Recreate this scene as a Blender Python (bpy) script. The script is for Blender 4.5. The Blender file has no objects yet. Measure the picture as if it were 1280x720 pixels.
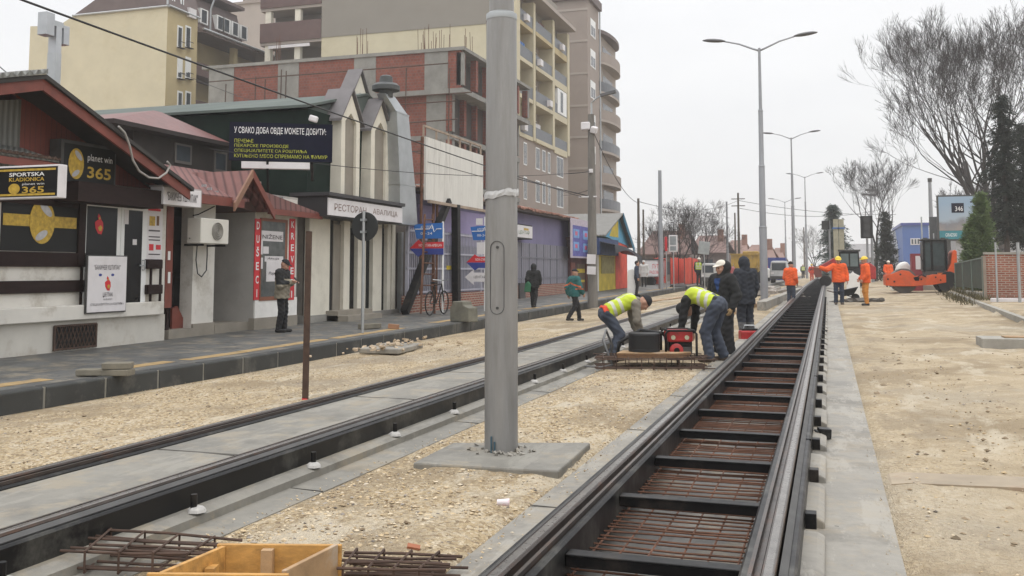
import bpy, math, random
import numpy as np
from mathutils import Vector, Matrix, Euler
R_ = math.radians
random.seed(7); rng = np.random.default_rng(7)
sc = bpy.context.scene
col = sc.collection
# ---------------------------------------------------------------- camera
CAM = Vector((0, 0, 1.27)); FPX = 1200.0; PITCH = math.atan(94.4/1200); YAW = R_(18.17); PPY = 243.6
cd = bpy.data.cameras.new('camera'); co = bpy.data.objects.new('camera', cd); col.objects.link(co)
co.location = CAM; co.rotation_euler = (math.pi/2+PITCH, 0, YAW)
cd.sensor_width = 36; cd.lens = 36*FPX/1280; cd.shift_y = -(360-PPY)/1280
cd.clip_start = 0.1; cd.clip_end = 4000
sc.camera = co
CM = Euler((math.pi/2+PITCH, 0, YAW)).to_matrix()
def P(px, py, X=None, Y=None, Z=None, g=False):
    """where the line of sight through a point of the photograph meets a plane of the place"""
    d = CM @ Vector(((px-640)/FPX, -(py-PPY)/FPX, -1))
    if g:
        t = 1.5/-d.z if d.z < 0 else 50
        for _ in range(30):
            p = CAM+d*t; t += (p.z-gz(p.x, p.y))/max(0.02, -d.z)*0.7
        return CAM+d*t
    if X is not None: t = (X-CAM.x)/d.x
    elif Y is not None: t = (Y-CAM.y)/d.y
    else: t = (Z-CAM.z)/d.z
    return CAM+d*t
# ---------------------------------------------------------------- terrain
def rise(y):
    if y < 14: return 0.0
    if y < 60: return 0.0065*(y-14)
    return 0.299+0.0015*(min(y, 160)-60)
PROF = [(-1e4,-.36),(-8.9,-.36),(-8,-.34),(-6.2,-.24),(-5.4,-.13),(-5.06,-.10),(-4.98,-.32),(-3.5,-.32),(-3.38,-.27),(-3.2,-.235),
        (-2.6,-.215),(-1.98,-.25),(-1.86,-.29),(-1.8,-.36),(.25,-.36),(.31,-.225),(.5,-.2),(1.2,-.19),(2.5,-.15),(4,-.11),(7,-.05),(12,0),(1e4,.1)]
PX = np.array([p[0] for p in PROF]); PZ = np.array([p[1] for p in PROF])
def curbx(y): return 4.15+(y-20)*0.042 if y < 60 else 5.8
def gz(x, y):
    z = float(np.interp(x, PX, PZ))+rise(y)
    if x > curbx(y)+.1 and y > 14: z += .17
    return z
# ---------------------------------------------------------------- object helpers
def tag(o, label=None, cat=None, group=None, kind=None):
    if label: o['label'] = label
    if cat: o['category'] = cat
    if group: o['group'] = group
    if kind: o['kind'] = kind
    return o
def thing(name, label, cat, loc=(0,0,0), group=None):
    o = bpy.data.objects.new(name, None); o.empty_display_size = .2; col.objects.link(o)
    o.location = loc; return tag(o, label, cat, group)
def adopt(o, parent):
    o.parent = parent
    if parent.type == 'EMPTY' and parent.parent is None:
        o.matrix_parent_inverse = Matrix.Translation(parent.location).inverted()
    return o
def kids(o): return [c for c in KID.get(o.name, [])]
KID = {}
def copy_tree(o, parent=None):
    c = o.copy(); col.objects.link(c)
    if parent is not None:
        c.parent = parent; KID.setdefault(parent.name, []).append(c)
    for k in list(KID.get(o.name, [])): copy_tree(k, c)
    return c
def mesh_obj(name, me, mats, parent=None):
    for m in (mats if isinstance(mats, (list, tuple)) else [mats]): me.materials.append(m)
    o = bpy.data.objects.new(name, me); col.objects.link(o)
    if parent is not None:
        adopt(o, parent); KID.setdefault(parent.name, []).append(o)
    return o
class MB:
    def __init__(s): s.v = []; s.f = []; s.m = []; s.mi = 0
    def add(s, vs, fs):
        b = len(s.v); s.v += [tuple(v) for v in vs]
        for f in fs: s.f.append(tuple(b+i for i in f)); s.m.append(s.mi)
        return s
    def box(s, x0, x1, y0, y1, z0, z1):
        if x0 > x1: x0, x1 = x1, x0
        if y0 > y1: y0, y1 = y1, y0
        if z0 > z1: z0, z1 = z1, z0
        return s.add([(x0,y0,z0),(x1,y0,z0),(x1,y1,z0),(x0,y1,z0),(x0,y0,z1),(x1,y0,z1),(x1,y1,z1),(x0,y1,z1)],
                     [(0,3,2,1),(4,5,6,7),(0,1,5,4),(1,2,6,5),(2,3,7,6),(3,0,4,7)])
    def obox(s, c, size, rot=(0,0,0)):
        m = Euler(rot).to_matrix(); c = Vector(c); h = [q/2 for q in size]
        vs = [c+m@Vector((sx*h[0], sy*h[1], sz*h[2])) for sx,sy,sz in [(-1,-1,-1),(1,-1,-1),(1,1,-1),(-1,1,-1),(-1,-1,1),(1,-1,1),(1,1,1),(-1,1,1)]]
        return s.add(vs, [(0,3,2,1),(4,5,6,7),(0,1,5,4),(1,2,6,5),(2,3,7,6),(3,0,4,7)])
    def bar(s, p0, p1, w, h):
        """square bar between two points"""
        p0, p1 = Vector(p0), Vector(p1); d = (p1-p0).normalized()
        up = Vector((0,0,1)) if abs(d.z) < .95 else Vector((1,0,0))
        a = d.cross(up).normalized()*w/2; b = a.cross(d).normalized()*h/2
        vs = [p+q for p in (p0,p1) for q in (-a-b, a-b, a+b, -a+b)]
        return s.add(vs, [(0,1,2,3),(7,6,5,4),(0,4,5,1),(1,5,6,2),(2,6,7,3),(3,7,4,0)])
    def tube(s, pts, r, n=8, caps=True):
        pts = [Vector(p) for p in pts]
        rs = r if isinstance(r, (list, tuple)) else [r]*len(pts)
        vs = []; fs = []; prev = None
        for i, p in enumerate(pts):
            d = (pts[min(i+1, len(pts)-1)]-pts[max(i-1, 0)])
            d = d.normalized() if d.length > 1e-9 else Vector((0,0,1))
            if prev is None:
                up = Vector((0,0,1)) if abs(d.z) < .9 else Vector((1,0,0)); a = d.cross(up).normalized()
            else:
                a = (prev-d*prev.dot(d)); a = a.normalized() if a.length > 1e-6 else d.orthogonal().normalized()
            prev = a; b = d.cross(a)
            for k in range(n):
                t = 2*math.pi*k/n; vs.append(p+(a*math.cos(t)+b*math.sin(t))*rs[i])
        for i in range(len(pts)-1):
            for k in range(n):
                k2 = (k+1) % n; fs.append((i*n+k, i*n+k2, (i+1)*n+k2, (i+1)*n+k))
        if caps:
            fs.append(tuple(range(n-1, -1, -1))); fs.append(tuple((len(pts)-1)*n+k for k in range(n)))
        return s.add(vs, fs)
    def prism(s, poly, ax, d0, d1):
        n = len(poly)
        mk = {'x': lambda a,b,d: (d,a,b), 'y': lambda a,b,d: (a,d,b), 'z': lambda a,b,d: (a,b,d)}[ax]
        vs = [mk(a,b,d0) for a,b in poly]+[mk(a,b,d1) for a,b in poly]
        fs = [tuple(range(n)), tuple(range(2*n-1, n-1, -1))]+[(i, i+n, (i+1)%n+n, (i+1)%n) for i in range(n)]
        return s.add(vs, fs)
    def lathe(s, prof, c=(0,0,0), n=16, axis='z'):
        vs = []; fs = []; c = Vector(c)
        for r, z in prof:
            for k in range(n):
                t = 2*math.pi*k/n; q = (r*math.cos(t), r*math.sin(t), z)
                if axis == 'x': q = (q[2], q[0], q[1])
                if axis == 'y': q = (q[0], q[2], q[1])
                vs.append(c+Vector(q))
        for i in range(len(prof)-1):
            for k in range(n):
                k2 = (k+1) % n; fs.append((i*n+k, i*n+k2, (i+1)*n+k2, (i+1)*n+k))
        fs.append(tuple(range(n-1, -1, -1))); fs.append(tuple((len(prof)-1)*n+k for k in range(n)))
        return s.add(vs, fs)
    def sweep(s, prof, ys, off=lambda y: (0, 0)):
        """closed cross-section (x, z) carried along the street"""
        n = len(prof); vs = []; fs = []
        for y in ys:
            dx, dz = off(y)
            for x, z in prof: vs.append((x+dx, y, z+dz))
        for i in range(len(ys)-1):
            for k in range(n):
                k2 = (k+1) % n; fs.append((i*n+k, (i+1)*n+k, (i+1)*n+k2, i*n+k2))
        fs.append(tuple(range(n))); fs.append(tuple((len(ys)-1)*n+k for k in range(n-1, -1, -1)))
        return s.add(vs, fs)
    def slab(s, pts, t):
        """thick sheet: a 3D polygon and the same polygon moved by t"""
        n = len(pts); t = Vector(t); vs = [Vector(p) for p in pts]+[Vector(p)+t for p in pts]
        return s.add(vs, [tuple(range(n)), tuple(range(2*n-1, n-1, -1))]+[(i, i+n, (i+1)%n+n, (i+1)%n) for i in range(n)])
    def build(s, name, mats, parent=None, smooth=False, bevel=0, auto=None):
        me = bpy.data.meshes.new(name)
        v = s.v; loc = None
        if parent is None and v:
            a = np.array(v); lo = a.min(0); hi = a.max(0); loc = ((lo[0]+hi[0])/2, (lo[1]+hi[1])/2, lo[2]); v = (a-np.array(loc)).tolist()
        me.from_pydata(v, [], s.f)
        if any(s.m): me.polygons.foreach_set('material_index', s.m)
        import bmesh
        bm = bmesh.new(); bm.from_mesh(me); bmesh.ops.recalc_face_normals(bm, faces=bm.faces); bm.to_mesh(me); bm.free()
        if smooth: me.polygons.foreach_set('use_smooth', [True]*len(me.polygons))
        o = mesh_obj(name, me, mats, parent)
        if loc: o.location = loc
        if smooth == 'auto' or auto:
            md = o.modifiers.new('edges', 'EDGE_SPLIT'); md.split_angle = R_(auto or 40)
        if bevel:
            md = o.modifiers.new('bevel', 'BEVEL'); md.width = bevel; md.segments = 2; md.limit_method = 'ANGLE'
        return o
def part(name, mats, parent, fn, **k):
    m = MB(); fn(m); return m.build(name, mats, parent, **k)
TXT = {}
def text(s, org, right, up, w, h, mat, parent, name='lettering', ext=.004, bold=0.0, shear=0):
    """raised letters fitted into w x h at org (lower left)"""
    cu = bpy.data.curves.new('t', 'FONT'); cu.body = s; cu.size = 1; cu.extrude = 0; cu.offset = bold; cu.shear = shear; cu.resolution_u = 3
    ob = bpy.data.objects.new('t', cu); col.objects.link(ob)
    dg = bpy.context.evaluated_depsgraph_get(); me = bpy.data.meshes.new_from_object(ob.evaluated_get(dg))
    n = len(me.vertices); a = np.empty(n*3); me.vertices.foreach_get('co', a); a = a.reshape(-1, 3)
    fs = [tuple(p.vertices) for p in me.polygons]
    bpy.data.objects.remove(ob); bpy.data.curves.remove(cu); bpy.data.meshes.remove(me)
    lo = a.min(0); hi = a.max(0)
    org = Vector(org); right = Vector(right).normalized(); up = Vector(up).normalized(); nrm = right.cross(up)
    mb = MB()
    vs = [org+right*((p[0]-lo[0])/(hi[0]-lo[0])*w)+up*((p[1]-lo[1])/max(1e-6, hi[1]-lo[1])*h)+nrm*ext for p in a]
    mb.add(vs, fs)
    return mb.build(name, mat, parent)
# ---------------------------------------------------------------- materials
def nodes(name):
    m = bpy.data.materials.new(name); m.use_nodes = True; nt = m.node_tree
    return m, nt, nt.nodes['Principled BSDF']
def N(nt, t, **k):
    n = nt.nodes.new(t)
    for a, b in k.items():
        if hasattr(n, a): setattr(n, a, b)
        else: n.inputs[a].default_value = b
    return n
def coords(nt, scale=None):
    tc = N(nt, 'ShaderNodeTexCoord')
    g = N(nt, 'ShaderNodeNewGeometry')
    return g.outputs['Position'] if scale == 'world' else tc.outputs['Object']
def c4(c): return (c[0], c[1], c[2], 1)
def ramp(nt, fac, stops):
    r = N(nt, 'ShaderNodeValToRGB'); e = r.color_ramp.elements
    while len(e) < len(stops): e.new(0.5)
    for i, (p, c) in enumerate(stops): e[i].position = p; e[i].color = c4(c) if len(c) == 3 else c
    nt.links.new(fac, r.inputs[0]); return r.outputs[0]
def mixc(nt, fac, a, b, mode='MIX'):
    m = N(nt, 'ShaderNodeMix', data_type='RGBA', blend_type=mode)
    for sock, v in ((m.inputs[0], fac), (m.inputs[6], a), (m.inputs[7], b)):
        if hasattr(v, 'is_linked'): nt.links.new(v, sock)
        else: sock.default_value = v if isinstance(v, (int, float)) else c4(v)
    return m.outputs[2]
def noise(nt, vec, scale, detail=4, rough=.6):
    n = N(nt, 'ShaderNodeTexNoise'); n.inputs['Scale'].default_value = scale; n.inputs['Detail'].default_value = detail; n.inputs['Roughness'].default_value = rough
    nt.links.new(vec, n.inputs['Vector']); return n.outputs[0]
def bump(nt, b, h, strength, dist=.02):
    n = N(nt, 'ShaderNodeBump'); n.inputs['Strength'].default_value = strength; n.inputs['Distance'].default_value = dist
    nt.links.new(h, n.inputs['Height']); nt.links.new(n.outputs[0], b.inputs['Normal'])
def mul(c, k): return tuple(min(1, x*k) for x in c[:3])
def M(name, c, rough=.75, var=.18, scale=3., metal=0., bmp=.0, bscale=60., stain=None, stain_amt=.5, stretch=None, spec=None):
    if max(c) < .06: c = mul(c, .6)
    m, nt, b = nodes(name); v = coords(nt)
    if stretch:
        mp = N(nt, 'ShaderNodeMapping'); mp.inputs['Scale'].default_value = stretch; nt.links.new(v, mp.inputs[0]); v2 = mp.outputs[0]
    else: v2 = v
    n1 = noise(nt, v2, scale, 6, .65)
    cc = ramp(nt, n1, [(.3, mul(c, 1-var)), (.7, mul(c, 1+var))])
    if stain:
        n2 = noise(nt, v2, scale*.55+.31, 8, .72); f = ramp(nt, n2, [(.52, (0,0,0)), (.68, (stain_amt,)*3)])
        cc = mixc(nt, f, cc, stain)
    nt.links.new(cc, b.inputs['Base Color'])
    n3 = noise(nt, v, scale*4, 4)
    rr = N(nt, 'ShaderNodeMapRange'); rr.inputs[3].default_value = max(.03, rough-.12); rr.inputs[4].default_value = min(1, rough+.12)
    nt.links.new(n3, rr.inputs[0]); nt.links.new(rr.outputs[0], b.inputs['Roughness'])
    b.inputs['Metallic'].default_value = metal
    if spec is not None: b.inputs['Specular IOR Level'].default_value = spec
    if bmp: bump(nt, b, noise(nt, v, bscale, 5), bmp, .01)
    return m
def wallvec(nt, v):
    s = N(nt, 'ShaderNodeSeparateXYZ'); nt.links.new(v, s.inputs[0])
    a = N(nt, 'ShaderNodeMath', operation='ADD'); nt.links.new(s.outputs[0], a.inputs[0]); nt.links.new(s.outputs[1], a.inputs[1])
    c = N(nt, 'ShaderNodeCombineXYZ'); nt.links.new(a.outputs[0], c.inputs[0]); nt.links.new(s.outputs[2], c.inputs[1]); return c.outputs[0]
def brick(name, c1, c2, mortar, bw=.25, bh=.12, ms=.012, stain=None):
    m, nt, b = nodes(name); v = coords(nt); w = wallvec(nt, v)
    t = N(nt, 'ShaderNodeTexBrick'); nt.links.new(w, t.inputs['Vector'])
    for k, q in (('Color1', c4(c1)), ('Color2', c4(c2)), ('Mortar', c4(mortar)), ('Scale', 1.), ('Mortar Size', ms), ('Brick Width', bw), ('Row Height', bh), ('Bias', 0.)): t.inputs[k].default_value = q
    cc = mixc(nt, .55, t.outputs[0], ramp(nt, noise(nt, v, 1.3, 7, .7), [(.3, (.55,)*3), (.7, (1.25,)*3)]), 'MULTIPLY')
    cc2 = cc
    if stain:
        f = ramp(nt, noise(nt, v, .8, 8, .7), [(.55, (0,0,0)), (.7, (.7,)*3)]); cc2 = mixc(nt, f, cc, stain)
    nt.links.new(cc2, b.inputs['Base Color']); b.inputs['Roughness'].default_value = .9
    bump(nt, b, t.outputs[1], -.6, .012); return m
def stripes(name, c1, c2, axis, freq, rough=.7, sharp=.12, var=.15, bmp=.5):
    """planks or corrugation lines across one axis ('h': along the wall, 'z': up)"""
    m, nt, b = nodes(name); v = coords(nt); w = wallvec(nt, v)
    s = N(nt, 'ShaderNodeSeparateXYZ'); nt.links.new(w, s.inputs[0])
    f = N(nt, 'ShaderNodeMath', operation='MULTIPLY'); nt.links.new(s.outputs[0 if axis == 'h' else 1], f.inputs[0]); f.inputs[1].default_value = freq
    fr = N(nt, 'ShaderNodeMath', operation='PINGPONG'); nt.links.new(f.outputs[0], fr.inputs[0]); fr.inputs[1].default_value = .5
    k = ramp(nt, fr.outputs[0], [(0, (0,0,0)), (sharp, (1,1,1))])
    cc = mixc(nt, k, c2, c1)
    cc = mixc(nt, .8, cc, ramp(nt, noise(nt, v, 2.5, 7, .7), [(.3, (1-var,)*3), (.7, (1+var,)*3)]), 'MULTIPLY')
    nt.links.new(cc, b.inputs['Base Color']); b.inputs['Roughness'].default_value = rough
    bump(nt, b, k, bmp, .02); return m
def ground_mat():
    m, nt, b = nodes('sandy gravel'); v = coords(nt, 'world')
    big = noise(nt, v, .55, 7, .62); mid = noise(nt, v, 3.1, 6, .65)
    vo = N(nt, 'ShaderNodeTexVoronoi'); vo.inputs['Scale'].default_value = 42; nt.links.new(v, vo.inputs['Vector'])
    vo2 = N(nt, 'ShaderNodeTexVoronoi'); vo2.inputs['Scale'].default_value = 95; nt.links.new(v, vo2.inputs['Vector'])
    sep = N(nt, 'ShaderNodeSeparateColor'); nt.links.new(vo.outputs['Color'], sep.inputs[0])
    base = ramp(nt, sep.outputs[0], [(0, (.20,.145,.085)), (.3, (.43,.325,.19)), (.62, (.52,.415,.265)), (.85, (.62,.53,.39)), (1, (.32,.25,.17))])
    sand = ramp(nt, mid, [(.28, (.38,.30,.195)), (.55, (.48,.395,.275)), (.75, (.56,.475,.35))])
    # gravelly in the verge between the tracks and in patches, finer sand on the right
    sx = N(nt, 'ShaderNodeSeparateXYZ'); nt.links.new(v, sx.inputs[0])
    mr = N(nt, 'ShaderNodeMapRange'); mr.inputs[1].default_value = -.5; mr.inputs[2].default_value = 1.0; mr.inputs[3].default_value = .85; mr.inputs[4].default_value = .18
    nt.links.new(sx.outputs[0], mr.inputs[0])
    cc = mixc(nt, mr.outputs[0], sand, base)
    mpp = N(nt, 'ShaderNodeMapping'); mpp.inputs['Scale'].default_value = (1,.4,1); nt.links.new(v, mpp.inputs[0]); vs_ = mpp.outputs[0]
    big2 = noise(nt, vs_, 1.35, 9, .7)
    f = ramp(nt, big, [(.49, (0,0,0)), (.58, (.75,)*3)]); cc = mixc(nt, f, cc, (.29,.225,.145))
    fb2 = ramp(nt, big2, [(.54, (0,0,0)), (.62, (.5,)*3)]); cc = mixc(nt, fb2, cc, (.25,.20,.14))
    fb3 = ramp(nt, big2, [(.38, (.7,)*3), (.46, (0,0,0))]); cc = mixc(nt, fb3, cc, (.60,.53,.41))
    f2 = ramp(nt, noise(nt, v, 1.1, 8, .7), [(.56, (0,0,0)), (.7, (.55,)*3)]); cc = mixc(nt, f2, cc, (.56,.50,.40))
    n4 = noise(nt, v, .23, 5, .6); f3 = ramp(nt, n4, [(.5, (0,0,0)), (.66, (.45,)*3)]); cc = mixc(nt, f3, cc, (.36,.33,.28))
    nt.links.new(cc, b.inputs['Base Color']); b.inputs['Roughness'].default_value = .92; b.inputs['Specular IOR Level'].default_value = .25
    ad = N(nt, 'ShaderNodeMath', operation='ADD'); nt.links.new(vo.outputs[0], ad.inputs[0]); nt.links.new(vo2.outputs[0], ad.inputs[1])
    ad2 = N(nt, 'ShaderNodeMath', operation='ADD'); nt.links.new(ad.outputs[0], ad2.inputs[0]); nt.links.new(mid, ad2.inputs[1])
    bump(nt, b, ad2.outputs[0], .75, .02); return m
def concrete_mat(name, c, wet=.4, crack=True):
    m, nt, b = nodes(name); v = coords(nt, 'world')
    n1 = noise(nt, v, 1.2, 8, .68); n2 = noise(nt, v, 9, 6, .7)
    cc = ramp(nt, n1, [(.28, mul(c, .72)), (.5, c), (.72, mul(c, 1.2))])
    cc = mixc(nt, .5, cc, ramp(nt, n2, [(.3, (.75,)*3), (.7, (1.2,)*3)]), 'MULTIPLY')
    f = ramp(nt, noise(nt, v, 2.3, 8, .75), [(.5, (0,0,0)), (.6, (.8,)*3)]); cc = mixc(nt, f, cc, tuple(.5*a+.5*b for a, b in zip(c, (.34,.28,.19))))
    fd = ramp(nt, noise(nt, v, .8, 9, .72), [(.5, (0,0,0)), (.62, (.6,)*3)]); cc = mixc(nt, fd, cc, mul(c, .45))
    mpj = N(nt, 'ShaderNodeMapping'); mpj.inputs['Scale'].default_value = (2.2,.5,1); nt.links.new(v, mpj.inputs[0]); fj = ramp(nt, noise(nt, mpj.outputs[0], 1.7, 9, .75), [(.53, (0,0,0)), (.57, (.5,)*3)]); cc = mixc(nt, fj, cc, mul(c, 1.4))
    vs = N(nt, 'ShaderNodeTexVoronoi'); vs.inputs['Scale'].default_value = 17; nt.links.new(v, vs.inputs['Vector'])
    sp = ramp(nt, vs.outputs[0], [(.06, (.7,)*3), (.11, (0,0,0))]); 
    sp2 = mixc(nt, 1., sp, ramp(nt, noise(nt, v, 4, 3), [(.5, (0,0,0)), (.6, (1,1,1))]), 'MULTIPLY'); cc = mixc(nt, sp2, cc, (.10,.085,.06))
    nt.links.new(cc, b.inputs['Base Color'])
    rg = ramp(nt, n1, [(.35, (.3+.35*(1-wet),)*3), (.65, (.85,)*3)]); nt.links.new(rg, b.inputs['Roughness'])
    bump(nt, b, n2, .35, .01); return m
GROUND = ground_mat()
CONC = concrete_mat('fresh concrete', (.20,.190,.165), .6)
CONC_WET = concrete_mat('wet concrete bed', (.13,.125,.115), .9)
CONC_L = concrete_mat('light concrete', (.255,.24,.21), .3)
KERB = M('dark kerb stone', (.052,.055,.053), .7, .3, 2, bmp=.3, stain=(.2,.19,.16), stain_amt=.4)
KERBR = M('concrete kerb', (.30,.285,.25), .85, .2, 3, bmp=.3)
ASPH = concrete_mat('pavement asphalt', (.085,.087,.085), .6)
TACT = M('ochre paving', (.33,.225,.10), .85, .3, 4, bmp=.3, stain=(.17,.165,.155), stain_amt=.95)
JOINT = M('kerb joint mortar', (.22,.21,.18), .9)
RAIL = M('weathered rail steel', (.085,.07,.062), .32, .3, 5, metal=.75, stain=(.15,.075,.045), stain_amt=.75)
RAILTOP = M('rubbed rail head', (.24,.225,.21), .3, .2, 9, metal=.8)
RUBBER = M('black rail jacket', (.013,.013,.014), .4, .3, 2.2, stain=(.15,.145,.125), stain_amt=.5, spec=.25)
JGREY = M('grey rubber strip', (.068,.067,.065), .55, .25, 5, spec=.25)
BLACK = M('black painted steel', (.010,.010,.011), .45, .3, 5, spec=.22, stain=(.06,.048,.038), stain_amt=.55)
RUST = M('rusty steel', (.13,.062,.038), .85, .4, 9, metal=.2, bmp=.3)
RUSTD = M('dark rusty steel', (.075,.045,.032), .8, .4, 9, metal=.2)
GALV = M('galvanised steel', (.42,.44,.45), .42, .12, 2.5, metal=.75, stain=(.5,.52,.53), stain_amt=.3)
POLE = M('grey painted pole', (.275,.27,.262), .42, .16, 1.5, metal=.4, stain=(.19,.18,.165), stain_amt=.5, stretch=(5,5,.6))
POLE2 = M('galvanised lamp pole', (.30,.31,.33), .5, .1, 2, metal=.4)
WOODPOLE = M('dark wooden pole', (.09,.075,.06), .9, .3, 6, bmp=.3, stretch=(6,6,.5))
PLY = M('yellow plywood', (.50,.27,.075), .55, .28, 5, bmp=.15, stretch=(1,5,5), stain=(.22,.12,.045), stain_amt=.6)
PLYD = M('worn plywood', (.36,.23,.12), .65, .3, 4, bmp=.2, stain=(.48,.44,.38), stain_amt=.7)
PLYE = M('plywood edge', (.16,.085,.04), .7, .35, 9, stretch=(2,8,8))
WHITEP = M('white plastic frame', (.72,.73,.72), .35, .05)
WHITE = M('white paint', (.74,.73,.70), .6, .08, 4)
SIGNW = M('white sign board', (.66,.64,.65), .45, .06, 3, stain=(.5,.48,.46), stain_amt=.4)
def glassm(name, c=(.03,.034,.036), r=.08):
    m = M(name, c, r+.1, .35, 1.2, spec=.2); return m
GLASS = glassm('dark shop glass', (.018,.02,.022)); GLASS2 = glassm('flat window glass', (.06,.07,.08), .05)
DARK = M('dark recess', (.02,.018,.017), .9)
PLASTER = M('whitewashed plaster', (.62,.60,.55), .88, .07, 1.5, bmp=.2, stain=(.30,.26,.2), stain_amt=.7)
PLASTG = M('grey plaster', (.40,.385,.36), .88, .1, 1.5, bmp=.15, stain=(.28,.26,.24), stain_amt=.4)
TIMBER = M('dark brown timber', (.034,.018,.016), .7, .3, 4, stretch=(1,1,6), spec=.2)
REDPLANK = stripes('red plank cladding', (.155,.040,.028), (.07,.018,.014), 'h', 9, .65, .1)
REDTRIM = M('red painted trim', (.17,.042,.028), .55, .25, 4)
DKRED = M('dark red roof sheet', (.135,.048,.042), .5, .28, 3)
TILES = stripes('brown red roof tiles', (.175,.075,.066), (.075,.03,.028), 'h', 4.5, .7, .25)
CORR = stripes('grey corrugated sheet', (.20,.205,.19), (.10,.10,.09), 'h', 9, .6, .5, bmp=1)
CORRLT = stripes('corrugated cement sheet', (.27,.265,.25), (.13,.125,.115), 'h', 6, .85, .5, bmp=1)
GREENROOF = M('dark green felt', (.018,.034,.026), .9, .3, 2, bmp=.3, spec=.15)
GREENTOP = M('pale green roof felt', (.085,.105,.095), .9, .18, 1.1, stain=(.17,.19,.165), stain_amt=.5)
SLATE = M('grey slate dormer roof', (.155,.145,.148), .7, .15, 3)
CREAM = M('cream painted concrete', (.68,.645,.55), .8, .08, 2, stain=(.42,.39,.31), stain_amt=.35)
CREAMIN = M('dark beige infill', (.25,.225,.185), .85, .15, 2)  # plain beige, darker than the cream: infill, niches, steps and bases
BRICKW = brick('hollow red block infill', (.235,.070,.046), (.175,.052,.036), (.17,.12,.10), .25, .20, .012, stain=(.17,.065,.045))
BRICKF = brick('red facing brick', (.30,.10,.06), (.22,.07,.045), (.34,.29,.24), .26, .08, .014)
BRICKG = M('raw grey concrete frame', (.235,.232,.215), .9, .18, 1.3, bmp=.3, stain=(.15,.148,.14), stain_amt=.5)
YELLOW = M('pale yellow render', (.53,.48,.345), .88, .07, .6, stain=(.47,.41,.27), stain_amt=.5)
YELLOWD = M('ochre render', (.44,.36,.20), .85, .08, .8)
GREYR = M('grey render', (.245,.225,.195), .88, .05, .5)
BRNR = M('brown grey render', (.29,.245,.215), .88, .06, .5, stain=(.25,.21,.185), stain_amt=.4)
BRNL = M('light brown render', (.36,.315,.28), .88, .06, .6)
BRNROOF = M('brown mansard sheet', (.115,.085,.080), .7, .15, 1.2)
BROWNPAR = M('brown balcony parapet', (.12,.075,.068), .8, .15, 1)
BALGLASS = M('dark balcony railing', (.085,.092,.105), .4, .2, 2)
PURPLE = M('lilac painted wall', (.19,.175,.29), .8, .12, 1.3, stain=(.16,.15,.22), stain_amt=.5)
SHUT = stripes('lilac grey steel shutters', (.21,.205,.245), (.10,.10,.12), 'h', 3.2, .6, .12, bmp=.5)
NAVY = M('dark navy sign board', (.010,.012,.034), .75, .2, spec=.15)
LETW = M('white lettering', (.75,.75,.75), .5, .04)
LETY = M('yellow green lettering', (.42,.44,.035), .5, .1)
LETD = M('dark grey lettering', (.08,.07,.075), .5, .1)
GOLD = M('gold print', (.47,.31,.035), .5, .35, 14)
SILV = M('silver print', (.42,.42,.44), .4, .2, 12)
SIGNBK = M('black sign face', (.010,.010,.011), .6, .2, spec=.2)
SIGNGR = M('charcoal sign face', (.022,.024,.024), .6, .15, spec=.25)
REDP = M('bright red print', (.55,.02,.03), .5, .15)
BLUEP = M('blue sign print', (.02,.13,.42), .45, .1)
BLUED = M('deep blue sign print', (.03,.05,.24), .45, .1)
ORANGE = M('orange machine paint', (.60,.085,.015), .45, .18, 2, stain=(.25,.10,.05), stain_amt=.6)
REDM = M('red machine paint', (.36,.018,.018), .45, .3, 6, stain=(.08,.03,.025), stain_amt=.6)
TYRE = M('black tyre rubber', (.018,.018,.018), .85, .2, 9)
NETR = M('orange red safety mesh', (.66,.075,.04), .7, .2, 2)
YELP = M('yellow paint', (.58,.44,.035), .6, .22, 2, stain=(.35,.27,.05), stain_amt=.5)
BLUEB = M('blue panel cladding', (.05,.115,.33), .6, .08, .6)
BARK = M('grey brown bark', (.075,.062,.056), .95, .25, 5, bmp=.4)
TWIG = M('bare twigs', (.05,.04,.038), .95, .25, 2)
NEEDLE = M('dark spruce needles', (.020,.033,.021), .8, .5, 1.8)
NEEDLE2 = M('blue green spruce needles', (.05,.075,.062), .8, .4, 1.2)
THUJA = M('thuja foliage', (.10,.15,.05), .8, .5, 3)
FENCEG = M('dark green fence sheet', (.022,.058,.040), .6, .25, 2)
STONEM = None
def stone_mat():
    m, nt, b = nodes('loose stones'); g = N(nt, 'ShaderNodeNewGeometry')
    cc = ramp(nt, g.outputs['Random Per Island'], [(0, (.16,.115,.07)), (.25, (.38,.29,.18)), (.5, (.52,.40,.24)), (.75, (.62,.53,.39)), (.93, (.30,.27,.24)), (1, (.09,.075,.06))])
    nt.links.new(cc, b.inputs['Base Color']); b.inputs['Roughness'].default_value = .85; return m
STONEM = stone_mat()
# ---------------------------------------------------------------- ground
def hsh(x, y):
    return (math.sin(x*2.1+y*.7)*math.sin(y*1.7-x*.9)*.5+math.sin(x*5.3-y*3.1)*math.sin(y*4.7+x*2.2)*.3+math.sin(x*11.7+y*9.1)*math.sin(y*12.3-x*7.7)*.2)
def lin(a, b, s): return list(np.arange(a, b-1e-9, s))
gxs = [-400,-250,-120,-60,-30,-15,-12,-9.2]+lin(-8.9,-5.5,.16)+lin(-5.5,-4.9,.07)+[-4.9,-4.2,-3.5,-3.44]+lin(-3.38,-1.8,.07)+[-1.8,-1.0,-.3,.25]+lin(.31,4,.12)+lin(4,8,.25)+[8,10,13,18,30,60,120,220,400]
gys = [-60,-10,-2,1]+lin(2,16,.11)+lin(16,30,.3)+lin(30,70,1)+lin(70,160,8)+[160,220,320,500,800]
nx, ny = len(gxs), len(gys); gv = []
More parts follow.
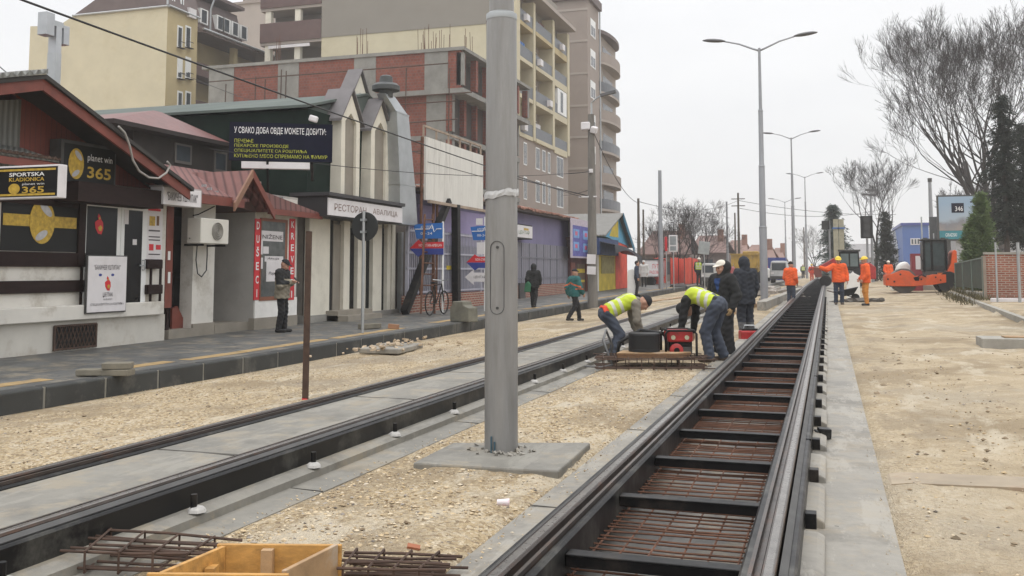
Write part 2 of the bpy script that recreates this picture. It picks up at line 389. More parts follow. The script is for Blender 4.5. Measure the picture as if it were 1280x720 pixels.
for y in gys:
    for x in gxs:
        z = gz(x, y)
        amp = 0
        if -8.7 < x < -5.2: amp = .035
        elif -3.35 < x < -1.9: amp = .022
        elif .5 < x: amp = .014
        if x > .6 and 1 < y < 60:
            z -= .02*math.exp(-((x-1.35-.1*math.sin(y*.5))/.16)**2)+.024*math.exp(-((x-3.0-.1*math.sin(y*.5+.4))/.18)**2)-.015*math.exp(-((x-2.2)/.3)**2)
        if 1 < y < 90: z += amp*hsh(x, y)+(amp*.3*rng.normal() if y < 20 else 0)
        if x < -9: z -= .4
        gv.append((x, y, z))
gf = [(j*nx+i, j*nx+i+1, (j+1)*nx+i+1, (j+1)*nx+i) for j in range(ny-1) for i in range(nx-1)]
gm = bpy.data.meshes.new('ground'); gm.from_pydata(gv, [], gf); gm.polygons.foreach_set('use_smooth', [True]*len(gf))
tag(mesh_obj('ground', gm, GROUND), kind='structure')
YS = lin(-3, 16, 1)+lin(16, 60, 2)+lin(60, 171, 10)
up = lambda y: (0, rise(y))
def st(name, prof, mat, ys=YS, off=up, **k):
    m = MB(); m.sweep(prof, ys, off); return tag(m.build(name, mat, **k), kind='structure')
st('pavement', [(-14,-.6),(-9.03,-.6),(-9.03,-.115),(-14,-.085)], ASPH)
# ochre tactile strip, broken up, a sheet 4 mm above the asphalt
m = MB()
y = 3.0
while y < 70:
    L = random.uniform(.6, 2.2); x0 = -9.62+random.uniform(-.05,.05)
    if random.random() < .72: m.sweep([(x0,-.118),(x0+.24,-.118),(x0+.24,-.107),(x0,-.105)], [y, y+L/2, y+L], up)
    y += L+random.choice([.02,.04,.3,.7])
tag(m.build('paving_strip', TACT), kind='structure')
# kerb of the pavement in stones with mortar joints
m = MB(); m2 = MB(); y = -3.0
while y < 75:
    L = .98; m.sweep([(-9.03,-.6),(-8.85,-.6),(-8.845,-.12),(-8.865,-.098),(-9.03,-.098)], [y, y+L], up)
    m2.sweep([(-9.02,-.6),(-8.86,-.6),(-8.86,-.108),(-9.02,-.108)], [y+L, y+L+.04], up); y += L+.04
tag(m.build('kerb', KERB, bevel=.012), kind='structure'); tag(m2.build('kerb_joint', JOINT), kind='structure')
# pale apron of paving beyond, where the pavement is repaved
# concrete beds
st('track_slab', [(-4.80,-.5),(-3.9,-.5),(-3.9,-.052),(-4.35,-.045),(-4.80,-.05)], CONC)
st('track_slab', [(-3.75,-.5),(-3.62,-.5),(-3.62,-.2),(-3.70,-.175),(-3.75,-.175)], CONC)
st('track_slab', [(-3.62,-.5),(-3.37,-.5),(-3.37,-.262),(-3.62,-.25)], CONC)
st('track_slab', [(-1.86,-.5),(-1.42,-.5),(-1.42,-.235),(-1.86,-.245)], CONC_L)
st('track_slab', [(-1.42,-.5),(-.215,-.5),(-.215,-.325),(-1.42,-.325)], CONC_WET)
st('track_slab', [(-.215,-.5),(.33,-.5),(.33,-.222),(-.215,-.215)], CONC_L)
# lower outcropping of poured concrete beside the open rail
m = MB(); y = 2.2
while y < 40:
    L = random.uniform(.75, 1.0); w = random.uniform(0, .02)
    m.sweep([(-.22,-.4),(-.055+w,-.4),(-.06+w,-.18),(-.09,-.16),(-.22,-.15)], [y, y+L], up); y += 1.25
tag(m.build('track_slab', CONC_L, bevel=.01), kind='structure')
m = MB(); y = 2.7
while y < 40:
    z = rise(y)
    for a, b, zz in ((-.0,.331,-.2215), (-1.86,-1.425,-.2385), (-4.78,-3.92,-.0485), (-3.615,-3.37,-.252)):
        m.box(a, b, y+random.uniform(-.1,.1), 0, zz-.01+z, zz+.0015+z) if False else m.slab([(a, y, zz+z), (b, y+random.uniform(-.04,.04), zz+z-(.008 if a == -1.86 or a > -.1 or a == -3.615 else 0)), (b, y+.012, zz+z-(.008 if a == -1.86 or a > -.1 or a == -3.615 else 0)), (a, y+.012, zz+z)], (0,0,.004))
    y += random.uniform(2.4, 3.4)
tag(m.build('slab_joint', M('dark slab joint', (.07,.065,.055), .95)), kind='structure')
# ---------------------------------------------------------------- tracks
def rail_profile(sx):
    """grooved rail, the groove on the sx side; x=0 outer edge of head, going to the gauge side"""
    pr = [(-.005,-.012),(0,0),(.052,0),(.058,-.01),(.060,-.045),(.092,-.045),(.094,-.01),(.112,-.01),(.115,-.05),(.07,-.06),(.06,-.17),(-.01,-.17),(.0,-.06)]
    return [(x*sx, z) for x, z in pr]
def jacket(x0, x1, z0, z1, s):
    return [(x0,z0),(x1,z0),(x1,z1-.012),(x1-.012*s,z1),(x0,z1-.002)]
YT = lin(-3, 16, 1)+lin(16, 60, 2)+lin(60, 141, 9)
CAPM = M('pale mortar lump', (.42,.41,.39), .7, .2, 20)
def track(label, XL, XR, open_):
    t = thing('tram_track', label, 'track', ((XL+XR)/2, 8, -.3))
    for X, s in ((XL, 1), (XR, -1)):
        m = MB(); m.sweep([(x+X, z) for x, z in rail_profile(s)], YT, up); r = m.build('rail', RAIL, t)
        m = MB(); m.sweep([(X+s*.006,.0005),(X+s*.046,.0005),(X+s*.044,.003),(X+s*.01,.003)], YT, up); m.build('running_surface', RAILTOP, r)
        m = MB(); m.sweep(jacket(X-s*.012, X-s*.085, -.21, -.035, -s), YT, up); r2 = m.build('rail_jacket', RUBBER, t)
        m = MB(); m.sweep(jacket(X+s*.118, X+s*.155, -.21, -.03, s), YT, up); m.build('rail_jacket', RUBBER, t)
        m = MB(); m.sweep([(X-s*.014,-.0335),(X-s*.05,-.0335),(X-s*.05,-.028),(X-s*.016,-.012)], YT, up); m.build('sealing_strip', JGREY, t)
    if open_:
        y = 3.35; i = 0
        while y < 118 and i < 92:
            z = rise(y); m = MB()
            m.box(XL+.156, XR-.156, y-.036, y+.036, z-.145, z-.092)
            m.box(XL+.157, XR-.157, y-.047, y+.047, z-.091, z-.081)
            m.build('tie_bar', BLACK, t, bevel=.006)
            if y < 45:
                m = MB(); m.box(XR+.088, XR+.15, y-.12, y-.03, z-.17, z-.085); m.build('clamp', BLACK, t, bevel=.004)
            y += 1.25; i += 1
        for y in (3.7, 7.9, 12.6, 19): # joint plates in the jacket
            m = MB(); m.box(XR+.013, XR+.088, y, y+.012, -.1, -.030+rise(y)); m.build('jacket_joint', BLACK, t)
    else:
        y = 3.6
        while y < 40:
            z = rise(y); m = MB()
            m.lathe([(.06,-.182+z),(.052,-.165+z),(.036,-.15+z),(.02,-.147+z)], (XR+.165+random.uniform(-.01,.01), y+random.uniform(-.02,.02), 0), 7)
            b = m.build('bolt_cap', CAPM, t)
            m = MB(); m.tube([(XR+.165, y, -.17+z), (XR+.165, y, -.075+z)], .02, 8); m.build('bolt', BLACK, t); y += 1.42
    return t
track('finished tram track with concrete poured between its black-jacketed rails', -4.90, -3.83, False)
track('open tram track with black tie bars above rusty reinforcement', -1.385, -.245, True)
# reinforcement in the open bed
m = MB()
for x in np.arange(-1.36, -.28, .15):
    m.tube([(x+random.uniform(-.01,.01), yy, -.20+rise(yy)+random.uniform(-.012,.012)) for yy in YT if yy < 80 and yy > 1], .006, 5)
y = 2.5
while y < 26:
    m.tube([(-1.38, y+random.uniform(-.02,.02), -.187+rise(y)), (-.8, y, -.191+rise(y)+random.uniform(-.01,.01)), (-.24, y+random.uniform(-.02,.02), -.187+rise(y))], .006, 5); y += random.uniform(.07,.1)
while y < 80:
    m.bar((-1.38, y, -.204+rise(y)), (-.24, y, -.204+rise(y)), .012, .012); y += .14
tag(m.build('reinforcement_mesh', RUST), 'rusty steel reinforcement mesh lying under the tie bars of the open track', 'steel mesh')
# ---------------------------------------------------------------- loose stones
def stones(n, fx, fy, rmin, rmax):
    m = MB()
    for _ in range(n):
        x, y = fx(), fy()
        r = rmin*(rmax/rmin)**(random.random()**2.2)
        z = gz(x, y)+.035*0
        amp = .035 if x < -5.2 else .022
        z += amp*hsh(x, y)
        a = random.uniform(0, 6.28); sx, sy, sz = r*random.uniform(.8,1.3), r*random.uniform(.6,1.), r*random.uniform(.35,.7)
        vs = []
        for k in range(5):
            t = a+k*1.2566+random.uniform(-.3,.3); q = random.uniform(.8,1.1); vs.append((x+math.cos(t)*sx*q, y+math.sin(t)*sy*q, z+random.uniform(-.1,.35)*sz))
        vs.append((x, y, z+sz)); vs.append((x+random.uniform(-.3,.3)*sx, y, z-sz))
        fs = [(k, (k+1)%5, 5) for k in range(5)]+[((k+1)%5, k, 6) for k in range(5)]
        m.add(vs, fs)
    return m
tri = lambda a, b: (lambda: a+(b-a)*random.random()**1.6)
m = stones(15000, lambda: random.uniform(-3.34,-1.9), tri(2.6, 15), .005, .02)
tag(m.build('gravel', STONEM), kind='stuff')
m = stones(9000, lambda: random.uniform(-8.8,-5.15), tri(4.5, 20), .006, .02)
tag(m.build('gravel', STONEM), kind='stuff')
m = stones(5200, lambda: .42+3.6*random.random(), tri(4.2, 18), .005, .02)
tag(m.build('gravel', STONEM), kind='stuff')
m = stones(1500, lambda: random.choice([random.uniform(-.02,.32), .33-abs(random.gauss(0,.05)), -1.85+abs(random.gauss(0,.06)), random.uniform(-1.84,-1.5), -3.38-abs(random.gauss(0,.06))]), tri(3, 18), .004, .014)
for i, v in enumerate(m.v): m.v[i] = (v[0], v[1], v[2]-gz(v[0], v[1])-.022*hsh(v[0], v[1])-.225+rise(v[1])+(-.03 if v[0] < -3 else 0))
tag(m.build('gravel', STONEM), kind='stuff')
m = stones(260, lambda: random.choice([random.uniform(.5,4), random.uniform(.5,4), random.uniform(-8.6,-5.3)]), tri(4.5, 22), .02, .06)
tag(m.build('clods', M('damp clods', (.24,.185,.12), .95, .4, 6)), kind='stuff')
# ---------------------------------------------------------------- steel strip across the sand
p0 = P(1095, 597, Z=-.17); p1 = P(1300, 597, Z=-.14)
m = MB(); nsg = 16; pr_ = []
for k in range(nsg+1):
    x = p0.x+(p1.x+.6-p0.x)*k/nsg; yy = p0.y+.06*k/nsg; z = gz(x, yy+.18)
    pr_ += [(x, yy, z-.03), (x, yy, z+.007), (x, yy+.36, z+.010), (x, yy+.36, z-.03)]
m.add(pr_, [(k*4+q, k*4+(q+1)%4, k*4+4+(q+1)%4, k*4+4+q) for k in range(nsg) for q in range(4)]+[(3,2,1,0), (nsg*4, nsg*4+1, nsg*4+2, nsg*4+3)])
tag(m.build('steel_plate', M('muddy steel plate', (.31,.25,.175), .6, .25, 3, stain=(.22,.11,.06), stain_amt=.6)), 'muddy flat plate lying across the sand right of the track', 'plate')
# kerbs on the right
m = MB(); ys = lin(19.5, 50, 1)
m.sweep([(0,-.4),(.13,-.4),(.13,.06),(.0,.05)], ys, lambda y: (curbx(y), rise(y)))
tag(m.build('kerb', KERBR, bevel=.01), kind='structure')
p = P(1228, 435, g=True)
m = MB(); m.box(p.x, p.x+2.6, p.y, p.y+.8, p.z-.1, p.z+.17)
tag(m.build('concrete_slab', KERBR, bevel=.012), 'dark edged concrete slab lying on the sand below the right kerb', 'slab')
m = MB(); m.obox((p.x+.75, p.y+.42, p.z+.185), (.7,.3,.022), (0,0,.05)); tag(m.build('plank', PLYD), 'short plank on the concrete slab by the right kerb', 'plank')
# ---------------------------------------------------------------- things between the tracks
# big pole
def lamp_arms(t, ztop, reach, yawv, head_mat):
    ax = Vector((math.cos(yawv), math.sin(yawv), 0))
    for s in (-1, 1):
        pts = [Vector((0,0,ztop-.12)), ax*s*.25+Vector((0,0,ztop-.02)), ax*s*reach*.55+Vector((0,0,ztop+.24)), ax*s*reach+Vector((0,0,ztop+.42))]
        m = MB(); m.tube(pts, [.045,.042,.036,.03], 8); a = m.build('arm', POLE2, t, smooth=True)
        m = MB(); c = ax*s*(reach+.38)+Vector((0,0,ztop+.46))
        for z0, z1, k in ((-.06,.0,1.),(.0,.07,.85)): pass
        n = 14; vs = []; rings = [(-.055,.55),(-.02,.98),(.02,1.),(.07,.7),(.09,.25)]
        side = Vector((-ax.y, ax.x, 0))
        for z, k in rings:
            for q in range(n):
                an = 2*math.pi*q/n; vs.append(c+ax*(math.cos(an)*.50*k)+side*(math.sin(an)*.16*k)+Vector((0,0,z+s*0+math.cos(an)*k*.05*s)))
        fs = [(i*n+q, i*n+(q+1)%n, (i+1)*n+(q+1)%n, (i+1)*n+q) for i in range(len(rings)-1) for q in range(n)]+[tuple(range(n-1,-1,-1)), tuple((len(rings)-1)*n+q for q in range(n))]
        m.add(vs, fs); m.build('lamp_head', head_mat, t, smooth='auto')
HEADM = M('dark lamp housing', (.10,.10,.105), .5, .15)
def lamp_post(name, label, loc, H, r0, near=False, group=None):
    t = thing(name, label, 'street lamp', (0,0,0), group)
    m = MB(); m.lathe([(r0,-.15),(r0,H*.28),(r0*.99,H*.285),(r0*.86,H*.29)], (0,0,0), 28); m.build('lower_shaft', POLE if near else POLE2, t, smooth='auto')
    m = MB(); m.lathe([(r0*.86,H*.29),(r0*.8,H*.52),(r0*.66,H*.53),(r0*.6,H*.75)], (0,0,0), 24); m.build('shaft', POLE if near else POLE2, t, smooth='auto')
    m = MB(); m.lathe([(r0*.45,H*.75),(r0*.34,H)], (0,0,0), 16); m.build('upper_shaft', POLE2, t, smooth='auto')
    for z, k in ((.29,1.06),(.53,.84),(.75,.66)):
        m = MB(); m.lathe([(r0*k*.96,H*z-.05),(r0*k,H*z-.03),(r0*k,H*z+.01),(r0*k*.9,H*z+.03)], (0,0,0), 24); m.build('collar', POLE2, t, smooth='auto')
    lamp_arms(t, H, 1.55, 0.0, HEADM)
    t.location = loc; return t
pb = P(620, 566, Z=-.195); PXc = pb.x; PYc = pb.y+.13
# its own slab
m = MB()
c = [P(516, 578, Z=-.195), P(566, 553, Z=-.195), P(738, 553, Z=-.195), P(698, 588, Z=-.195)]
m.slab([(q.x, q.y, -.195) for q in c], (0,0,-.1)); fo = m.build('pole_footing', CONC, bevel=.015)
tag(fo, 'square concrete footing around the foot of the large grey pole', 'footing')
t = thing('tram_pole', 'thick grey metal pole rising from a square concrete footing in the foreground', 'pole', (PXc, PYc, -.195))
def lt(prof, name, mat, n=40): 
    m = MB(); m.lathe(prof, (PXc, PYc, 0), n); return m.build(name, mat, t, smooth='auto')
zc = P(620, 22, Y=PYc).z
sh = lt([(.137,-.2),(.136,1.2),(.131,2.4),(.128,zc-.05),(.124,zc)], 'lower_shaft', POLE)
lt([(.105,zc),(.10,zc+2),(.095,6.4)], 'shaft', POLE); lt([(.07,6.4),(.05,10.9)], 'upper_shaft', POLE2)
lt([(.129,zc-.03),(.132,zc-.015),(.130,zc+.02),(.108,zc+.035)], 'collar', GALV)
# access hatch outline on the camera side
zt, zb_ = P(630, 302, Y=PYc).z, P(630, 392, Y=PYc).z
m = MB(); hp = []
def onp(a, z, r=.1385): return (PXc+math.cos(a)*r, PYc+math.sin(a)*r, z)
a0, a1 = R_(-112), R_(-62)
for k in range(9): q = k/8; a = a0+(a1-a0)*(.5+.5*-math.cos(math.pi*q)); hp.append(onp(a, zt-.06+.06*math.sin(math.pi*q)))
for k in range(9): q = k/8; a = a1+(a0-a1)*(.5-.5*math.cos(math.pi*q)); hp.append(onp(a, zb_+.06-.06*math.sin(math.pi*q)))
hp.append(hp[0]); m.tube(hp, .0032, 5); hatch = m.build('hatch', M('hatch joint', (.07,.07,.07), .6), t)
for z in (zt-.05, zb_+.05):
    m = MB(); m.lathe([(.012,-.004),(.012,.006)], (0,0,0), 10, 'y'); q = onp(R_(-85), z, .1385); m.v = [(v[0]+q[0], v[1]+q[1], v[2]+q[2]) for v in m.v]; m.build('screw', JGREY, hatch)
ztp = P(620, 244, Y=PYc).z
m = MB(); vs = []; n = 36
for i in range(3):
    for k in range(n):
        a = 2*math.pi*k/n; r = .1395+.006*random.random()+(.004 if i == 1 else 0)
        vs.append((PXc+math.cos(a)*r, PYc+math.sin(a)*r, ztp+.02*math.cos(a)+(i-1)*(.022+.012*random.random())+.006*math.sin(a*5)))
m.add(vs, [(i*n+k, i*n+(k+1)%n, (i+1)*n+(k+1)%n, (i+1)*n+k) for i in range(2) for k in range(n)])
m.build('tape', M('crumpled pale tape', (.50,.50,.50), .35, .15, 20), t)
for dx, dz in ((-.03,.13),(.01,.09)):
    q = onp(R_(-95)+dx*5, -.195, .15); m = MB(); m.tube([q, (q[0], q[1], q[2]+dz)], .007, 6); m.build('cable_end', M('teal cable', (.04,.09,.12), .5), t)
m = MB()
for k in range(40):
    a = random.uniform(0,6.28); r = .14+.14*random.random()**2; s = .012+.022*random.random()
    m.obox((PXc+math.cos(a)*r, PYc+math.sin(a)*r, -.19+s*.1), (s*1.6, s, s*.5), (random.random(), random.random(), random.random()*3))
tag(m.build('mortar_rubble', CONC_L), kind='stuff')
# lamp posts further down the median
lp = [(955, 41, 60), (993, 82, 172), (1009, 128, 221)]
lab = ['double armed grey lamp post nearest to the men, standing between the tracks', 'double armed lamp post in the median, second one beyond the white cap man', 'double armed lamp post in the median, farthest of the three in line']
for (px, d, pt), l in zip(lp, lab):
    Y = d/.95-.8; X = P(px, 350, Y=Y).x; top = P(px-4, pt, Y=Y).z
    lamp_post('street_lamp', l, (X, Y, rise(Y)-.25), top-rise(Y)+.25, .16, group='double armed lamp posts in the median')
Y = 150; X = P(983, 345, Y=Y).x
lamp_post('street_lamp', 'small far double armed lamp post left of the two middle lamps', (X, Y, .2), P(983, 252, Y=Y).z-.2, .15, group='double armed lamp posts in the median')
# ---------------------------------------------------------------- wooden form box and rebar in the foreground
zb = -.235
A = P(208, 712, Z=zb+.16); B = P(282, 681, Z=zb+.16); Cc = P(422, 682, Z=zb+.16)
ex = (Cc-B).normalized(); ey = (A-B).normalized(); W_ = (Cc-B).length; L_ = (A-B).length*1.12
t = thing('formwork_box', 'open yellow plywood form box lying on the gravel in the foreground', 'wooden box', (B.x, B.y, zb))
def board(p, q, h, th, nm, mat, zo=0):
    m = MB(); p, q = Vector(p), Vector(q); d = (q-p).normalized(); nrm = Vector((-d.y, d.x, 0))*th/2
    m.slab([p+nrm+Vector((0,0,zo)), q+nrm+Vector((0,0,zo)), q-nrm+Vector((0,0,zo)), p-nrm+Vector((0,0,zo))], (0,0,h)); return m.build(nm, mat, t, bevel=.003)
b0 = Vector((B.x, B.y, zb)); c0 = b0+ex*W_; a0_ = b0+ey*L_; d0 = c0+ey*L_
board(b0-ex*.04, c0+ex*.02, .165, .024, 'side_board', PLY); board(a0_-ex*.05, d0+ex*.03, .16, .024, 'side_board', PLY)
board(b0+ey*.014, a0_-ey*.014, .158, .024, 'side_board', PLY, .001); board(c0+ey*.014, d0-ey*.014, .17, .024, 'side_board', PLYD, .001)
m = MB(); q = b0+ex*W_*.42+ey*.04; m.obox((q.x, q.y, zb+.085), (.055,.045,.13), (0,0,math.atan2(ex.y, ex.x))); m.build('cleat', PLYD, t)
m = MB(); q = b0+ex*.035+ey*L_*.33; m.obox((q.x, q.y, zb+.075), (.045,.075,.05), (0,0,math.atan2(ex.y, ex.x))); m.build('cleat', PLY, t)
m = MB(); q = b0+ex*W_*.9+ey*.03; m.tube([q+Vector((-.03,0,.11)), q+Vector((.05,.0,.1))], .012, 6); m.build('nail', RUSTD, t)
def rebar_cage(name, label, pts4, zz, h, nbar, nst, rad=.0075):
    """flat cage: long bars in two layers tied by stirrups. pts4: near-left, near-right, far-left, far-right"""
    nl, nr, fl, fr = [Vector((p.x, p.y, zz)) for p in pts4]
    m = MB()
    for k in range(nbar):
        q = k/(nbar-1); a = nl.lerp(fl, q); b = nr.lerp(fr, q); d = (b-a)*random.uniform(.0,.04)
        for z in (0, h):
            off = Vector((random.uniform(-.06,.06), random.uniform(-.015,.015), z+random.uniform(-.008,.008)))
            m.tube([a+off-d, a.lerp(b,.5)+off+Vector((0,0,random.uniform(-.01,.01))), b+off+d], rad, 6)
    for k in range(nst):
        q = (k+.4)/nst; a = nl.lerp(nr, q)+Vector((0,-.02,-.008)); b = fl.lerp(fr, q)+Vector((0,.02,-.008)); u = Vector((0,0,h+.018))
        m.tube([a, b, b+u, a+u, a], rad*.85, 5)
    return tag(m.build(name, RUSTD), label, 'rebar cage')
z0 = -.225
rebar_cage('rebar_cage', 'flat rusty rebar cage lying left of the plywood form box',
    (P(92, 712, Z=z0), P(262, 716, Z=z0), P(118, 683, Z=z0), P(292, 697, Z=z0)), z0, .085, 6, 4)
rebar_cage('rebar_cage', 'flat rusty rebar cage lying right of the plywood form box',
    (P(418, 726, Z=z0), P(545, 728, Z=z0), P(430, 704, Z=z0), P(568, 709, Z=z0)), z0, .06, 5, 4)
# paper cup
q = P(629, 634, Z=-.235); m = MB(); m.lathe([(.018,-.04),(.025,.04),(.027,.04)], (0,0,0), 16, 'x')
cupm = M('white paper cup with pink band', (.72,.66,.68), .5, .1, 20, stain=(.6,.12,.25), stain_amt=.8)
m.v = [(v[0]*.95-v[1]*.3+q.x, v[0]*.3+v[1]*.95+q.y, v[2]+q.z+.03) for v in m.v]; tag(m.build('paper_cup', cupm), 'crushed white and pink cup lying on the gravel beside the open track', 'cup')
for (px, py, l) in ((158, 545, 'white scrap of paper lying on the gravel below the pole footing'), (0,0,0)):
    if l:
        q = P(584, 590, Z=-.25); m = MB(); m.obox((q.x, q.y, -.222), (.11,.03,.02), (.1,.2,-.5)); tag(m.build('paper_scrap', SIGNW, bevel=.006), 'white scrap of paper lying on the gravel below the pole footing', 'litter')
for (px, py), l in zip(((516,661),(455,633),(642,610)), ('small brown stone shard nearest the open track', 'dark splinter of wood lying on the gravel', 'flat grey chip of stone')): pass
q = P(517, 686, Z=-.23); m = MB(); m.obox((q.x,q.y,-.222),(.07,.035,.02),(.3,.2,.4)); tag(m.build('brick_chip', M('brick chip', (.33,.12,.06), .8)), 'small orange brick chip lying on the gravel beyond the rebar', 'brick chip')
q = P(442, 662, Z=-.23); m = MB(); m.obox((q.x,q.y,-.225),(.09,.015,.012),(.0,.2,.15)); m.obox((q.x+.03,q.y+.01,-.22),(.06,.02,.012),(.0,-.2,.35)); tag(m.build('wood_splinter', WOODPOLE), 'dark wood splinter lying on the gravel behind the form box', 'splinter')
# rubber block on the right concrete strip
q = P(1029, 549, Z=-.22); m = MB(); m.obox((q.x+.01,q.y,-.165),(.105,.12,.085),(0,.06,.2)); m.obox((q.x-.055,q.y+.01,-.175),(.03,.12,.06),(0,0,.2))
tag(m.build('rubber_block', RUBBER, bevel=.008), 'black rubber block lying on the concrete strip right of the rail', 'block')
# rusty post beside the left track
b = P(381, 503, Z=-.13); tp = P(386, 289, Y=b.y)
m = MB(); m.bar((b.x,b.y,-.4), tp, .058, .04); m.bar((b.x+.03,b.y-.03,-.4), tp+Vector((.03,-.03,-.006)), .014, .05)
t = thing('rusty_post', 'tall rusty steel post stuck in the gravel beside the left track', 'post', (b.x, b.y, -.13)); m.build('steel_section', RUSTD, t)
m = MB(); m.obox((b.x+.02, b.y-.03, -.1), (.06,.05,.03), (0,0,.3)); m.build('red_tape', REDP, t)
# ---------------------------------------------------------------- on the pavement
def bricks(loc, rows, mat, label, s=(.30,.18,.075)):
    m = MB()
    for (dx, dy, dz, a) in rows: m.obox((loc.x+dx, loc.y+dy, loc.z+dz+s[2]/2), s, (0,0,a))
    return m, label
BRK = M('grey paving blocks', (.17,.155,.12), .9, .25, 5, bmp=.3)
q = P(137, 469, Z=-.1)
for (dx,dy,dz,a), l in zip([(-.22,-.06,0,.3),(.12,.02,0,.25),(.1,.03,.085,.5)], ['left one of two grey paving blocks lying on the pavement below the grille', 'grey paving block lying under another one on the pavement', 'grey paving block lying on top of another one on the pavement']):
    for k in range(1):
        m = MB(); m.obox((q.x+dx, q.y+dy, -.1+rise(q.y)+dz+.041), (.36,.22,.08), (0,0,a)); tag(m.build('paving_block', BRK, bevel=.01), l, 'paving block', 'loose paving blocks on the pavement')
q = P(462, 413, Z=-.1); m = MB(); m.obox((q.x,q.y,q.z+.06+rise(q.y)), (.55,.2,.11), (0,0,1.2)); tag(m.build('kerb_stone', BRK, bevel=.01), 'grey kerb stone lying behind the round sign post', 'stone')
q = P(492, 413, Z=-.1); m = MB(); m.obox((q.x,q.y,q.z+.05+rise(q.y)), (.25,.16,.1), (0,0.1,.4)); tag(m.build('broken_brick', M('broken brick', (.30,.16,.09), .9, .2)), 'broken brown brick lying on the pavement right of the sign post', 'brick')
q = P(580, 405, Z=-.1); zr = rise(q.y)
m = MB(); m.prism([(-.33,0),(.33,0),(.31,.36),(.12,.42),(.1,.52),(-.24,.52),(-.27,.42),(-.33,.38)], 'y', -.2, .2); m.v = [(v[0]*.9+v[1]*.3+q.x, -v[0]*.3+v[1]*.9+q.y, v[2]-.1+zr) for v in m.v]
tag(m.build('concrete_block', M('mossy concrete block', (.15,.145,.115), .95, .3, 4, bmp=.6), bevel=.02), 'rough mossy concrete block standing at the pavement edge', 'concrete block')
# rubble heap and slab by the kerb
q = P(490, 440, Z=-.33); m = MB()
m.obox((q.x, q.y, -.255), (.8,1.5,.1), (0,0,.1)); t = tag(m.build('broken_slab', CONC_L, bevel=.02), 'broken concrete slab lying in the gravel below the kerb', 'slab')
m = MB()
for k in range(55):
    s = random.uniform(.025,.08); x = q.x+random.gauss(0,.33); y = q.y+random.gauss(0,.9); m.obox((x, y, -.2+rise(y)*.6+random.random()*.04-.1*abs(x-q.x)), (s*1.6, s, s*.5), (random.uniform(-.4,.4), random.uniform(-.4,.4), random.random()*3))
tag(m.build('rubble', M('sandy rubble', (.42,.33,.23), .95, .35, 9)), kind='stuff')
# round sign seen from behind
q = P(453, 418, Z=-.1); zq = rise(q.y)-.1
t = thing('road_sign', 'round road sign seen from behind on a thin grey post before the restaurant', 'road sign', (q.x, q.y, zq))
cz = P(453, 283, Y=q.y).z; rr = (P(470, 283, Y=q.y)-P(437, 283, Y=q.y)).length/2
m = MB(); m.tube([(q.x,q.y,zq), (q.x,q.y,cz+rr+.02)], .035, 10); m.build('post', GALV, t, smooth='auto')
m = MB(); m.lathe([(rr*.98,.04),(rr,.05),(rr,.065),(rr*.97,.07)], (0,0,0), 24, 'y'); m.v = [(v[0]+q.x, v[1]+q.y, v[2]+cz) for v in m.v]; m.build('disc', M('grey black sign back', (.02,.023,.022), .5), t)
for dz in (-.12,.14):
    m = MB(); m.box(q.x-.06,q.x+.06,q.y-.05,q.y+.04,cz+dz-.025,cz+dz+.025); m.build('bracket', GALV, t)
# ================================================================ shops on the left
FX = -12.4
def fb(m, X0, X1, px0, px1, pt, pb_, Xr=None, zmin=None):
    """box in a facade: photo columns px0..px1 and rows pt..pb_ (at px0) read on the plane X1 (its street face)"""
    Xr = X1 if Xr is None else Xr
    a = P(px0, (pt+pb_)/2, X=Xr); b = P(px1, (pt+pb_)/2, X=Xr)
    zt, zb = P(px0, pt, X=Xr).z, P(px0, pb_, X=Xr).z
    if zmin is not None: zb = zmin
    return m.box(X0, X1, a.y, b.y, zb, zt), (a.y, b.y, zb, zt)
def fpart(name, mat, t, X0, X1, px0, px1, pt, pb_, **k):
    zm = k.pop('zmin', None); m = MB(); _, d = fb(m, X0, X1, px0, px1, pt, pb_, zmin=zm); return m.build(name, mat, t, **k), d
def Yat(px, py=340, X=FX): return P(px, py, X=X).y
def Zat(px, py, X=FX): return P(px, py, X=X).z
RT, UP = (0,1,0), (0,0,1)
# ---------------------------------------------------------------- betting and grill shop with red gable
y0, y1 = 8.6, Yat(206); zb = -.6
t = thing('gabled_shop', 'low white shop with dark brown timbers under a red plank gable', 'shop building', (FX, (y0+y1)/2, -.1))
bo = t
pk = P(55, 93, X=-11.55); ev = P(234, 230, X=-11.55)
lv = Vector((-11.55, y0-.4, pk.z-(pk.y-y0+.4)*.27))
zw = Zat(150, 232)
m = MB(); m.box(-22, FX, y0, y1, zb, zw); m.build('wall', PLASTER, t)
# gable wall: left end corrugated, the rest red planks
ycor = Yat(23, 150)
def roofz(y): return (pk.z-(pk.y-y)*.27 if y < pk.y else pk.z+(ev.z-pk.z)*(y-pk.y)/(ev.y-pk.y))-.14
m = MB(); m.prism([(ycor, zw+.004), (y1+.6, zw+.004), (y1+.6, max(zw+.01, roofz(y1+.6))), (pk.y, roofz(pk.y)), (ycor, roofz(ycor))], 'x', -22, FX+.02); m.build('gable', REDPLANK, t)
m = MB(); m.prism([(y0, zw+.004), (ycor-.003, zw+.004), (ycor-.003, roofz(ycor)), (y0, roofz(y0))], 'x', -22, FX+.05); m.build('corrugated_cladding', CORR, t)
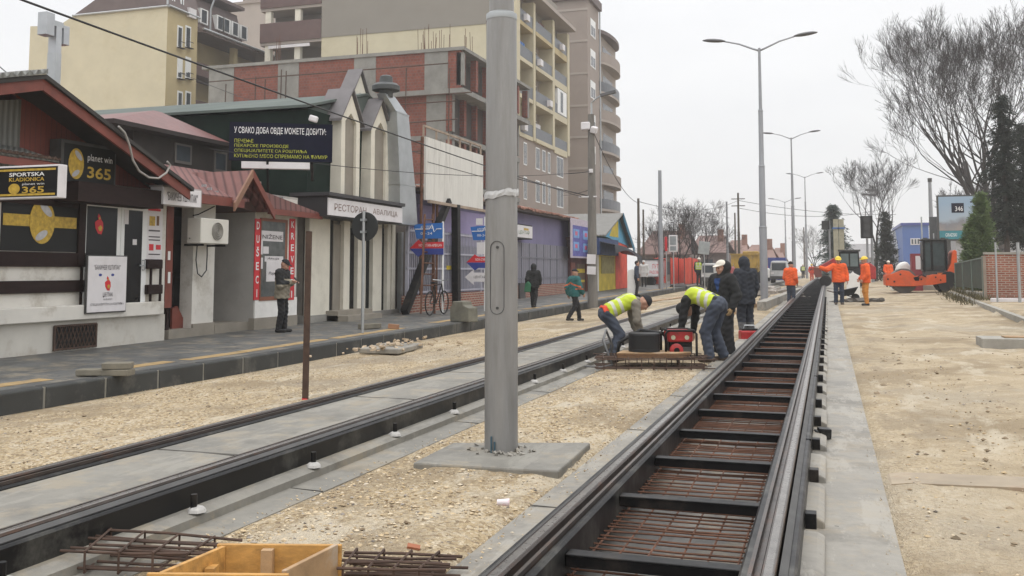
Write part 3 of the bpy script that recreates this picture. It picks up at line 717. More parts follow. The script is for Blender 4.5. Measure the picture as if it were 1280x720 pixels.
# roof sheets with thickness, overhanging the street
m = MB()
m.slab([(-11.5, lv.y, lv.z), (-11.5, pk.y, pk.z), (-22, pk.y, pk.z), (-22, lv.y, lv.z)], (0,0,-.07))
m.slab([(-11.5, pk.y+.002, pk.z), (-11.5, ev.y+.15, ev.z-.06), (-22, ev.y+.15, ev.z-.06), (-22, pk.y+.002, pk.z)], (0,0,-.07))
rf = m.build('roof', M('dark corrugated roof', (.055,.05,.046), .7, .2), t)
m = MB(); ns = 90; f_ = lambda y: pk.z-(pk.y-y)*.27
yy_ = [lv.y+(pk.y-lv.y)*k/ns for k in range(ns+1)]
m.prism([(y, f_(y)+.055+.035*math.sin(y*37)) for y in yy_]+[(y, f_(y)+.005) for y in yy_[::-1]], 'x', -11.47, -13)
m.build('corrugated_edge', CORR, rf)
m = MB()
m.slab([(-11.55, lv.y, lv.z-.075), (-11.55, pk.y, pk.z-.075), (-11.55, pk.y, pk.z-.25), (-11.55, lv.y, lv.z-.25)], (-.05,0,0))
m.slab([(-11.55, pk.y+.002, pk.z-.075), (-11.55, ev.y+.1, ev.z-.115), (-11.55, ev.y+.1, ev.z-.29), (-11.55, pk.y+.002, pk.z-.25)], (-.05,0,0))
m.build('rake_board', REDTRIM, t)
# plinth
m = MB(); fb(m, FX-.2, FX+.10, -40, 205, 409, 455, zmin=-.6); m.build('plinth', M('pale plinth', (.52,.50,.45), .9, .1, 1.5, stain=(.33,.28,.22), stain_amt=.7, bmp=.3), t)
m = MB(); _, d = fb(m, FX-.2, FX+.2, -40, 205, 388, 409); pl = m.build('plinth_ledge', PLASTER, t, bevel=.015)
o, d = fpart('basement_grille', DARK, t, FX-.1, FX+.115, 67, 119, 408, 439)
m = MB(); n = 11
for k in range(n):
    ya = d[0]+(d[1]-d[0])*k/n; h = d[3]-d[2]; w = (d[1]-d[0])/n*2.2
    m.bar((FX+.125, ya, d[2]), (FX+.125, min(d[1], ya+w), d[2]+h*min(1, (d[1]-ya)/w)), .012, .012); m.bar((FX+.135, ya+.02, d[3]), (FX+.135, min(d[1], ya+w), d[3]-h*min(1, (d[1]-ya)/w)), .012, .012)
m.bar((FX+.13,d[0],d[3]),(FX+.13,d[1],d[3]),.03,.03); m.bar((FX+.13,d[0],d[2]+.02),(FX+.13,d[1],d[2]+.02),.03,.03); m.bar((FX+.131,d[0],d[2]),(FX+.131,d[0],d[3]),.03,.03); m.bar((FX+.131,d[1],d[2]),(FX+.131,d[1],d[3]),.03,.03)
m.build('grating', RUSTD, o)
# timber beams
for a in ((-40, 107, 313, 333), (-40, 107, 352, 369)):
    fpart('timber_beam', TIMBER, t, FX-.05, FX+.05, *a)
fpart('timber_post', TIMBER, t, FX-.05, FX+.056, 99, 107.5, 240, 333); fpart('timber_post', TIMBER, t, FX-.05, FX+.03, 101, 104, 334, 392)
fpart('timber_beam', TIMBER, t, FX-.05, FX+.045, -40, 99, 236, 249)
# poster window: black panel, yellow band, yellow and silver globe
o, d = fpart('window_poster', SIGNGR, t, FX-.05, FX+.02, 2, 98, 250, 313)
def globe(parent, X, yc, zc, ry, rz, nm='globe_emblem'):
    m = MB(); vs = [(X, yc+math.cos(a)*ry, zc+math.sin(a)*rz) for a in np.linspace(0, 2*math.pi, 28, endpoint=False)]; m.slab(vs, (.004,0,0)); g = m.build(nm, GOLD, parent)
    m = MB()
    for (cy, cz, sy, sz, rot) in ((.25,.55,.55,.2,-.5), (-.05,-.62,.5,.18,.35), (-.45,.25,.16,.34,.5), (.5,-.1,.14,.3,.2)):
        pts = []
        for a in np.linspace(0, 2*math.pi, 16, endpoint=False):
            u, w = math.cos(a)*sy, math.sin(a)*sz; pts.append((X+.006, yc+(cy+u*math.cos(rot)-w*math.sin(rot))*ry, zc+(cz+u*math.sin(rot)+w*math.cos(rot))*rz))
        if sz < .25: m = MB(); m.slab(pts, (.003,0,0)); m.build('silver_swirl', SILV, g)
    return g
yg, zg = P(53, 277, X=FX+.03).y, P(53, 277, X=FX+.03).z
m = MB(); m.box(FX+.022, FX+.026, d[0]+.02, d[1]-.05, zg-.09, zg+.1); m.build('yellow_band', GOLD, o)
globe(o, FX+.028, yg, zg, .27, .37)
# glazed shop front: frame, pane, door
o, d = fpart('shop_window', WHITEP, t, FX-.05, FX+.05, 106, 150, 251, 389)
fpart('pane', GLASS, o, FX, FX+.054, 108, 146, 257, 340); fpart('pane', GLASS, o, FX, FX+.054, 108, 146, 345, 385)
# red rooster like emblem on the glass
def bird(parent, X, yc, zc, s):
    m = MB()
    body = [(-.5,.2),(-.42,-.3),(-.1,-.75),(.3,-.8),(.5,-.3),(.45,.2),(.2,.5),(.1,.75),(-.1,.95),(-.2,.7),(-.1,.45),(-.3,.35)]
    m.slab([(X, yc+a*s, zc+b*s) for a, b in body], (.003,0,0)); g = m.build('red_bird_emblem', REDP, parent)
    m = MB(); m.slab([(X+.004, yc+(a*.5+.1)*s, zc+(b*.45-.25)*s) for a, b in [(-.5,0),(-.2,-.6),(.3,-.6),(.5,.1),(.1,.5)]], (.003,0,0)); m.slab([(X+.004, yc+(a*.22)*s, zc+(b*.22+.55)*s) for a, b in [(-.5,0),(0,-.6),(.6,0),(.2,.6)]], (.003,0,0)); m.build('yellow_detail', GOLD, g)
q = P(124, 281, X=FX+.06); bird(o, FX+.058, q.y, q.z, .21)
o, d = fpart('shop_door', WHITEP, t, FX-.05, FX+.06, 150.5, 183, 253, 388)
fpart('pane', GLASS, o, FX, FX+.064, 155, 177, 262, 379)
fpart('notice', SIGNW, o, FX, FX+.068, 155.5, 161, 262, 280); fpart('sticker', SIGNW, o, FX, FX+.068, 166, 171, 299, 306)
m = MB(); q = P(180, 332, X=FX+.1); m.tube([(FX+.06, q.y, q.z-.08), (FX+.12, q.y, q.z-.08), (FX+.12, q.y, q.z+.1), (FX+.06, q.y, q.z+.1)], .012, 8); m.tube([(FX+.06,q.y,q.z),(FX+.12,q.y-.02,q.z),(FX+.13,q.y-.16,q.z)], .012, 8); m.build('door_handle', GALV, o)
# doorstep stain, brackets and menu board
o, d = fpart('menu_board', SIGNW, t, FX, FX+.05, 184, 203, 257, 324)
for a, mt in (((185.5, 201, 260, 263), REDP), ((187, 194, 270, 282), GOLD), ((196, 199, 270, 282), PLYE), ((186, 200, 287, 289), LETD), ((186, 200, 295, 296.5), LETD), ((186, 200, 299, 300.5), LETD), ((186.5, 192, 305, 313), REDP), ((195, 201, 306, 312), REDP), ((186, 200, 317, 318.5), LETD)):
    fpart('printed_block', mt, o, FX+.05, FX+.054, *a)
for a in ((185, 204, 324, 336), (185, 204, 356, 368)): fpart('wall_bracket', TIMBER, t, FX, FX+.14, *a, bevel=.02)
for px in (188, 200): fpart('timber_post', TIMBER, t, FX, FX+.03, px, px+1.8, 336, 392)
fpart('door_sill', M('dark green stained sill', (.035,.045,.04), .6), t, FX, FX+.12, 160, 186, 381, 390)
# fascia over the front with end cap
fpart('fascia', TIMBER, t, FX-.05, FX+.55, 98, 205, 226, 251)
# drainpipe
# the lightbox on the gable
t = thing('lightbox_sign', 'slanting black lightbox with golden globe fixed on the red gable', 'shop sign', (-12.0, Yat(110), Zat(110, 235)))
o, d = fpart('box', JGREY, t, FX+.06, FX+.30, 76, 145, 173, 231); yA, yB, zA, zB = d
fpart('face', SIGNGR, t, FX+.30, FX+.304, 80, 143.5, 178, 229)
h = zB-zA; L = yB-yA; X = FX+.306
globe(t, X, yA+L*.26, zA+h*.5, L*.135, h*.34)
text('planet win', (X, yA+L*.46, zA+h*.56), RT, UP, L*.46, h*.2, LETW, t); text('365', (X, yA+L*.46, zA+h*.22), RT, UP, L*.44, h*.26, GOLD, t, bold=.02)
# projecting lightbox, faces along the street
Yp = 10.3; a = P(74, 227, Y=Yp); zt, zb2 = P(40, 206.5, Y=Yp).z, P(40, 248, Y=Yp).z
x1 = a.x; x0 = FX+.02
t = thing('projecting_sign', 'projecting black and gold lightbox at the left edge, under the corrugated awning', 'shop sign', (-11, Yp, zb2))
m = MB(); m.box(x0, x1+.0, Yp, Yp+.14, zb2, zt); m.build('box', SIGNW, t, bevel=.01)
m = MB(); m.box(x0+.02, x1-.03, Yp-.004, Yp+.1, zb2+.025, zt-.025); m.build('face', SIGNBK, t)
for z in (zt-.075, zb2+.04):
    m = MB(); m.box(x0+.04, x1-.06, Yp-.008, Yp, z, z+.028); m.build('gold_line', GOLD, t)
hh = zt-zb2; xs = P(12, 227, Y=Yp).x; w = P(56, 227, Y=Yp).x-xs
text('SPORTSKA', (xs, Yp-.006, zb2+hh*.67), (1,0,0), UP, w, hh*.115, LETW, t, bold=.02); text('KLADIONICA', (xs, Yp-.006, zb2+hh*.52), (1,0,0), UP, w, hh*.115, GOLD, t, bold=.02)
text('planet win', (xs+w*.38, Yp-.006, zb2+hh*.385), (1,0,0), UP, w*.62, hh*.085, LETW, t); text('365', (xs+w*.38, Yp-.006, zb2+hh*.16), (1,0,0), UP, w*.62, hh*.2, GOLD, t, bold=.02)
m = MB(); c = Vector((xs+w*.15, Yp-.006, zb2+hh*.3)); m.slab([c+Vector((math.cos(a)*w*.16, 0, math.sin(a)*hh*.16)) for a in np.linspace(0, 6.283, 24, endpoint=False)], (0,-.004,0)); m.build('globe_emblem', GOLD, t)
# small corrugated awning above it
t = thing('corrugated_awning', 'small red edged corrugated awning over the projecting lightbox', 'awning', (-12, 10.6, Zat(20, 200)))
e0 = P(-30, 186, X=-11.6); e1 = P(74, 205, X=-11.6)
m = MB(); m.slab([(-11.6, e0.y, e0.z), (-11.6, e1.y, e0.z), (FX, e1.y, e0.z+.25), (FX, e0.y, e0.z+.25)], (0,0,-.03)); m.build('sheet', CORR, t)
m = MB(); yy_ = [e0.y+(e1.y-e0.y)*k/70 for k in range(71)]
m.prism([(y, e0.z+.03+.025*math.sin(y*50)) for y in yy_]+[(y, e0.z+.002) for y in yy_[::-1]], 'x', -11.57, -11.7)
m.build('corrugated_edge', RUSTD, t)
m = MB(); m.box(-11.63, -11.59, e0.y, e1.y, e0.z-.16, e0.z-.05); m.build('edge_board', REDTRIM, t)
# white advertising board leaning below the window
t = thing('poster_board', 'white advertising board with a red bird leaning on the shop ledge', 'sign board', (FX+.25, Yat(135), Zat(135, 390)))
o, d = fpart('board', SIGNW, t, FX+.215, FX+.25, 110, 158, 320, 391, bevel=.006); yA, yB, zA, zB = d; L = yB-yA; h = zB-zA; X = FX+.252
m = MB(); m.box(FX+.2, FX+.236, yA-.02, yB+.02, zA-.02, zB+.02); m.build('frame', JGREY, t)
text('"БАКИЧЕВ УШТИПАК"', (X, yA+L*.14, zA+h*.76), RT, UP, L*.68, h*.085, LETD, t); bird(t, X, yA+L*.5, zA+h*.5, h*.15)
text('ЏЕПАК', (X, yA+L*.38, zA+h*.26), RT, UP, L*.26, h*.09, LETD, t); text('НА ЋУМУРУ', (X, yA+L*.39, zA+h*.21), RT, UP, L*.24, h*.03, LETD, t); text('СПЕЦИЈАЛИТЕТИ СА РОШТИЉА', (X, yA+L*.07, zA+h*.11), RT, UP, L*.86, h*.05, LETD, t)
for dy in (.3, .62):
    m = MB(); m.slab([(X, yA+L*(dy+.04*math.cos(a)), zA+h*(.665+.025*math.sin(a))) for a in np.linspace(0, 6.283, 10, endpoint=False)], (.003,0,0)); m.build('printed_leaf', BLUED, t)
# bracketed corner sign of the grill
t = thing('shop_sign', 'small white corner sign board with dark lettering under the red roof', 'shop sign', (FX+.6, Yat(228), Zat(228, 258)))
o, d = fpart('board', SIGNW, t, FX+.30, FX+.60, 204.5, 251.5, 233, 255, bevel=.006); yA, yB, zA, zB = d; L = yB-yA; h = zB-zA
text('"БАКИЧЕВ УШТИПАК"', (FX+.602, yA+L*.08, zA+h*.25), RT, UP, L*.82, h*.48, LETD, t, bold=.01)
m = MB(); m.box(FX+.28, FX+.585, yA-.02, yB+.03, zB+.0, zB+.03); m.box(FX+.28,FX+.585,yB+.002,yB+.04,zA,zB); m.build('trim', M('pinkish trim', (.36,.32,.32), .6), t)
# chimney flue behind: rectangular steel T
Xc = -14.2; t = thing('flue', 'T shaped galvanised steel flue rising behind the red gable', 'chimney flue', (Xc, Yat(66, 100, Xc), 4))
yc = P(68, 70, X=Xc).y; zj = P(66, 66, X=Xc).z; NEWST = M('pale new steel', (.46,.48,.5), .45, .12, 3, metal=.6)
z1 = P(56, 44, X=Xc).z; z2 = P(56, 15, X=Xc).z
m = MB(); m.box(Xc-.1, Xc+.1, yc-.075, yc+.075, 2.5, zj); m.build('shaft', GALV, t); m = MB(); m.box(Xc-.095, Xc+.095, yc-.07, yc+.07, zj+.002, z1+.22); m.build('shaft', NEWST, t)
m = MB(); m.box(Xc-.12, Xc+.10, yc-.33, yc-.12, z1, z2); m.build('outlet_box', NEWST, t, bevel=.01)
m = MB(); m.box(Xc-.10, Xc+.08, yc+.14, yc+.29, z1-.09, z2-.16); m.build('outlet_box', NEWST, t, bevel=.01)
m = MB(); m.box(Xc-.09, Xc+.07, yc-.119, yc+.139, z1+.223, z2-.12); m.build('cross_duct', GALV, t)
# ---------------------------------------------------------------- mattress shop
y0, y1 = Yat(207), Yat(401)
t = thing('tiled_roof_shop', 'narrow whitewashed shop under a brown red tiled pent roof with a small gablet', 'shop building', (FX, (y0+y1)/2, -.1))
XB = -13.7
zr = Zat(300, 200, XB)
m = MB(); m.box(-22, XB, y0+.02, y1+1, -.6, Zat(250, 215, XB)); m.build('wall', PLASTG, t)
# dark doorway at the left with red posts
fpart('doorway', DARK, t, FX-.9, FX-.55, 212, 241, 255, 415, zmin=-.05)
o, d = fpart('door', M('dark brown door', (.03,.026,.024), .6, .3), t, FX-.55, FX-.5, 214, 240, 262, 413)
for a in ((217, 236, 270, 300), (217, 236, 306, 340), (217, 236, 346, 400)): fpart('door_panel', M('door panel', (.045,.042,.042), .5), o, FX-.5, FX-.485, *a)
fpart('red_post', REDTRIM, t, FX-.6, FX, 207.5, 216, 255, 385); fpart('timber_post', TIMBER, t, FX-.2, FX-.02, 208, 211, 385, 430, zmin=-.2)
m = MB(); q = P(215, 408, X=FX-.2); m.slab([(FX-.2,q.y,.0),(FX-.2,q.y+.55,.0),(FX-.2,q.y+.5,.1),(FX-.2,q.y+.15,.55),(FX-.2,q.y,.5)], (-.05,0,0)); m.build('red_panel', REDTRIM, t)
fpart('red_notice', WHITEP, t, FX-.02, FX+.004, 210, 213, 314, 325); fpart('red_notice', WHITEP, t, FX-.02, FX+.004, 210, 213, 340, 354)
fpart('wall_pier', PLASTER, t, FX-.3, FX, 241, 268, 245, 415, zmin=-.5)
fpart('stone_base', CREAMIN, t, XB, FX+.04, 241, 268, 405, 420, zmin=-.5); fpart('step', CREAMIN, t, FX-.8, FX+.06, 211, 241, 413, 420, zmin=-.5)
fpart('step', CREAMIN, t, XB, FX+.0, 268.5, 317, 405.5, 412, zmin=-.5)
# projecting box with the shop window
o, d = fpart('wall_box', PLASTG, t, XB-.1, FX+.12, 318, 371, 240, 410, zmin=-.5)
fpart('box_front', PLASTER, t, FX+.12, FX+.125, 318.5, 370.5, 243, 372); fpart('box_base', WHITE, t, FX+.12, FX+.13, 318.5, 371, 374, 398); fpart('stone_base', CREAMIN, t, FX+.0, FX+.15, 317.5, 371.5, 398, 418, zmin=-.5)
o, d = fpart('shop_window', M('orange brown window frame', (.20,.07,.035), .5), t, FX+.1, FX+.15, 325.5, 359, 272, 376)
fpart('pane', M('shop glass grey', (.10,.11,.11), .15, .4), o, FX+.15, FX+.154, 327, 356, 276, 371)
o2, d2 = fpart('notice', SIGNW, o, FX+.154, FX+.158, 327, 354, 288, 301)
text('NIŽENE', (FX+.16, d2[0]+.03, d2[2]+(d2[3]-d2[2])*.22), RT, UP, (d2[1]-d2[0])*.93, (d2[3]-d2[2])*.5, LETD, o2, bold=.01)
for i, a in enumerate(((329, 336, 308, 317), (331, 354, 320, 327), (333, 354, 327, 352), (326.5, 328.5, 300, 318), (326.5, 328.5, 322, 336))): 
    o3, d3 = fpart('notice', SIGNW, o, FX+.154, FX+.157+.0012*i, *a)
    if i in (1, 2): text('Akcija' if i == 1 else 'Popust', (FX+.165, d3[0]+.08, d3[2]+(d3[3]-d3[2])*.3), RT, UP, (d3[1]-d3[0])*.65, (d3[3]-d3[2])*(.5 if i == 1 else .2), LETD, o3, shear=.3)
for (a, b, s) in ((318.3, 325, 'DUŠECI'), (361.5, 368.5, 'KREVETI')):
    o, d = fpart('red_strip', REDP, t, FX+.12, FX+.14, a, b, 273, 375)
    n = len(s); h = (d[3]-d[2])/n
    for i, ch in enumerate(s):
        hh = h*(.72 if ch == 'Š' else .58); w = (d[1]-d[0])*(.55 if ch != 'I' else .16)
        text(ch, (FX+.142, (d[0]+d[1])/2-w/2, d[3]-h*(i+.8)), RT, UP, w, hh, LETW, o, bold=.02)
o, d = fpart('red_strip', REDP, t, XB+.0, XB+.06, 268, 283, 256, 276); text('P', (XB+.062, d[0]+.1, d[2]+.1), RT, UP, .28, .36, LETW, o)
# grey recess right of the window
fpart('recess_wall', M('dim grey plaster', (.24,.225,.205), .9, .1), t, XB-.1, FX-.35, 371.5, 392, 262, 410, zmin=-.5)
m = MB(); q = P(295, 404, X=XB+.3); m.box(XB+.1, XB+.4, q.y-.15, q.y+.25, .03, .3); m.build('foot_scraper', JGREY, t)
# pent roof of tiles with a gablet
Xe = FX+.5
e0, e1 = P(205, 236, X=Xe), P(298, 250.5, X=Xe); u0, u1 = P(222, 208, X=XB), P(335, 214, X=XB)
m = MB(); m.slab([(Xe, e0.y, e0.z), (Xe, e1.y+.4, e0.z), (XB, e1.y+1.6, u0.z), (XB, e0.y-.1, u0.z)], (0,0,-.06)); rf = m.build('pent_roof', TILES, t)
m = MB(); m.box(Xe-.05, Xe+.02, e0.y, e1.y+.2, e0.z-.2, e0.z-.03); m.build('eave_board', REDTRIM, rf)
# gablet at the projecting box
ga = P(315, 213, X=Xe+.1); gl = P(294, 250, X=Xe+.1); gr = P(341, 261, X=Xe+.1)
m = MB(); Xg = Xe+.12
m.slab([(Xg, gl.y, gl.z), (Xg, ga.y, ga.z), (XB, ga.y, ga.z), (XB, gl.y, gl.z)], (0,0,-.07)); m.slab([(Xg, ga.y+.002, ga.z), (Xg, gr.y, gr.z), (XB, gr.y, gr.z), (XB, ga.y+.002, ga.z)], (0,0,-.07)); g = m.build('gablet_roof', TILES, t)
m = MB(); m.slab([(Xg+.02, gl.y-.05, gl.z-.06), (Xg+.02, ga.y, ga.z+.02), (Xg+.02, ga.y, ga.z-.16), (Xg+.02, gl.y-.05, gl.z-.24)], (-.05,0,0)); m.build('barge_board', M('light brown barge board', (.23,.12,.075), .6, .2), g)
m = MB(); m.slab([(Xg+.02, ga.y+.001, ga.z+.02), (Xg+.02, gr.y+.05, gr.z-.06), (Xg+.02, gr.y+.05, gr.z-.24), (Xg+.02, ga.y+.001, ga.z-.16)], (-.05,0,0)); m.build('barge_board', REDTRIM, g)
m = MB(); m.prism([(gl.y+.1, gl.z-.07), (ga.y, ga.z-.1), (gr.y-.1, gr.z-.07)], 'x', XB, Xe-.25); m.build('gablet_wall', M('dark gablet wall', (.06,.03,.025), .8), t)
# right hand slope running down to the eave
r0, r1 = P(340, 254, X=Xe), P(402, 268, X=Xe); rz0 = r0.z-.05
m = MB(); m.slab([(Xe, r0.y-.3, rz0-.05), (Xe, r1.y, rz0-.06), (XB, r1.y-.2, rz0+.5), (XB, ga.y+.1, ga.z-.12), (Xe-.1, ga.y+.15, ga.z-.3)], (0,0,-.05)); rf2 = m.build('pent_roof', TILES, t)
m = MB(); m.box(Xe-.05, Xe+.02, r0.y-.1, r1.y+.02, rz0-.2, rz0-.075); m.build('eave_board', REDTRIM, rf2)
for k, (a, b) in enumerate(((212,213),(222,219),(231,226),(240,231),(248,236))[:0]): pass
m = MB()
for (px, py) in ((255, 232), (262, 236), (270, 240), (278, 243), (352, 247), (362, 254), (371, 258), (380, 262), (389, 265)):
    q = P(px, py, X=Xe-.25); m.obox((q.x, q.y, q.z), (.1,.03,.05))
m.build('snow_guard', GALV, rf)
# attic storey with hip roof
Xa = -14.6
ya, yb = Yat(166, 180, Xa), Yat(290, 190, Xa); ze = Zat(225, 166, Xa+.3); 
m = MB(); m.box(-21, Xa, ya, yb, u0.z-.9, ze); m.build('attic_wall', M('dark attic wall', (.05,.042,.037), .85, .3), t)
for a in ((219, 240, 178, 203), (268, 284, 188, 214)):
    o, d = fpart('window', M('grey window frame', (.12,.11,.10), .6), t, Xa-.05, Xa+.03, *a); fpart('pane', GLASS2, o, Xa, Xa+.034, a[0]+2, a[1]-2, a[2]+3, a[3]-3)
hp = P(192, 138, X=-15.9); el = P(142, 153, X=Xa+.35); er = P(290, 172, X=Xa+.35)
m = MB(); A_ = Vector((Xa+.35, el.y, ze)); B_ = Vector((Xa+.35, er.y, ze)); C_ = Vector((-20, er.y, ze)); D_ = Vector((-20, el.y, ze)); r1_ = Vector((-15.9, hp.y, hp.z)); r2_ = Vector((-15.9, max(hp.y+.3, er.y-2.6), hp.z))
m.add([A_, B_, C_, D_, r1_, r2_], [(0,1,5,4),(1,2,5),(2,3,4,5),(3,0,4),(3,2,1,0)]); rf3 = m.build('hip_roof', DKRED, t)
m = MB(); m.box(-20, Xa+.38, el.y-.03, er.y+.03, ze-.1, ze-.004); m.build('eave_board', M('dark eave', (.04,.03,.028), .8), rf3)
# air conditioner
t = thing('air_conditioner', 'white air conditioner outdoor unit on the whitewashed pier', 'air conditioner', (FX+.3, Yat(262), Zat(262, 305)))
o, d = fpart('casing', M('off white casing', (.60,.585,.53), .5, .06), t, FX+.12, FX+.45, 251, 286, 272, 304, bevel=.015); yA, yB, zA, zB = d; yc = yA+(yB-yA)*.58; zc = (zA+zB)/2; rr = (zB-zA)*.36
m = MB(); m.lathe([(rr, 0), (rr, .012)], (FX+.45, yc, zc), 24, 'x'); g = m.build('fan_grille', M('dark grey fan grille', (.12,.115,.10), .7), t)
m = MB()
for q in (.25, .5, .75, .98): m.tube([(FX+.466, yc+math.cos(a)*rr*q, zc+math.sin(a)*rr*q) for a in np.linspace(0, 6.283, 25)], .006, 5)
m.build('grille_ring', M('grille wire', (.4,.38,.34), .6), g)
m = MB(); m.bar((FX, yA+.1, zA-.03), (FX+.45, yA+.1, zA-.03), .04, .04); m.build('bracket', BLACK, t); m = MB(); m.bar((FX, yB-.1, zA-.03), (FX+.45, yB-.1, zA-.03), .04, .04); m.build('bracket', BLACK, t)
m = MB(); pts = [(FX+.2, yA-.02, zA+.1)]; 
for px, py in ((247, 300), (245, 325), (247, 342), (252, 346), (258, 338), (259, 318), (259, 308)): q = P(px, py, X=FX+.1); pts.append(q)
m.tube(pts, .014, 6); m.build('hose', JGREY, t); m = MB(); q = P(248, 268, X=FX+.15); m.tube([(FX+.02,q.y,q.z-.02), q, P(268, 258, X=FX+.2)], .012, 6); m.build('pipe', BLACK, t)
# ---------------------------------------------------------------- restaurant with gothic dormers
RX = -12.4; y0, y1 = Yat(386), Yat(507)
t = thing('restaurant', 'restaurant with cream pointed dormers rising from a dark green slope', 'restaurant building', (RX, (y0+y1)/2, 0))
zE = Zat(420, 245); 
m = MB(); m.box(-24, RX-.2, y0+.05, y1, -.6, zE); m.build('wall', M('dim beige back wall', (.25,.23,.20), .9), t)
# green slope: from the eave up to the flat roof
Xt = P(387, 136, Y=y0-.2).x; ztop = P(387, 136, Y=y0-.2).z; yl = P(170, 170, X=Xt).y
yl = min(yl, y0-5.5)
m = MB(); m.prism([(Xt, ztop), (RX+.02, zE-.05), (RX+.02, zE-.35), (-24, zE-.35), (-24, ztop)], 'y', y0-.2, y1); m.build('green_slope', GREENROOF, t)
# pale roof above
m = MB(); yr_ = y0+3.2; zr2 = P(385, 124, Y=yr_).z; m.slab([(Xt+.05, y0-.35, ztop+.02), (Xt-.1, yr_, zr2), (-24.2, yr_, zr2), (-24.2, y0-.35, ztop+.02)], (0,0,.07)); m.slab([(Xt-.1, yr_+.002, zr2), (Xt-.1, y1, ztop+.3), (-24.2, y1, ztop+.3), (-24.2, yr_+.002, zr2)], (0,0,.07)); m.prism([(y0-.15, ztop+.01), (yr_, zr2-.01), (y1-.05, ztop+.28), (y1-.05, ztop-.2), (y0-.15, ztop-.2)], 'x', Xt-.12, -24); m.build('flat_roof', GREENTOP, t)
# columns and glazing below the sign
for a, b in ((386, 412), (429.5, 437), (447, 457), (466, 477), (484, 488), (490, 494)):
    w = fpart('column', CREAM, t, RX-.13, RX, a, b, 268, 410, zmin=-.3)
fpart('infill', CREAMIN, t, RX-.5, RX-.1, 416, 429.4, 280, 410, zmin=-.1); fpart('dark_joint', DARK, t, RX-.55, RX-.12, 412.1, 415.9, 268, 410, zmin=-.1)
for a, b in ((437.1, 446.9), (457.1, 465.9), (477.1, 483.9)):
    o, d = fpart('window', DARK, t, RX-.5, RX-.12, a, b, 285, 396); fpart('pane', GLASS, o, RX-.12, RX-.115, a+1, b-.6, 292, 390)
fpart('stone_base', M('grey stone base', (.26,.25,.225), .9, .2, 4), t, RX-.5, RX+.03, 384, 412, 395, 414, zmin=-.4); fpart('stone_base', M('grey stone base2', (.24,.23,.21), .9, .2, 4), t, RX-.5, RX+.02, 434, 508, 392, 404, zmin=-.4)
for i, (a, b) in enumerate(((.35, -.02), (.65, -.06))):
    m = MB(); m.box(RX-.4, RX+a, Yat(408), Yat(452), -.5, .18-.12*i+rise(20)); m.build('step', CREAMIN, t)
fpart('end_wall', M('brown end wall', (.12,.10,.085), .85), t, RX-3, RX-.1, 494.2, 508, 280, 402, zmin=-.4)
# sign fascia
XS = RX+.75
ys0, ys1 = P(410.5, 257, X=XS).y, P(503, 275, X=XS).y; zs1, zs0 = P(410.5, 247, X=XS).z, P(410.5, 268.5, X=XS).z
m = MB(); m.box(RX-.3, XS-.03, ys0-.02, ys1+.02, zs0-.03, zs1+.05); fa = m.build('fascia', M('dark fascia sheet', (.035,.033,.036), .6, .2), t)
m = MB(); m.box(RX-.3, XS+.06, ys0-.08, ys1+.06, zs1+.052, zs1+.14); m.build('cornice', M('dark grey cornice', (.055,.052,.058), .5), fa)
m = MB(); m.box(XS-.03, XS, ys0, ys1, zs0, zs1); sg = m.build('sign_face', SIGNW, t)
h = zs1-zs0; L = ys1-ys0
text('РЕСТОРАН', (XS+.002, ys0+L*.07, zs0+h*.3), RT, UP, L*.40, h*.42, M('brown sign letters', (.22,.15,.13), .6), sg); text('АВАЛИЦА', (XS+.002, ys0+L*.56, zs0+h*.3), RT, UP, L*.36, h*.42, M('brown sign letters2', (.22,.15,.13), .6), sg)
# dormers
def dormer(pxl, pxr, pxa, pya, pyf, pyb, Xf, depth, pxs=None):
    a, b = P(pxl, pyf, X=Xf), P(pxr, pyf, X=Xf); yc = (a.y+b.y)/2; zf = a.z; za = P(pxa, pya, X=Xf).z; zb = P(pxl, pyb, X=Xf).z
    d = MB(); d.prism([(a.y, zb), (b.y, zb), (b.y, zf), (yc, za), (a.y, zf)], 'x', Xf-depth, Xf-.12); w = d.build('dormer', CREAM, t)
    fw = (b.y-a.y)*.2
    d = MB(); pr = [(a.y, zb), (a.y, zf), (yc, za), (b.y, zf), (b.y, zb), (b.y-fw, zb), (b.y-fw, zf-.05), (yc, za-.55), (a.y+fw, zf-.05), (a.y+fw, zb)]
    q0 = [(Xf-.118, p[0], p[1]) for p in pr]; n = 10
    # frame as strips round the pointed niche
    for i0, i1, j1, j0 in ((0,1,8,9), (1,2,7,8), (2,3,6,7), (3,4,5,6)):
        d.slab([q0[i0], q0[i1], q0[j1], q0[j0]], (.12,0,0))
    d.build('frame', CREAM, w)
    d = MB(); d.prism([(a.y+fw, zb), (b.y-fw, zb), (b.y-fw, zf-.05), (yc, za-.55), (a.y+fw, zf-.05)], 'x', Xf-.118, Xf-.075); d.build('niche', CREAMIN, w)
    d = MB(); o = .16
    d.slab([(Xf+.08, a.y-o, zf-.10), (Xf+.08, yc, za+.08), (Xf-depth, yc, za+.08), (Xf-depth, a.y-o, zf-.10)], (0,0,.07)); d.slab([(Xf+.08, yc+.002, za+.08), (Xf+.08, b.y+o, zf-.10), (Xf-depth, b.y+o, zf-.10), (Xf-depth, yc+.002, za+.08)], (0,0,.07)); d.build('dormer_roof', SLATE, w)
dormer(427, 450, 438, 116, 147, 244, RX+.34, .7); dormer(464, 487, 476, 129, 160, 252, RX+.34, .6)
dormer(436, 463, 445, 90, 128, 190, RX-.6, .4); dormer(496, 506, 501, 150, 172, 256, RX+.3, .5)
fpart('drain_pipe', GALV, t, RX-.05, RX+.08, 501.5, 504, 290, 398)
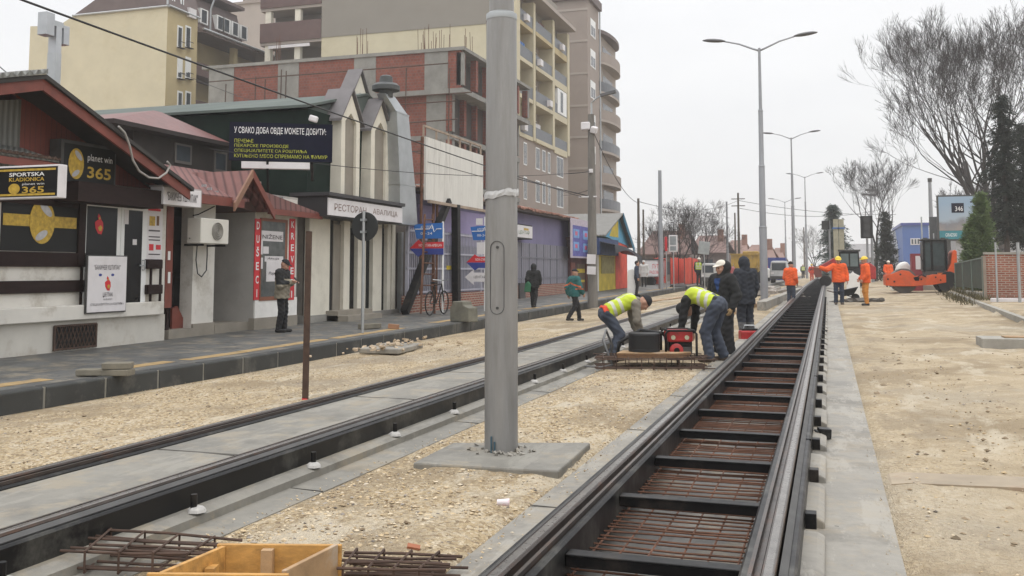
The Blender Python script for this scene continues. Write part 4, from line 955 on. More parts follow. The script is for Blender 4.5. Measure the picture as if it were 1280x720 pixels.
# galvanised exhaust duct in front of the corner
t = thing('exhaust_duct', 'bent galvanised exhaust duct with a mushroom cap beside the dormers', 'exhaust duct', (RX+.5, Yat(505), 2.6))
def ring(px0, px1, py, X0, X1):
    a, b = P(px0, py, X=X1), P(px1, py, X=X1); z = (a.z+b.z)/2; return [(X0, a.y, z), (X1, a.y, z), (X1, b.y, z), (X0, b.y, z)]
rs = [ring(500, 522, 281, RX+.3, RX+.72), ring(500, 519, 232, RX+.3, RX+.7), ring(496, 511, 143, RX+.3, RX+.66), ring(481, 494, 119, RX+.3, RX+.56)]
m = MB(); vs = [v for r in rs for v in r]; m.add(vs, [(i*4+k, i*4+(k+1)%4, (i+1)*4+(k+1)%4, (i+1)*4+k) for i in range(3) for k in range(4)]+[(3,2,1,0), (12,13,14,15)]); dk = m.build('duct', GALV, t)
for r in (rs[1], rs[2]):
    m = MB(); c = [Vector(v) for v in r]; ctr = sum(c, Vector())/4; m.slab([ctr+(v-ctr)*1.05 for v in c], (0,0,.04)); m.build('flange', GALV, dk)
c = sum([Vector(v) for v in rs[3]], Vector())/4
m = MB(); s = .40; m.lathe([(.2,-.05),(.21,.12),(s,.14),(s*1.02,.26),(s*.8,.34),(.2,.36),(.18,.54),(.12,.58)], c, 18); m.build('cap', M('dark weathered cap', (.06,.065,.065), .6, .3, 5), t, smooth='auto')
# navy billboard above the pent roof
BX = RX+.15
a = P(288, 200, Y=None, X=BX-1.0)
A0 = P(287, 158, X=-12.6); A1 = P(287, 206, X=-12.6); dpt = A0.y
# the board's top climbs to the right: it is turned towards the camera
Bq0 = P(416, 150, Y=A0.y+1.1); Bq1 = P(416, 197, Y=A0.y+1.1)
t = thing('billboard', 'navy billboard with white and yellow Cyrillic lines on the dark green slope', 'billboard', (A0.x+1, A0.y, A1.z))
l0 = Vector((A0.x, A0.y, (A0.z))); rt = Vector((Bq0.x-A0.x, Bq0.y-A0.y, 0)); Wd = rt.length; rt.normalize(); nr = rt.cross(Vector((0,0,1)))
zt_ = (A0.z+Bq0.z)/2; zb_2 = (A1.z+Bq1.z)/2; hh = zt_-zb_2; o_ = Vector((A0.x, A0.y, zb_2))
m = MB(); m.slab([o_, o_+rt*Wd, o_+rt*Wd+Vector((0,0,hh)), o_+Vector((0,0,hh))], nr*-.15); m.build('board', NAVY, t)
f = lambda u, w: o_+rt*Wd*u+Vector((0,0,hh*w))+nr*.002
text('У СВАКО ДОБА ОВДЕ МОЖЕТЕ ДОБИТИ:', f(.045,.68), rt, UP, Wd*.89, hh*.20, LETW, t, bold=.008)
for s_, w_, l_ in (('ПЕЧЕЊЕ',.465,.18), ('ПЕКАРСКЕ ПРОИЗВОДЕ',.335,.52), ('СПЕЦИЈАЛИТЕТЕ СА РОШТИЉА',.205,.70), ('КУПЉЕНО МЕСО СПРЕМАМО НА ЋУМУР',.075,.90)): text(s_, f(.05,w_), rt, UP, Wd*l_, hh*.095, LETY, t)
m = MB(); p = o_+rt*Wd*.12; m.slab([p+Vector((0,0,-.02)), p+rt*Wd*.66+Vector((0,0,-.02)), p+rt*Wd*.66+Vector((0,0,-.17)), p+Vector((0,0,-.17))], nr*-.2); m.build('strip_lamp', SIGNW, t)
m = MB(); p = o_+rt*Wd*.37; m.bar(p+Vector((0,0,.02))+nr*.03, p+nr*-.4+Vector((0,0,-.75)), .05, .05); m.build('bracket', BLACK, t); m = MB(); m.bar(o_+rt*Wd*.8+nr*-.16, o_+rt*Wd*.8+nr*-1.2+Vector((0,0,-.3)), .06, .06); m.build('bracket', BLACK, t)
m = MB(); p = f(.81,1.12)+nr*.1; m.obox(p, (.2,.12,.14), (0,.3,.3)); m.build('flood_lamp', SIGNW, t, bevel=.03)
# ================================================================ unfinished brick building
DX = -22.5; YD = P(578, 80, X=DX).y; ZS = [3.6, 7.0, 10.2, 13.2, 15.9]; yE = P(661, 100, X=DX).y
t = thing('unfinished_building', 'unfinished red block building in a raw concrete frame behind the restaurant', 'building', (-35, YD+5, 0))
xl = P(258, 80, Y=YD).x
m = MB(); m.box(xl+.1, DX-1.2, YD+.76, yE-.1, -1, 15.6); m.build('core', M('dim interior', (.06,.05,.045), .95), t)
cols = [(262,293,1),(293,348,0),(348,374,1),(374,443,0),(443,470,1),(470,531,0),(531,560,1),(560,576,0)]
mb = MB(); mg = MB()
for i, (a, b, c) in enumerate(cols):
    x0, x1 = P(a, 80, Y=YD).x, P(b, 80, Y=YD).x
    mm = mg if c else mb; o = .04 if c else 0
    mm.box(x0, x1-.003, YD-o, YD+.4, 13.2+.02, 15.72)
    if b <= 562: mm.box(x0, x1-.003, YD+.35-o, YD+.7, -1, 12.88)
mb.build('block_infill', BRICKW, t); mg.build('concrete_column', BRICKG, t)
m = MB(); m.box(xl-.3, DX+.15, YD-.12, yE+.1, 15.725, 15.95); m.box(xl, DX+.1, YD-.06, yE, 12.885, 13.215); m.build('floor_slab', BRICKG, t)
m = MB()
for z in ZS[:3]: m.box(xl, DX-.75, YD+.28, yE, z-.3, z)
m.build('floor_slab', BRICKG, t)
for i in range(5):
    z0 = (ZS[i-1] if i else -1)+.01; z1 = ZS[i]-.33; top = i == 4; Xf = DX if top else DX-.85
    n = 7; L = yE-YD-.8
    for k in range(n):
        y = YD+.45+L*k/(n-1)-.2; w = .42 if k % 2 else .3
        m = MB(); m.box(Xf-.4, Xf, y, y+w, z0+.22*(i > 0), z1); m.build('block_pier', BRICKW, t)
    m = MB(); m.box(Xf-.42, Xf+.05, YD+.0 if top else YD+.36, YD+.34 if top else YD+.72, z0+.21, z1); m.box(Xf-.42, Xf+.05, yE-.4, yE-.05, z0+.21, z1); m.build('concrete_column', BRICKG, t)
    if i < 4:
        m = MB(); m.box(Xf-.42, Xf+.12, YD+.3, yE-.02, ZS[i]-.32, ZS[i]+.03) if i < 3 else None
        if i == 1: m.box(Xf-.3, Xf-.05, YD+.75, yE-.42, z0+.25, z0+1.0)
        if m.v: m.build('edge_beam', BRICKG, t)
# rebar whiskers on the roof, scaffold rails on the wall
m = MB()
for a, n in ((350,6),(452,9),(531,8),(545,6),(560,4),(590,5),(612,4)):
    for k in range(n):
        q = P(a+random.uniform(-9,9), 60, Y=YD+random.uniform(.1,1.2)); m.tube([(q.x, q.y, 15.9), (q.x+random.uniform(-.05,.05), q.y, 15.9+random.uniform(.7,2.1))], .018, 4)
m.build('starter_bars', RUST, t)['kind'] = 'stuff'
m = MB()
for z, a, b in ((12.6, 268, 590), (14.6, 262, 560), (9.0, 500, 575), (10.9, 500, 572), (7.5, 500, 560), (12.1, 300, 570)):
    m.tube([(P(a,80,Y=YD-.9).x, YD-.9, z), (P(b,80,Y=YD-.9).x, YD-.9, z+.1)], .045, 5)
for a in (281, 318, 330, 350, 356, 506, 560):
    x = P(a, 100, Y=YD-.85).x; m.tube([(x, YD-.85, 6), (x+.1, YD-.85, 14.8+random.uniform(-.5, 1.0))], .04, 5)
m.build('scaffold_rails', RUSTD, t)
# ================================================================ tan and yellow apartment block
EX = -23.5; yE0 = max(yE+.3, P(645, 100, X=EX).y); yE1 = P(711, 150, X=EX).y; LV = [3.3, 6.4, 9.4, 12.4, 15.6, 18.7, 21.7, 24.7]
t = thing('apartment_block', 'tall apartment block with yellow balcony bays above brown grey lower floors', 'apartment building', (EX-8, (yE0+yE1)/2, 0))
xs0 = P(402, 40, Y=yE0).x; xs1 = P(327, 40, Y=yE0).x
zy = P(470, 50, Y=yE0).z
m = MB(); m.box(xs0, EX-1.6, yE0, yE1, -1, zy+.6); m.build('wall', YELLOW, t)
m = MB(); m.box(xs0, EX-1.0, yE0-.05, yE1-.5, zy+.601, 27); m.build('upper_wall', GREYR, t)
m = MB(); m.box(EX-1.6, EX-1.25, yE0+.02, yE1, 12.4, 24.6); m.build('bay_wall', BRNL, t)
m = MB(); m.box(EX-1.6, EX-.12, yE0+.01, yE1, -1, 12.2); m.build('lower_wall', BRNR, t)
Yp_ = lambda px: P(px, 130, X=EX).y
bays = [(645.5, 649.5), (666.5, 669), (690.5, 693), (709, 711.5)]
m = MB()
for a, b in bays: m.box(EX-1.3, EX+.05, Yp_(a), Yp_(b), 12.25, 24.2)
m.build('pilaster', YELLOW, t)
for i in range(3, 7):
    z = LV[i]
    m = MB(); m.box(EX-1.25, EX, Yp_(649.6), Yp_(666.4), z-.22, z+.12); m.box(EX-1.25, EX+.1, Yp_(669.1), Yp_(690.4), z-.22, z+.12); m.box(EX-1.25, EX, Yp_(693.1), Yp_(708.9), z-.4, z+.2); m.build('balcony_slab', YELLOW if i < 6 else YELLOWD, t)
    for a, b in ((649.6, 666.4), (669.1, 690.4), (693.1, 708.9)):
        m = MB(); m.box(EX-.08, EX-.02, Yp_(a), Yp_(b), z+.15, z+1.12); m.build('balcony_railing', BALGLASS, t)
        ya, yb = Yp_(a), Yp_(b); m = MB(); m.box(EX-1.3, EX-1.22, ya+(yb-ya)*.2, ya+(yb-ya)*.42, z+.2, z+2.3); m.box(EX-1.3, EX-1.22, ya+(yb-ya)*.5, ya+(yb-ya)*.85, z+1.0, z+2.3); w = m.build('window', WHITEP, t)
        m = MB(); m.box(EX-1.3, EX-1.21, ya+(yb-ya)*.22, ya+(yb-ya)*.40, z+.3, z+2.22); m.box(EX-1.3, EX-1.21, ya+(yb-ya)*.52, ya+(yb-ya)*.83, z+1.08, z+2.22); m.build('pane', GLASS2, w)
m = MB(); m.box(EX-.6, EX+.02, Yp_(697), Yp_(708), LV[4]+.3, LV[4]+2.6); gl = m.build('balcony_glazing', WHITEP, t); m = MB(); m.box(EX-.1, EX+.03, Yp_(700.5), Yp_(703.5), LV[4]+.5, LV[4]+2.4); m.build('pane', GLASS2, gl)
m = MB(); m.box(EX-1.3, EX+.7, yE0-.2, yE1+.3, 24.45, 24.8); m.build('roof_slab', BRNL, t)
for z in (3.9, 7.1, 9.95):
    for a, b in ((656, 660), (671, 676), (679, 683), (686, 689), (697, 705)):
        h = 1.9 if z > 7 else 1.5
        m = MB(); m.box(EX-.14, EX-.09, Yp_(a), Yp_(b), z, z+h); w = m.build('window', WHITEP, t)
        ya, yb = Yp_(a), Yp_(b); m = MB(); m.box(EX-.13, EX-.085, ya+.1, (ya+yb)/2-.04, z+.1, z+h-.1); m.box(EX-.13, EX-.085, (ya+yb)/2+.04, yb-.1, z+.1, z+h-.1); m.build('pane', GLASS2, w)
m = MB(); m.box(EX-1.3, EX-.1, Yp_(690), yE1+.02, -1, 12.15); m.build('corner_pier', BRNR, t)
for i, px in ((3, 652), (4, 684), (5, 672), (6, 700), (6, 655)):
    y = Yp_(px); m = MB(); m.box(EX-.02, EX+.3, y, y+.8, LV[i]+.3, LV[i]+.85); m.build('air_conditioner', SIGNW, t)
for i, px in ((3, 675), (5, 655), (4, 697), (6, 680)):
    y = Yp_(px); m = MB()
    for k in range(4): m.box(EX-.5, EX-.47, y+k*.45, y+k*.45+.36, LV[i]+.9+.1*(k%2), LV[i]+1.7)
    m.build('laundry', [SIGNW, CREAM, BLUEP, DKRED][i-3], t)['kind'] = 'stuff'
# rear loggias on the side
zp1, zp0 = P(365, 27, Y=yE0).z, P(365, 51, Y=yE0).z
m = MB(); m.box(xs1, xs0-.01, yE0+2.2, yE0+9, -1, 27); m.build('loggia_wall', GREYR, t)
for k, z in enumerate((zp0-3.1, zp0, zp0+3.1)):
    m = MB(); m.box(xs1-.1, xs0-.01, yE0-.02, yE0+2.2, z-.25, z); m.build('loggia_slab', BRNL, t)
    m = MB(); m.box(xs1-.1, xs0-.02, yE0-.12, yE0+.05, z+.003, z+1.15 if k != 1 else zp1); m.build('loggia_parapet', BROWNPAR, t)
    for a in (334, 371):
        x = P(a, 60, Y=yE0).x; m = MB(); m.box(x-.28, x+.28, yE0+.06, yE0+.5, z, z+2.84); m.build('loggia_column', CREAM, t)
m = MB(); m.box(P(337,50,Y=yE0).x, P(388,50,Y=yE0).x, yE0-.2, yE0-.05, zp0-.62, zp0-.35); m.build('rolled_awning', SIGNW, t)
# ================================================================ brown tower with rounded balconies
QX = -23.5; yq0 = P(735, 150, X=QX).y; yq1 = P(749, 150, X=QX).y; yq2 = P(773, 150, X=QX).y
t = thing('brown_tower', 'brown grey apartment tower with a stack of rounded balconies at its street corner', 'apartment building', (QX-6, (yq0+yq2)/2, 0))
m = MB(); m.box(-50, QX, yq0, yq1, -1, P(737, 2, X=QX).z); m.build('wall', BRNR, t)
m = MB(); m.box(-50, QX-.3, yq1+.01, yq2, -1, P(750, 36, X=QX).z); m.build('wall', BRNL, t)
m = MB(); m.box(-50, QX+.35, yq0-.3, yq1+.2, P(737, 2, X=QX).z+.004, P(737, -8, X=QX).z); m.build('cornice', BRNROOF, t)
xw = P(700, 100, Y=yq0).x
for y in (14, 53, 93, 133, 172, 211):
    z = P(737, y, X=QX).z; m = MB(); m.box(xw-6, QX+.05, yq0-.05, yq0+.0, z-.12, z+.12); m.build('string_course', BRNL, t)
for y in (36, 74, 113, 154, 193, 233):
    z = P(741, y, X=QX).z; a, b = P(738, y, X=QX).y, P(744, y, X=QX).y
    m = MB(); m.box(QX-.1, QX+.04, a, b, z-.95, z+.95); w = m.build('window', WHITEP, t); m = MB(); m.box(QX, QX+.05, a+.2, (a+b)/2-.08, z-.8, z+.2); m.box(QX, QX+.05, (a+b)/2+.08, b-.2, z-.8, z+.2); m.build('pane', GLASS2, w)
m = MB(); m.tube([(QX+.1, yq1+.2, 2), (QX+.1, yq1+.2, P(749,5,X=QX).z)], .09, 6); m.build('drain_pipe', GALV, t)
for i, y in enumerate((46, 83, 119, 153, 191, 230, 262)):
    z = P(758, y, X=QX).z; c = (yq1+yq2)/2+.6; L = (yq2-yq1)/2
    arc = [(QX-.5+math.cos(a)*(1.35 if i % 2 else 1.2), c+math.sin(a)*L) for a in np.linspace(-1.45, 1.45, 13)]
    m = MB(); m.prism([(QX-.5, c-L)]+arc+[(QX-.5, c+L)], 'z', z-.25, z+(0 if i else .15)); m.build('balcony_slab', BRNL if i else BRNROOF, t)
    if i:
        m = MB()
        for k in range(12):
            p, q = arc[k], arc[k+1]; m.bar((p[0]-.06, p[1], z+.55), (q[0]-.06, q[1], z+.55), .1, 1.06)
        m.build('balcony_parapet', BRNR if i % 2 else BALGLASS, t)
        m = MB(); m.box(QX-.4, QX-.27, c-L*.5, c+L*.5, z+.05, z+2.2); m.build('balcony_door', GLASS2, t)
# ================================================================ pale yellow building behind on the left
WX = -49; Yw = P(207, 100, X=WX).y; Yw1 = P(245, 100, X=WX).y
t = thing('yellow_building', 'pale yellow apartment building with a tall blank side wall at the upper left', 'apartment building', (WX-5, Yw, 0))
x36 = P(36, 80, Y=Yw).x; z12 = P(160, 13, Y=Yw).z; z32 = P(36, 33, Y=Yw).z; x93 = P(92, 13, Y=Yw).x
m = MB(); m.prism([(x36, -1), (WX, -1), (WX, z12), (x93, z12), (x93-1.5, z12-.7), (x36, z32)], 'y', Yw, Yw1); m.build('wall', YELLOW, t)
m = MB(); m.box(WX-3, WX+.02, Yw+.02, Yw1, -1, z12-.1); m.build('street_wall', YELLOWD, t)
m = MB(); m.prism([(x93, z12+.003), (WX+.2, z12+.003), (WX-.9, z12+3.4), (x93+6.5, z12+3.4)], 'y', Yw-.05, Yw1+.1); m.build('mansard_roof', BRNROOF, t)
m = MB(); m.tube([(x93, Yw-.1, z12), (WX+.2, Yw-.1, z12)], .09, 6); m.tube([(WX+.25, Yw-.1, z12+.02), (WX+.25, Yw1, z12-.02)], .09, 6); m.tube([(WX+.1, Yw-.15, z12+.1), (WX+.1, Yw-.15, z12+1.5), (WX-.2, Yw-.1, z12+2.2)], .09, 6); m.build('gutter', GALV, t)
for a, b in ((45, 47), (84, 84), (127, 127)):
    for p0_, p1_ in ((221, 227.5), (231, 238)):
        z = P(p0_, a, X=WX).z; ya, yb = P(p0_, a, X=WX).y, P(p1_, a, X=WX).y
        m = MB(); m.box(WX-.1, WX+.06, ya, yb, z-.9, z+.9); w = m.build('window', WHITEP, t)
        m = MB(); m.box(WX, WX+.07, ya+.12, yb-.12, z-.8 if a != 84 else z-.75, z+.75 if a != 84 else z-.4); m.build('pane', GLASS2, w)
        m = MB(); m.box(WX+.08, WX+.35, ya-.05, yb+.05, z-.95, z-.9); m.tube([(WX+.33, ya, z-.45), (WX+.33, yb, z-.45)], .03, 5); m.build('window_railing', BLACK, w)
for p0_, p1_, a in ((212, 216, 14), (223, 227, 20)):
    q = P(p0_, a, X=WX-.2); q1 = P(p1_, a, X=WX-.2); m = MB(); m.box(WX-.6, WX+.0, q.y, q1.y, z12+.5, z12+2.0); w = m.build('attic_window', WHITEP, t); m = MB(); m.box(WX-.3, WX+.01, q.y+.15, q1.y-.15, z12+.6, z12+1.9); m.build('pane', GLASS2, w)
q = P(236, 16, X=WX); m = MB(); m.box(WX-.5, WX+.3, q.y-.3, q.y+.6, q.z-.4, q.z+.35); m.build('air_conditioner', SIGNW, t)
# neighbour stepping down behind
Bx = WX-.5; yb0 = Yw1+.05; yb1 = P(345, 70, X=Bx).y
t = thing('brown_attic_building', 'apartment building with brown attic storeys and a brown balcony beside the yellow one', 'apartment building', (Bx, yb0+5, 0))
zE1 = P(265, 40, X=Bx).z
m = MB(); m.box(Bx-12, Bx-2, yb0, yb1, -1, zE1-.2); m.build('wall', YELLOWD, t)
m = MB(); m.box(Bx-2.2, Bx, yb0+.02, yb0+.5, -1, zE1-.3); ycol = P(293, 60, X=Bx).y; m.box(Bx-.5, Bx, ycol, ycol+.5, -1, zE1-.3); m.build('pier', YELLOWD, t)
for dz in (-3.0, -6.2):
    m = MB(); m.box(Bx-2.2, Bx+.1, yb0+.5, ycol-.01 if dz < -5 else yb1, zE1+dz-1.1, zE1+dz); m.build('balcony_parapet', BROWNPAR, t)
m = MB(); m.box(Bx-2.1, Bx-1.95, yb0+1, yb0+3, zE1-2.4, zE1-1.0); m.build('window', GLASS2, t)
m = MB(); m.prism([(Bx+1.0, zE1-.7), (Bx+1.0, zE1-.45), (Bx-1.6, zE1+.6), (Bx-9, zE1+1), (Bx-9, zE1-.2)], 'y', yb0-.02, yb1+2); m.build('eave_roof', BRNROOF, t)
yat = P(306, 45, X=Bx-1).y
m = MB(); m.prism([(Bx-1.2, zE1+.4), (Bx-1.9, zE1+3.2), (Bx-10, zE1+3.6), (Bx-10, zE1+.4)], 'y', yb0-.02, yat); m.build('attic_storey', BRNROOF, t)
m = MB(); m.box(Bx-10, Bx-1.2, yb0-.1, yat+.2, zE1+3.62, zE1+3.9); m.build('attic_roof', BRNROOF, t)
m = MB(); m.tube([(Bx+1.05, yb0, zE1-.42), (Bx+1.05, yb1+2, zE1-.42)], .1, 6); m.tube([(Bx-.8, yb0+4, zE1+3.4), (Bx-1.1, yb0+3.9, zE1+2.4), (Bx-1.1, yb0+3.9, zE1+.5)], .09, 6); m.build('gutter', GALV, t)
for px in (247, 268, 276, 287, 298):
    q = P(px, 32, X=Bx-1.4); m = MB(); m.box(Bx-2, Bx-1.15, q.y, q.y+1.1, zE1+.9, zE1+2.2); w = m.build('attic_window', WHITEP, t); m = MB(); m.box(Bx-1.5, Bx-1.14, q.y+.2, q.y+.9, zE1+1.0, zE1+2.1); m.build('pane', GLASS2, w)
# tan blocks far behind
for (a, b, tp, Y, l) in ((278, 336, 8, 118, 'plain tan block far behind the brown attic building'), (224, 270, 4, 128, 'plain tan block with a stepped top far behind, left of the other')):
    t = thing('tan_block', l, 'building', (P(a, 50, Y=Y).x, Y, 0)); x0, x1 = P(a, 40, Y=Y).x, P(b, 40, Y=Y).x; z = P(a, tp, Y=Y).z
    m = MB(); m.box(x0, x1, Y, Y+14, -1, z); m.build('wall', BRNL, t)
    m = MB(); m.box(x0-.2, x1+.2, Y-.2, Y+14.2, z+.003, z+.35); m.build('parapet', BRNR, t); m = MB(); m.box(x0+2, x0+4, Y+2, Y+5, z+.35, z+1.5); m.build('roof_hut', BRNR, t)
# ================================================================ lilac shop with shutters
GX = -12.7; yg0, yg1 = P(511, 320, X=GX).y, P(712, 320, X=GX).y
t = thing('lilac_shop', 'long lilac shop with grey steel shutters and a ragged tiled roof edge', 'shop building', (GX, (yg0+yg1)/2, 0))
zt = P(660, 268, X=GX).z; zf = P(660, 304, X=GX).z; zbk = P(660, 356, X=GX).z
m = MB(); m.box(-20, GX, yg0, yg1, -.6, zt); m.build('wall', PURPLE, t)
m = MB(); m.box(-20.4, GX+.45, yg0-.2, yg1+.15, zt+.004, zt+.13); ro = m.build('roof_edge', M('dark roof edge', (.06,.045,.04), .8), t)
m = MB(); y = yg0
while y < yg1: 
    m.obox((GX+.15, y, zt+.2+random.uniform(-.02,.05)), (.75,.19,.05), (random.uniform(-.15,.15), .18+random.uniform(-.1,.1), random.uniform(-.15,.15))); y += .19
m.build('edge_tiles', M('broken roof tiles', (.30,.16,.12), .9, .4, 3), ro)
ysh = P(638, 340, X=GX).y
m = MB(); m.box(GX, GX+.10, yg0+.6, ysh-1, zf-.3, zt-.35); m.build('lilac_fascia', M('clean lilac band', (.29,.25,.43), .7, .1), t)
m = MB(); m.box(GX-.1, GX+.06, ysh-1.2, yg1-.25, zbk, zf); sh = m.build('shutter', SHUT, t)
m = MB(); m.box(GX, GX+.085, ysh-1.2, yg1-.25, (zbk+zf)/2+.25, (zbk+zf)/2+.32); m.box(GX, GX+.085, ysh-1.2, yg1-.25, (zbk+zf)/2-.65, (zbk+zf)/2-.6); y = ysh-1.0
while y < yg1-.3: m.box(GX, GX+.088, y, y+.05, zbk, zf-.01); y += 1.15
m.build('shutter_frame', M('shutter frame', (.17,.17,.20), .6), sh)
m = MB(); m.box(GX-.1, GX+.12, ysh-1.2, yg1, -.6, zbk-.004); m.build('brick_base', BRICKF, t)
m = MB(); m.box(GX-.02, GX+.1, yg1-.24, yg1-.01, zbk, zt-.02); m.build('corner_pier', M('cream pier', (.36,.34,.30), .9), t)
m = MB(); m.box(GX, GX+.05, yg0+.05, ysh-1.3, -.3, zf-.35); m.build('dark_front', M('dim lilac front', (.07,.065,.09), .8, .4, 2), t)
m = MB(); q = P(650, 360, X=GX+.2); m.box(GX+.12, GX+.2, q.y, q.y+.8, zbk-1.0, zbk+.1); m.build('meter_box', JGREY, t)
o, d = fpart('light_box_sign', SIGNW, t, GX+.02, GX+.5, 645.5, 665.5, 280.5, 296); yA, yB, zA, zB = d
m = MB(); m.box(GX+.0, GX+.48, yA-.03, yB+.02, zA-.05, zB+.05); m.build('sign_case', BLACK, o); text('ЦЕНТАР', (GX+.502, yA+.3, zA+.12), RT, UP, (yB-yA)*.68, (zB-zA)*.34, M('dull green lettering', (.16,.26,.16), .6), o); 
m = MB(); m.box(GX+.5, GX+.504, yA+(yB-yA)*.45, yA+(yB-yA)*.75, zA+(zB-zA)*.62, zA+(zB-zA)*.8); m.build('printed_mark', GOLD, o)
# grille fence before it
hx = GX+.75; ya, yb = P(508, 330, X=hx).y, P(604, 330, X=hx).y; zt2, zb3 = P(560, 290, X=hx).z, P(560, 366, X=hx).z
t = thing('bar_fence', 'tall pale grey vertical bar fence before the dark lilac shop front', 'fence', (hx, (ya+yb)/2, 0))
m = MB(); y = ya; 
while y < yb: m.box(hx-.015, hx+.015, y, y+.03, zb3, zt2); y += .145
FEN = M('pale grey lilac bars', (.36,.36,.42), .5, .1); m.build('bars', FEN, t)
m = MB()
for f in (.02, .38, .62, .95): z = zb3+(zt2-zb3)*f; m.box(hx-.03, hx+.03, ya, yb, z, z+.06)
m.build('rails', FEN, t)
for a in (509, 553, 600):
    y = P(a, 330, X=hx).y; m = MB(); m.box(hx-.05, hx+.05, y-.05, y+.05, -.3, zt2+.1); m.build('post', FEN, t)
m = MB(); m.box(hx-.15, hx+.1, ya, yb, -.5, zb3-.02); m.build('brick_base', BRICKF, t)
m = MB(); m.box(hx+.03, hx+.04, P(557,340,X=hx).y, P(563,340,X=hx).y, P(560,337,X=hx).z, P(560,332,X=hx).z); m.build('yellow_tag', YELP, t)
# white weathered hoarding on rusty stilts
HX = GX+.9; a, b = P(533, 171, X=HX), P(604, 195, X=HX); z1 = (P(533, 171, X=HX).z+P(600, 193, X=HX).z)/2; z0 = (P(536, 250, X=HX).z+P(600, 262, X=HX).z)/2
t = thing('hoarding', 'large weathered white hoarding raised on rusty and black stilts', 'hoarding', (HX, (a.y+b.y)/2, 0))
m = MB(); m.box(HX-.08, HX, a.y, b.y, z0, z1); m.build('panel', M('weathered white panel', (.63,.62,.58), .8, .08, 1.5, stain=(.30,.28,.25), stain_amt=.55, stretch=(1,3.5,.5)), t)
m = MB(); m.box(HX+.0, HX+.006, a.y+.1, b.y, z0+(z1-z0)*.6, z0+(z1-z0)*.6+.02); m.build('panel_seam', JGREY, t)
m = MB(); m.bar((HX-.1,a.y,z1+.35),(HX-.1,b.y,z1+.35),.06,.06)
for k in range(6): y = a.y+(b.y-a.y)*k/5; m.bar((HX-.1,y,z1-.1),(HX-.1,y,z1+.35),.05,.05)
m.bar((HX+.1,a.y,z0-.05),(HX+.1,b.y,z0-.05),.09,.09); m.build('frame', M('pale rusty frame', (.33,.26,.2), .8, .3), t)
for px in (526, 546, 541):
    q = P(px, 290, X=HX-.1); m = MB(); m.tube([(HX-.12, q.y, -.3), (HX-.12, q.y+.1, z1 if px != 541 else z0)], .045, 6); m.build('stilt', RUST, t)
q = P(571, 300, X=HX+.05); m = MB(); m.bar((HX+.05, q.y, -.3), (HX+.05, q.y-.1, z0), .26, .22); m.build('stilt', BLACK, t)
m = MB(); m.bar((HX, P(506, 372, X=HX).y, .05), (HX, P(560, 262, X=HX).y, z0+.1), .22, .2); m.build('brace', BLACK, t)
# rusty ladder
lx = GX+1.6; t = thing('ladder', 'rusty ladder leaning between the signs and the bar fence', 'ladder', (lx, P(535, 380, X=lx).y, 0))
for a, b in ((526, 531), (543, 541)):
    p, q = P(a, 392, X=lx), P(b, 268, X=lx-.3); m = MB(); m.bar(p, q, .06, .06); m.build('rail', RUST, t)
m = MB()
for k in range(9):
    f = (k+.5)/9; p = P(526, 392, X=lx).lerp(P(531, 268, X=lx-.3), f); q = P(543, 392, X=lx).lerp(P(541, 268, X=lx-.3), f); m.tube([p, q], .022, 6)
m.build('rung', RUST, t)
# finger posts with arrow signs near the pavement edge
def sign_post(px, base, name, label, boards):
    b = P(px, base, Z=-.09); X = b.x
    t = thing(name, label, 'direction sign', (X, b.y, rise(b.y)-.1))
    top = min(bd[2] for bd in boards)
    m = MB(); m.tube([(X, b.y, rise(b.y)-.15), (X, b.y, P(px, top-2, Y=b.y).z)], .03, 8); m.build('post', WHITEP, t)
    for kind, x0, y0_, x1, y1_ in boards:
        A = P(x0, y0_, Y=b.y-.05); B = P(x1, y1_, Y=b.y-.05); h = A.z-B.z; c = (A.z+B.z)/2; Y = b.y-.05
        if kind == 'blue':
            m = MB(); m.prism([(A.x, A.z-h*.1), (A.x+.1, B.z), (B.x, B.z+.0), (B.x, A.z), (A.x+h*.5, A.z-h*.05)], 'y', Y, Y+.03); o = m.build('blue_board', BLUEP, t)
            m = MB(); xs = np.linspace(A.x+.05, B.x-.03, 12); pts = [(x, Y-.006, c+.05+(h*.28 if i in (7,) else -h*.2 if i == 8 else 0)) for i, x in enumerate(xs)]; m.tube(pts, .012, 4); m.build('white_line', LETW, o)
            text('АПОТЕКА', (A.x+h*.5, Y-.004, c+h*.12), (1,0,0), UP, (B.x-A.x)*.45, h*.2, LETW, o); text('00-24', (A.x+h*.5, Y-.004, c-h*.25), (1,0,0), UP, (B.x-A.x)*.4, h*.16, LETW, o)
        elif kind == 'red':
            m = MB(); m.prism([(A.x, c), (A.x+h*.55, A.z), (A.x+h*.8, A.z-h*.16), (B.x, A.z-h*.12), (B.x, c)], 'y', Y, Y+.03); o = m.build('red_board', REDP, t)
            m = MB(); m.prism([(A.x, c-.004), (B.x, c-.004), (B.x, B.z+h*.12), (A.x+h*.8, B.z+h*.16), (A.x+h*.55, B.z)], 'y', Y, Y+.03); o2 = m.build('blue_board', BLUED, t)
            text('NOVA STARA AMBULANTA'[:18], (A.x+h*.6, Y-.004, c+h*.1), (1,0,0), UP, (B.x-A.x)*.68, h*.16, LETW, o)
        elif kind == 'white':
            m = MB(); m.box(A.x, B.x, Y, Y+.03, B.z, A.z); m.build('white_board', SIGNW, t)
        elif kind == 'arrow':
            m = MB(); m.prism([(A.x, c), (A.x+h*.62, A.z), (A.x+h*.62, c+h*.3), (B.x, c+h*.3), (B.x, c-h*.3), (A.x+h*.62, c-h*.3), (A.x+h*.62, B.z)], 'y', Y, Y+.03); o = m.build('arrow_board', SIGNW, t); text('ЦЕНТАР', (A.x+h*.65, Y-.004, c-h*.1), (1,0,0), UP, (B.x-A.x)*.4, h*.2, LETD, o)
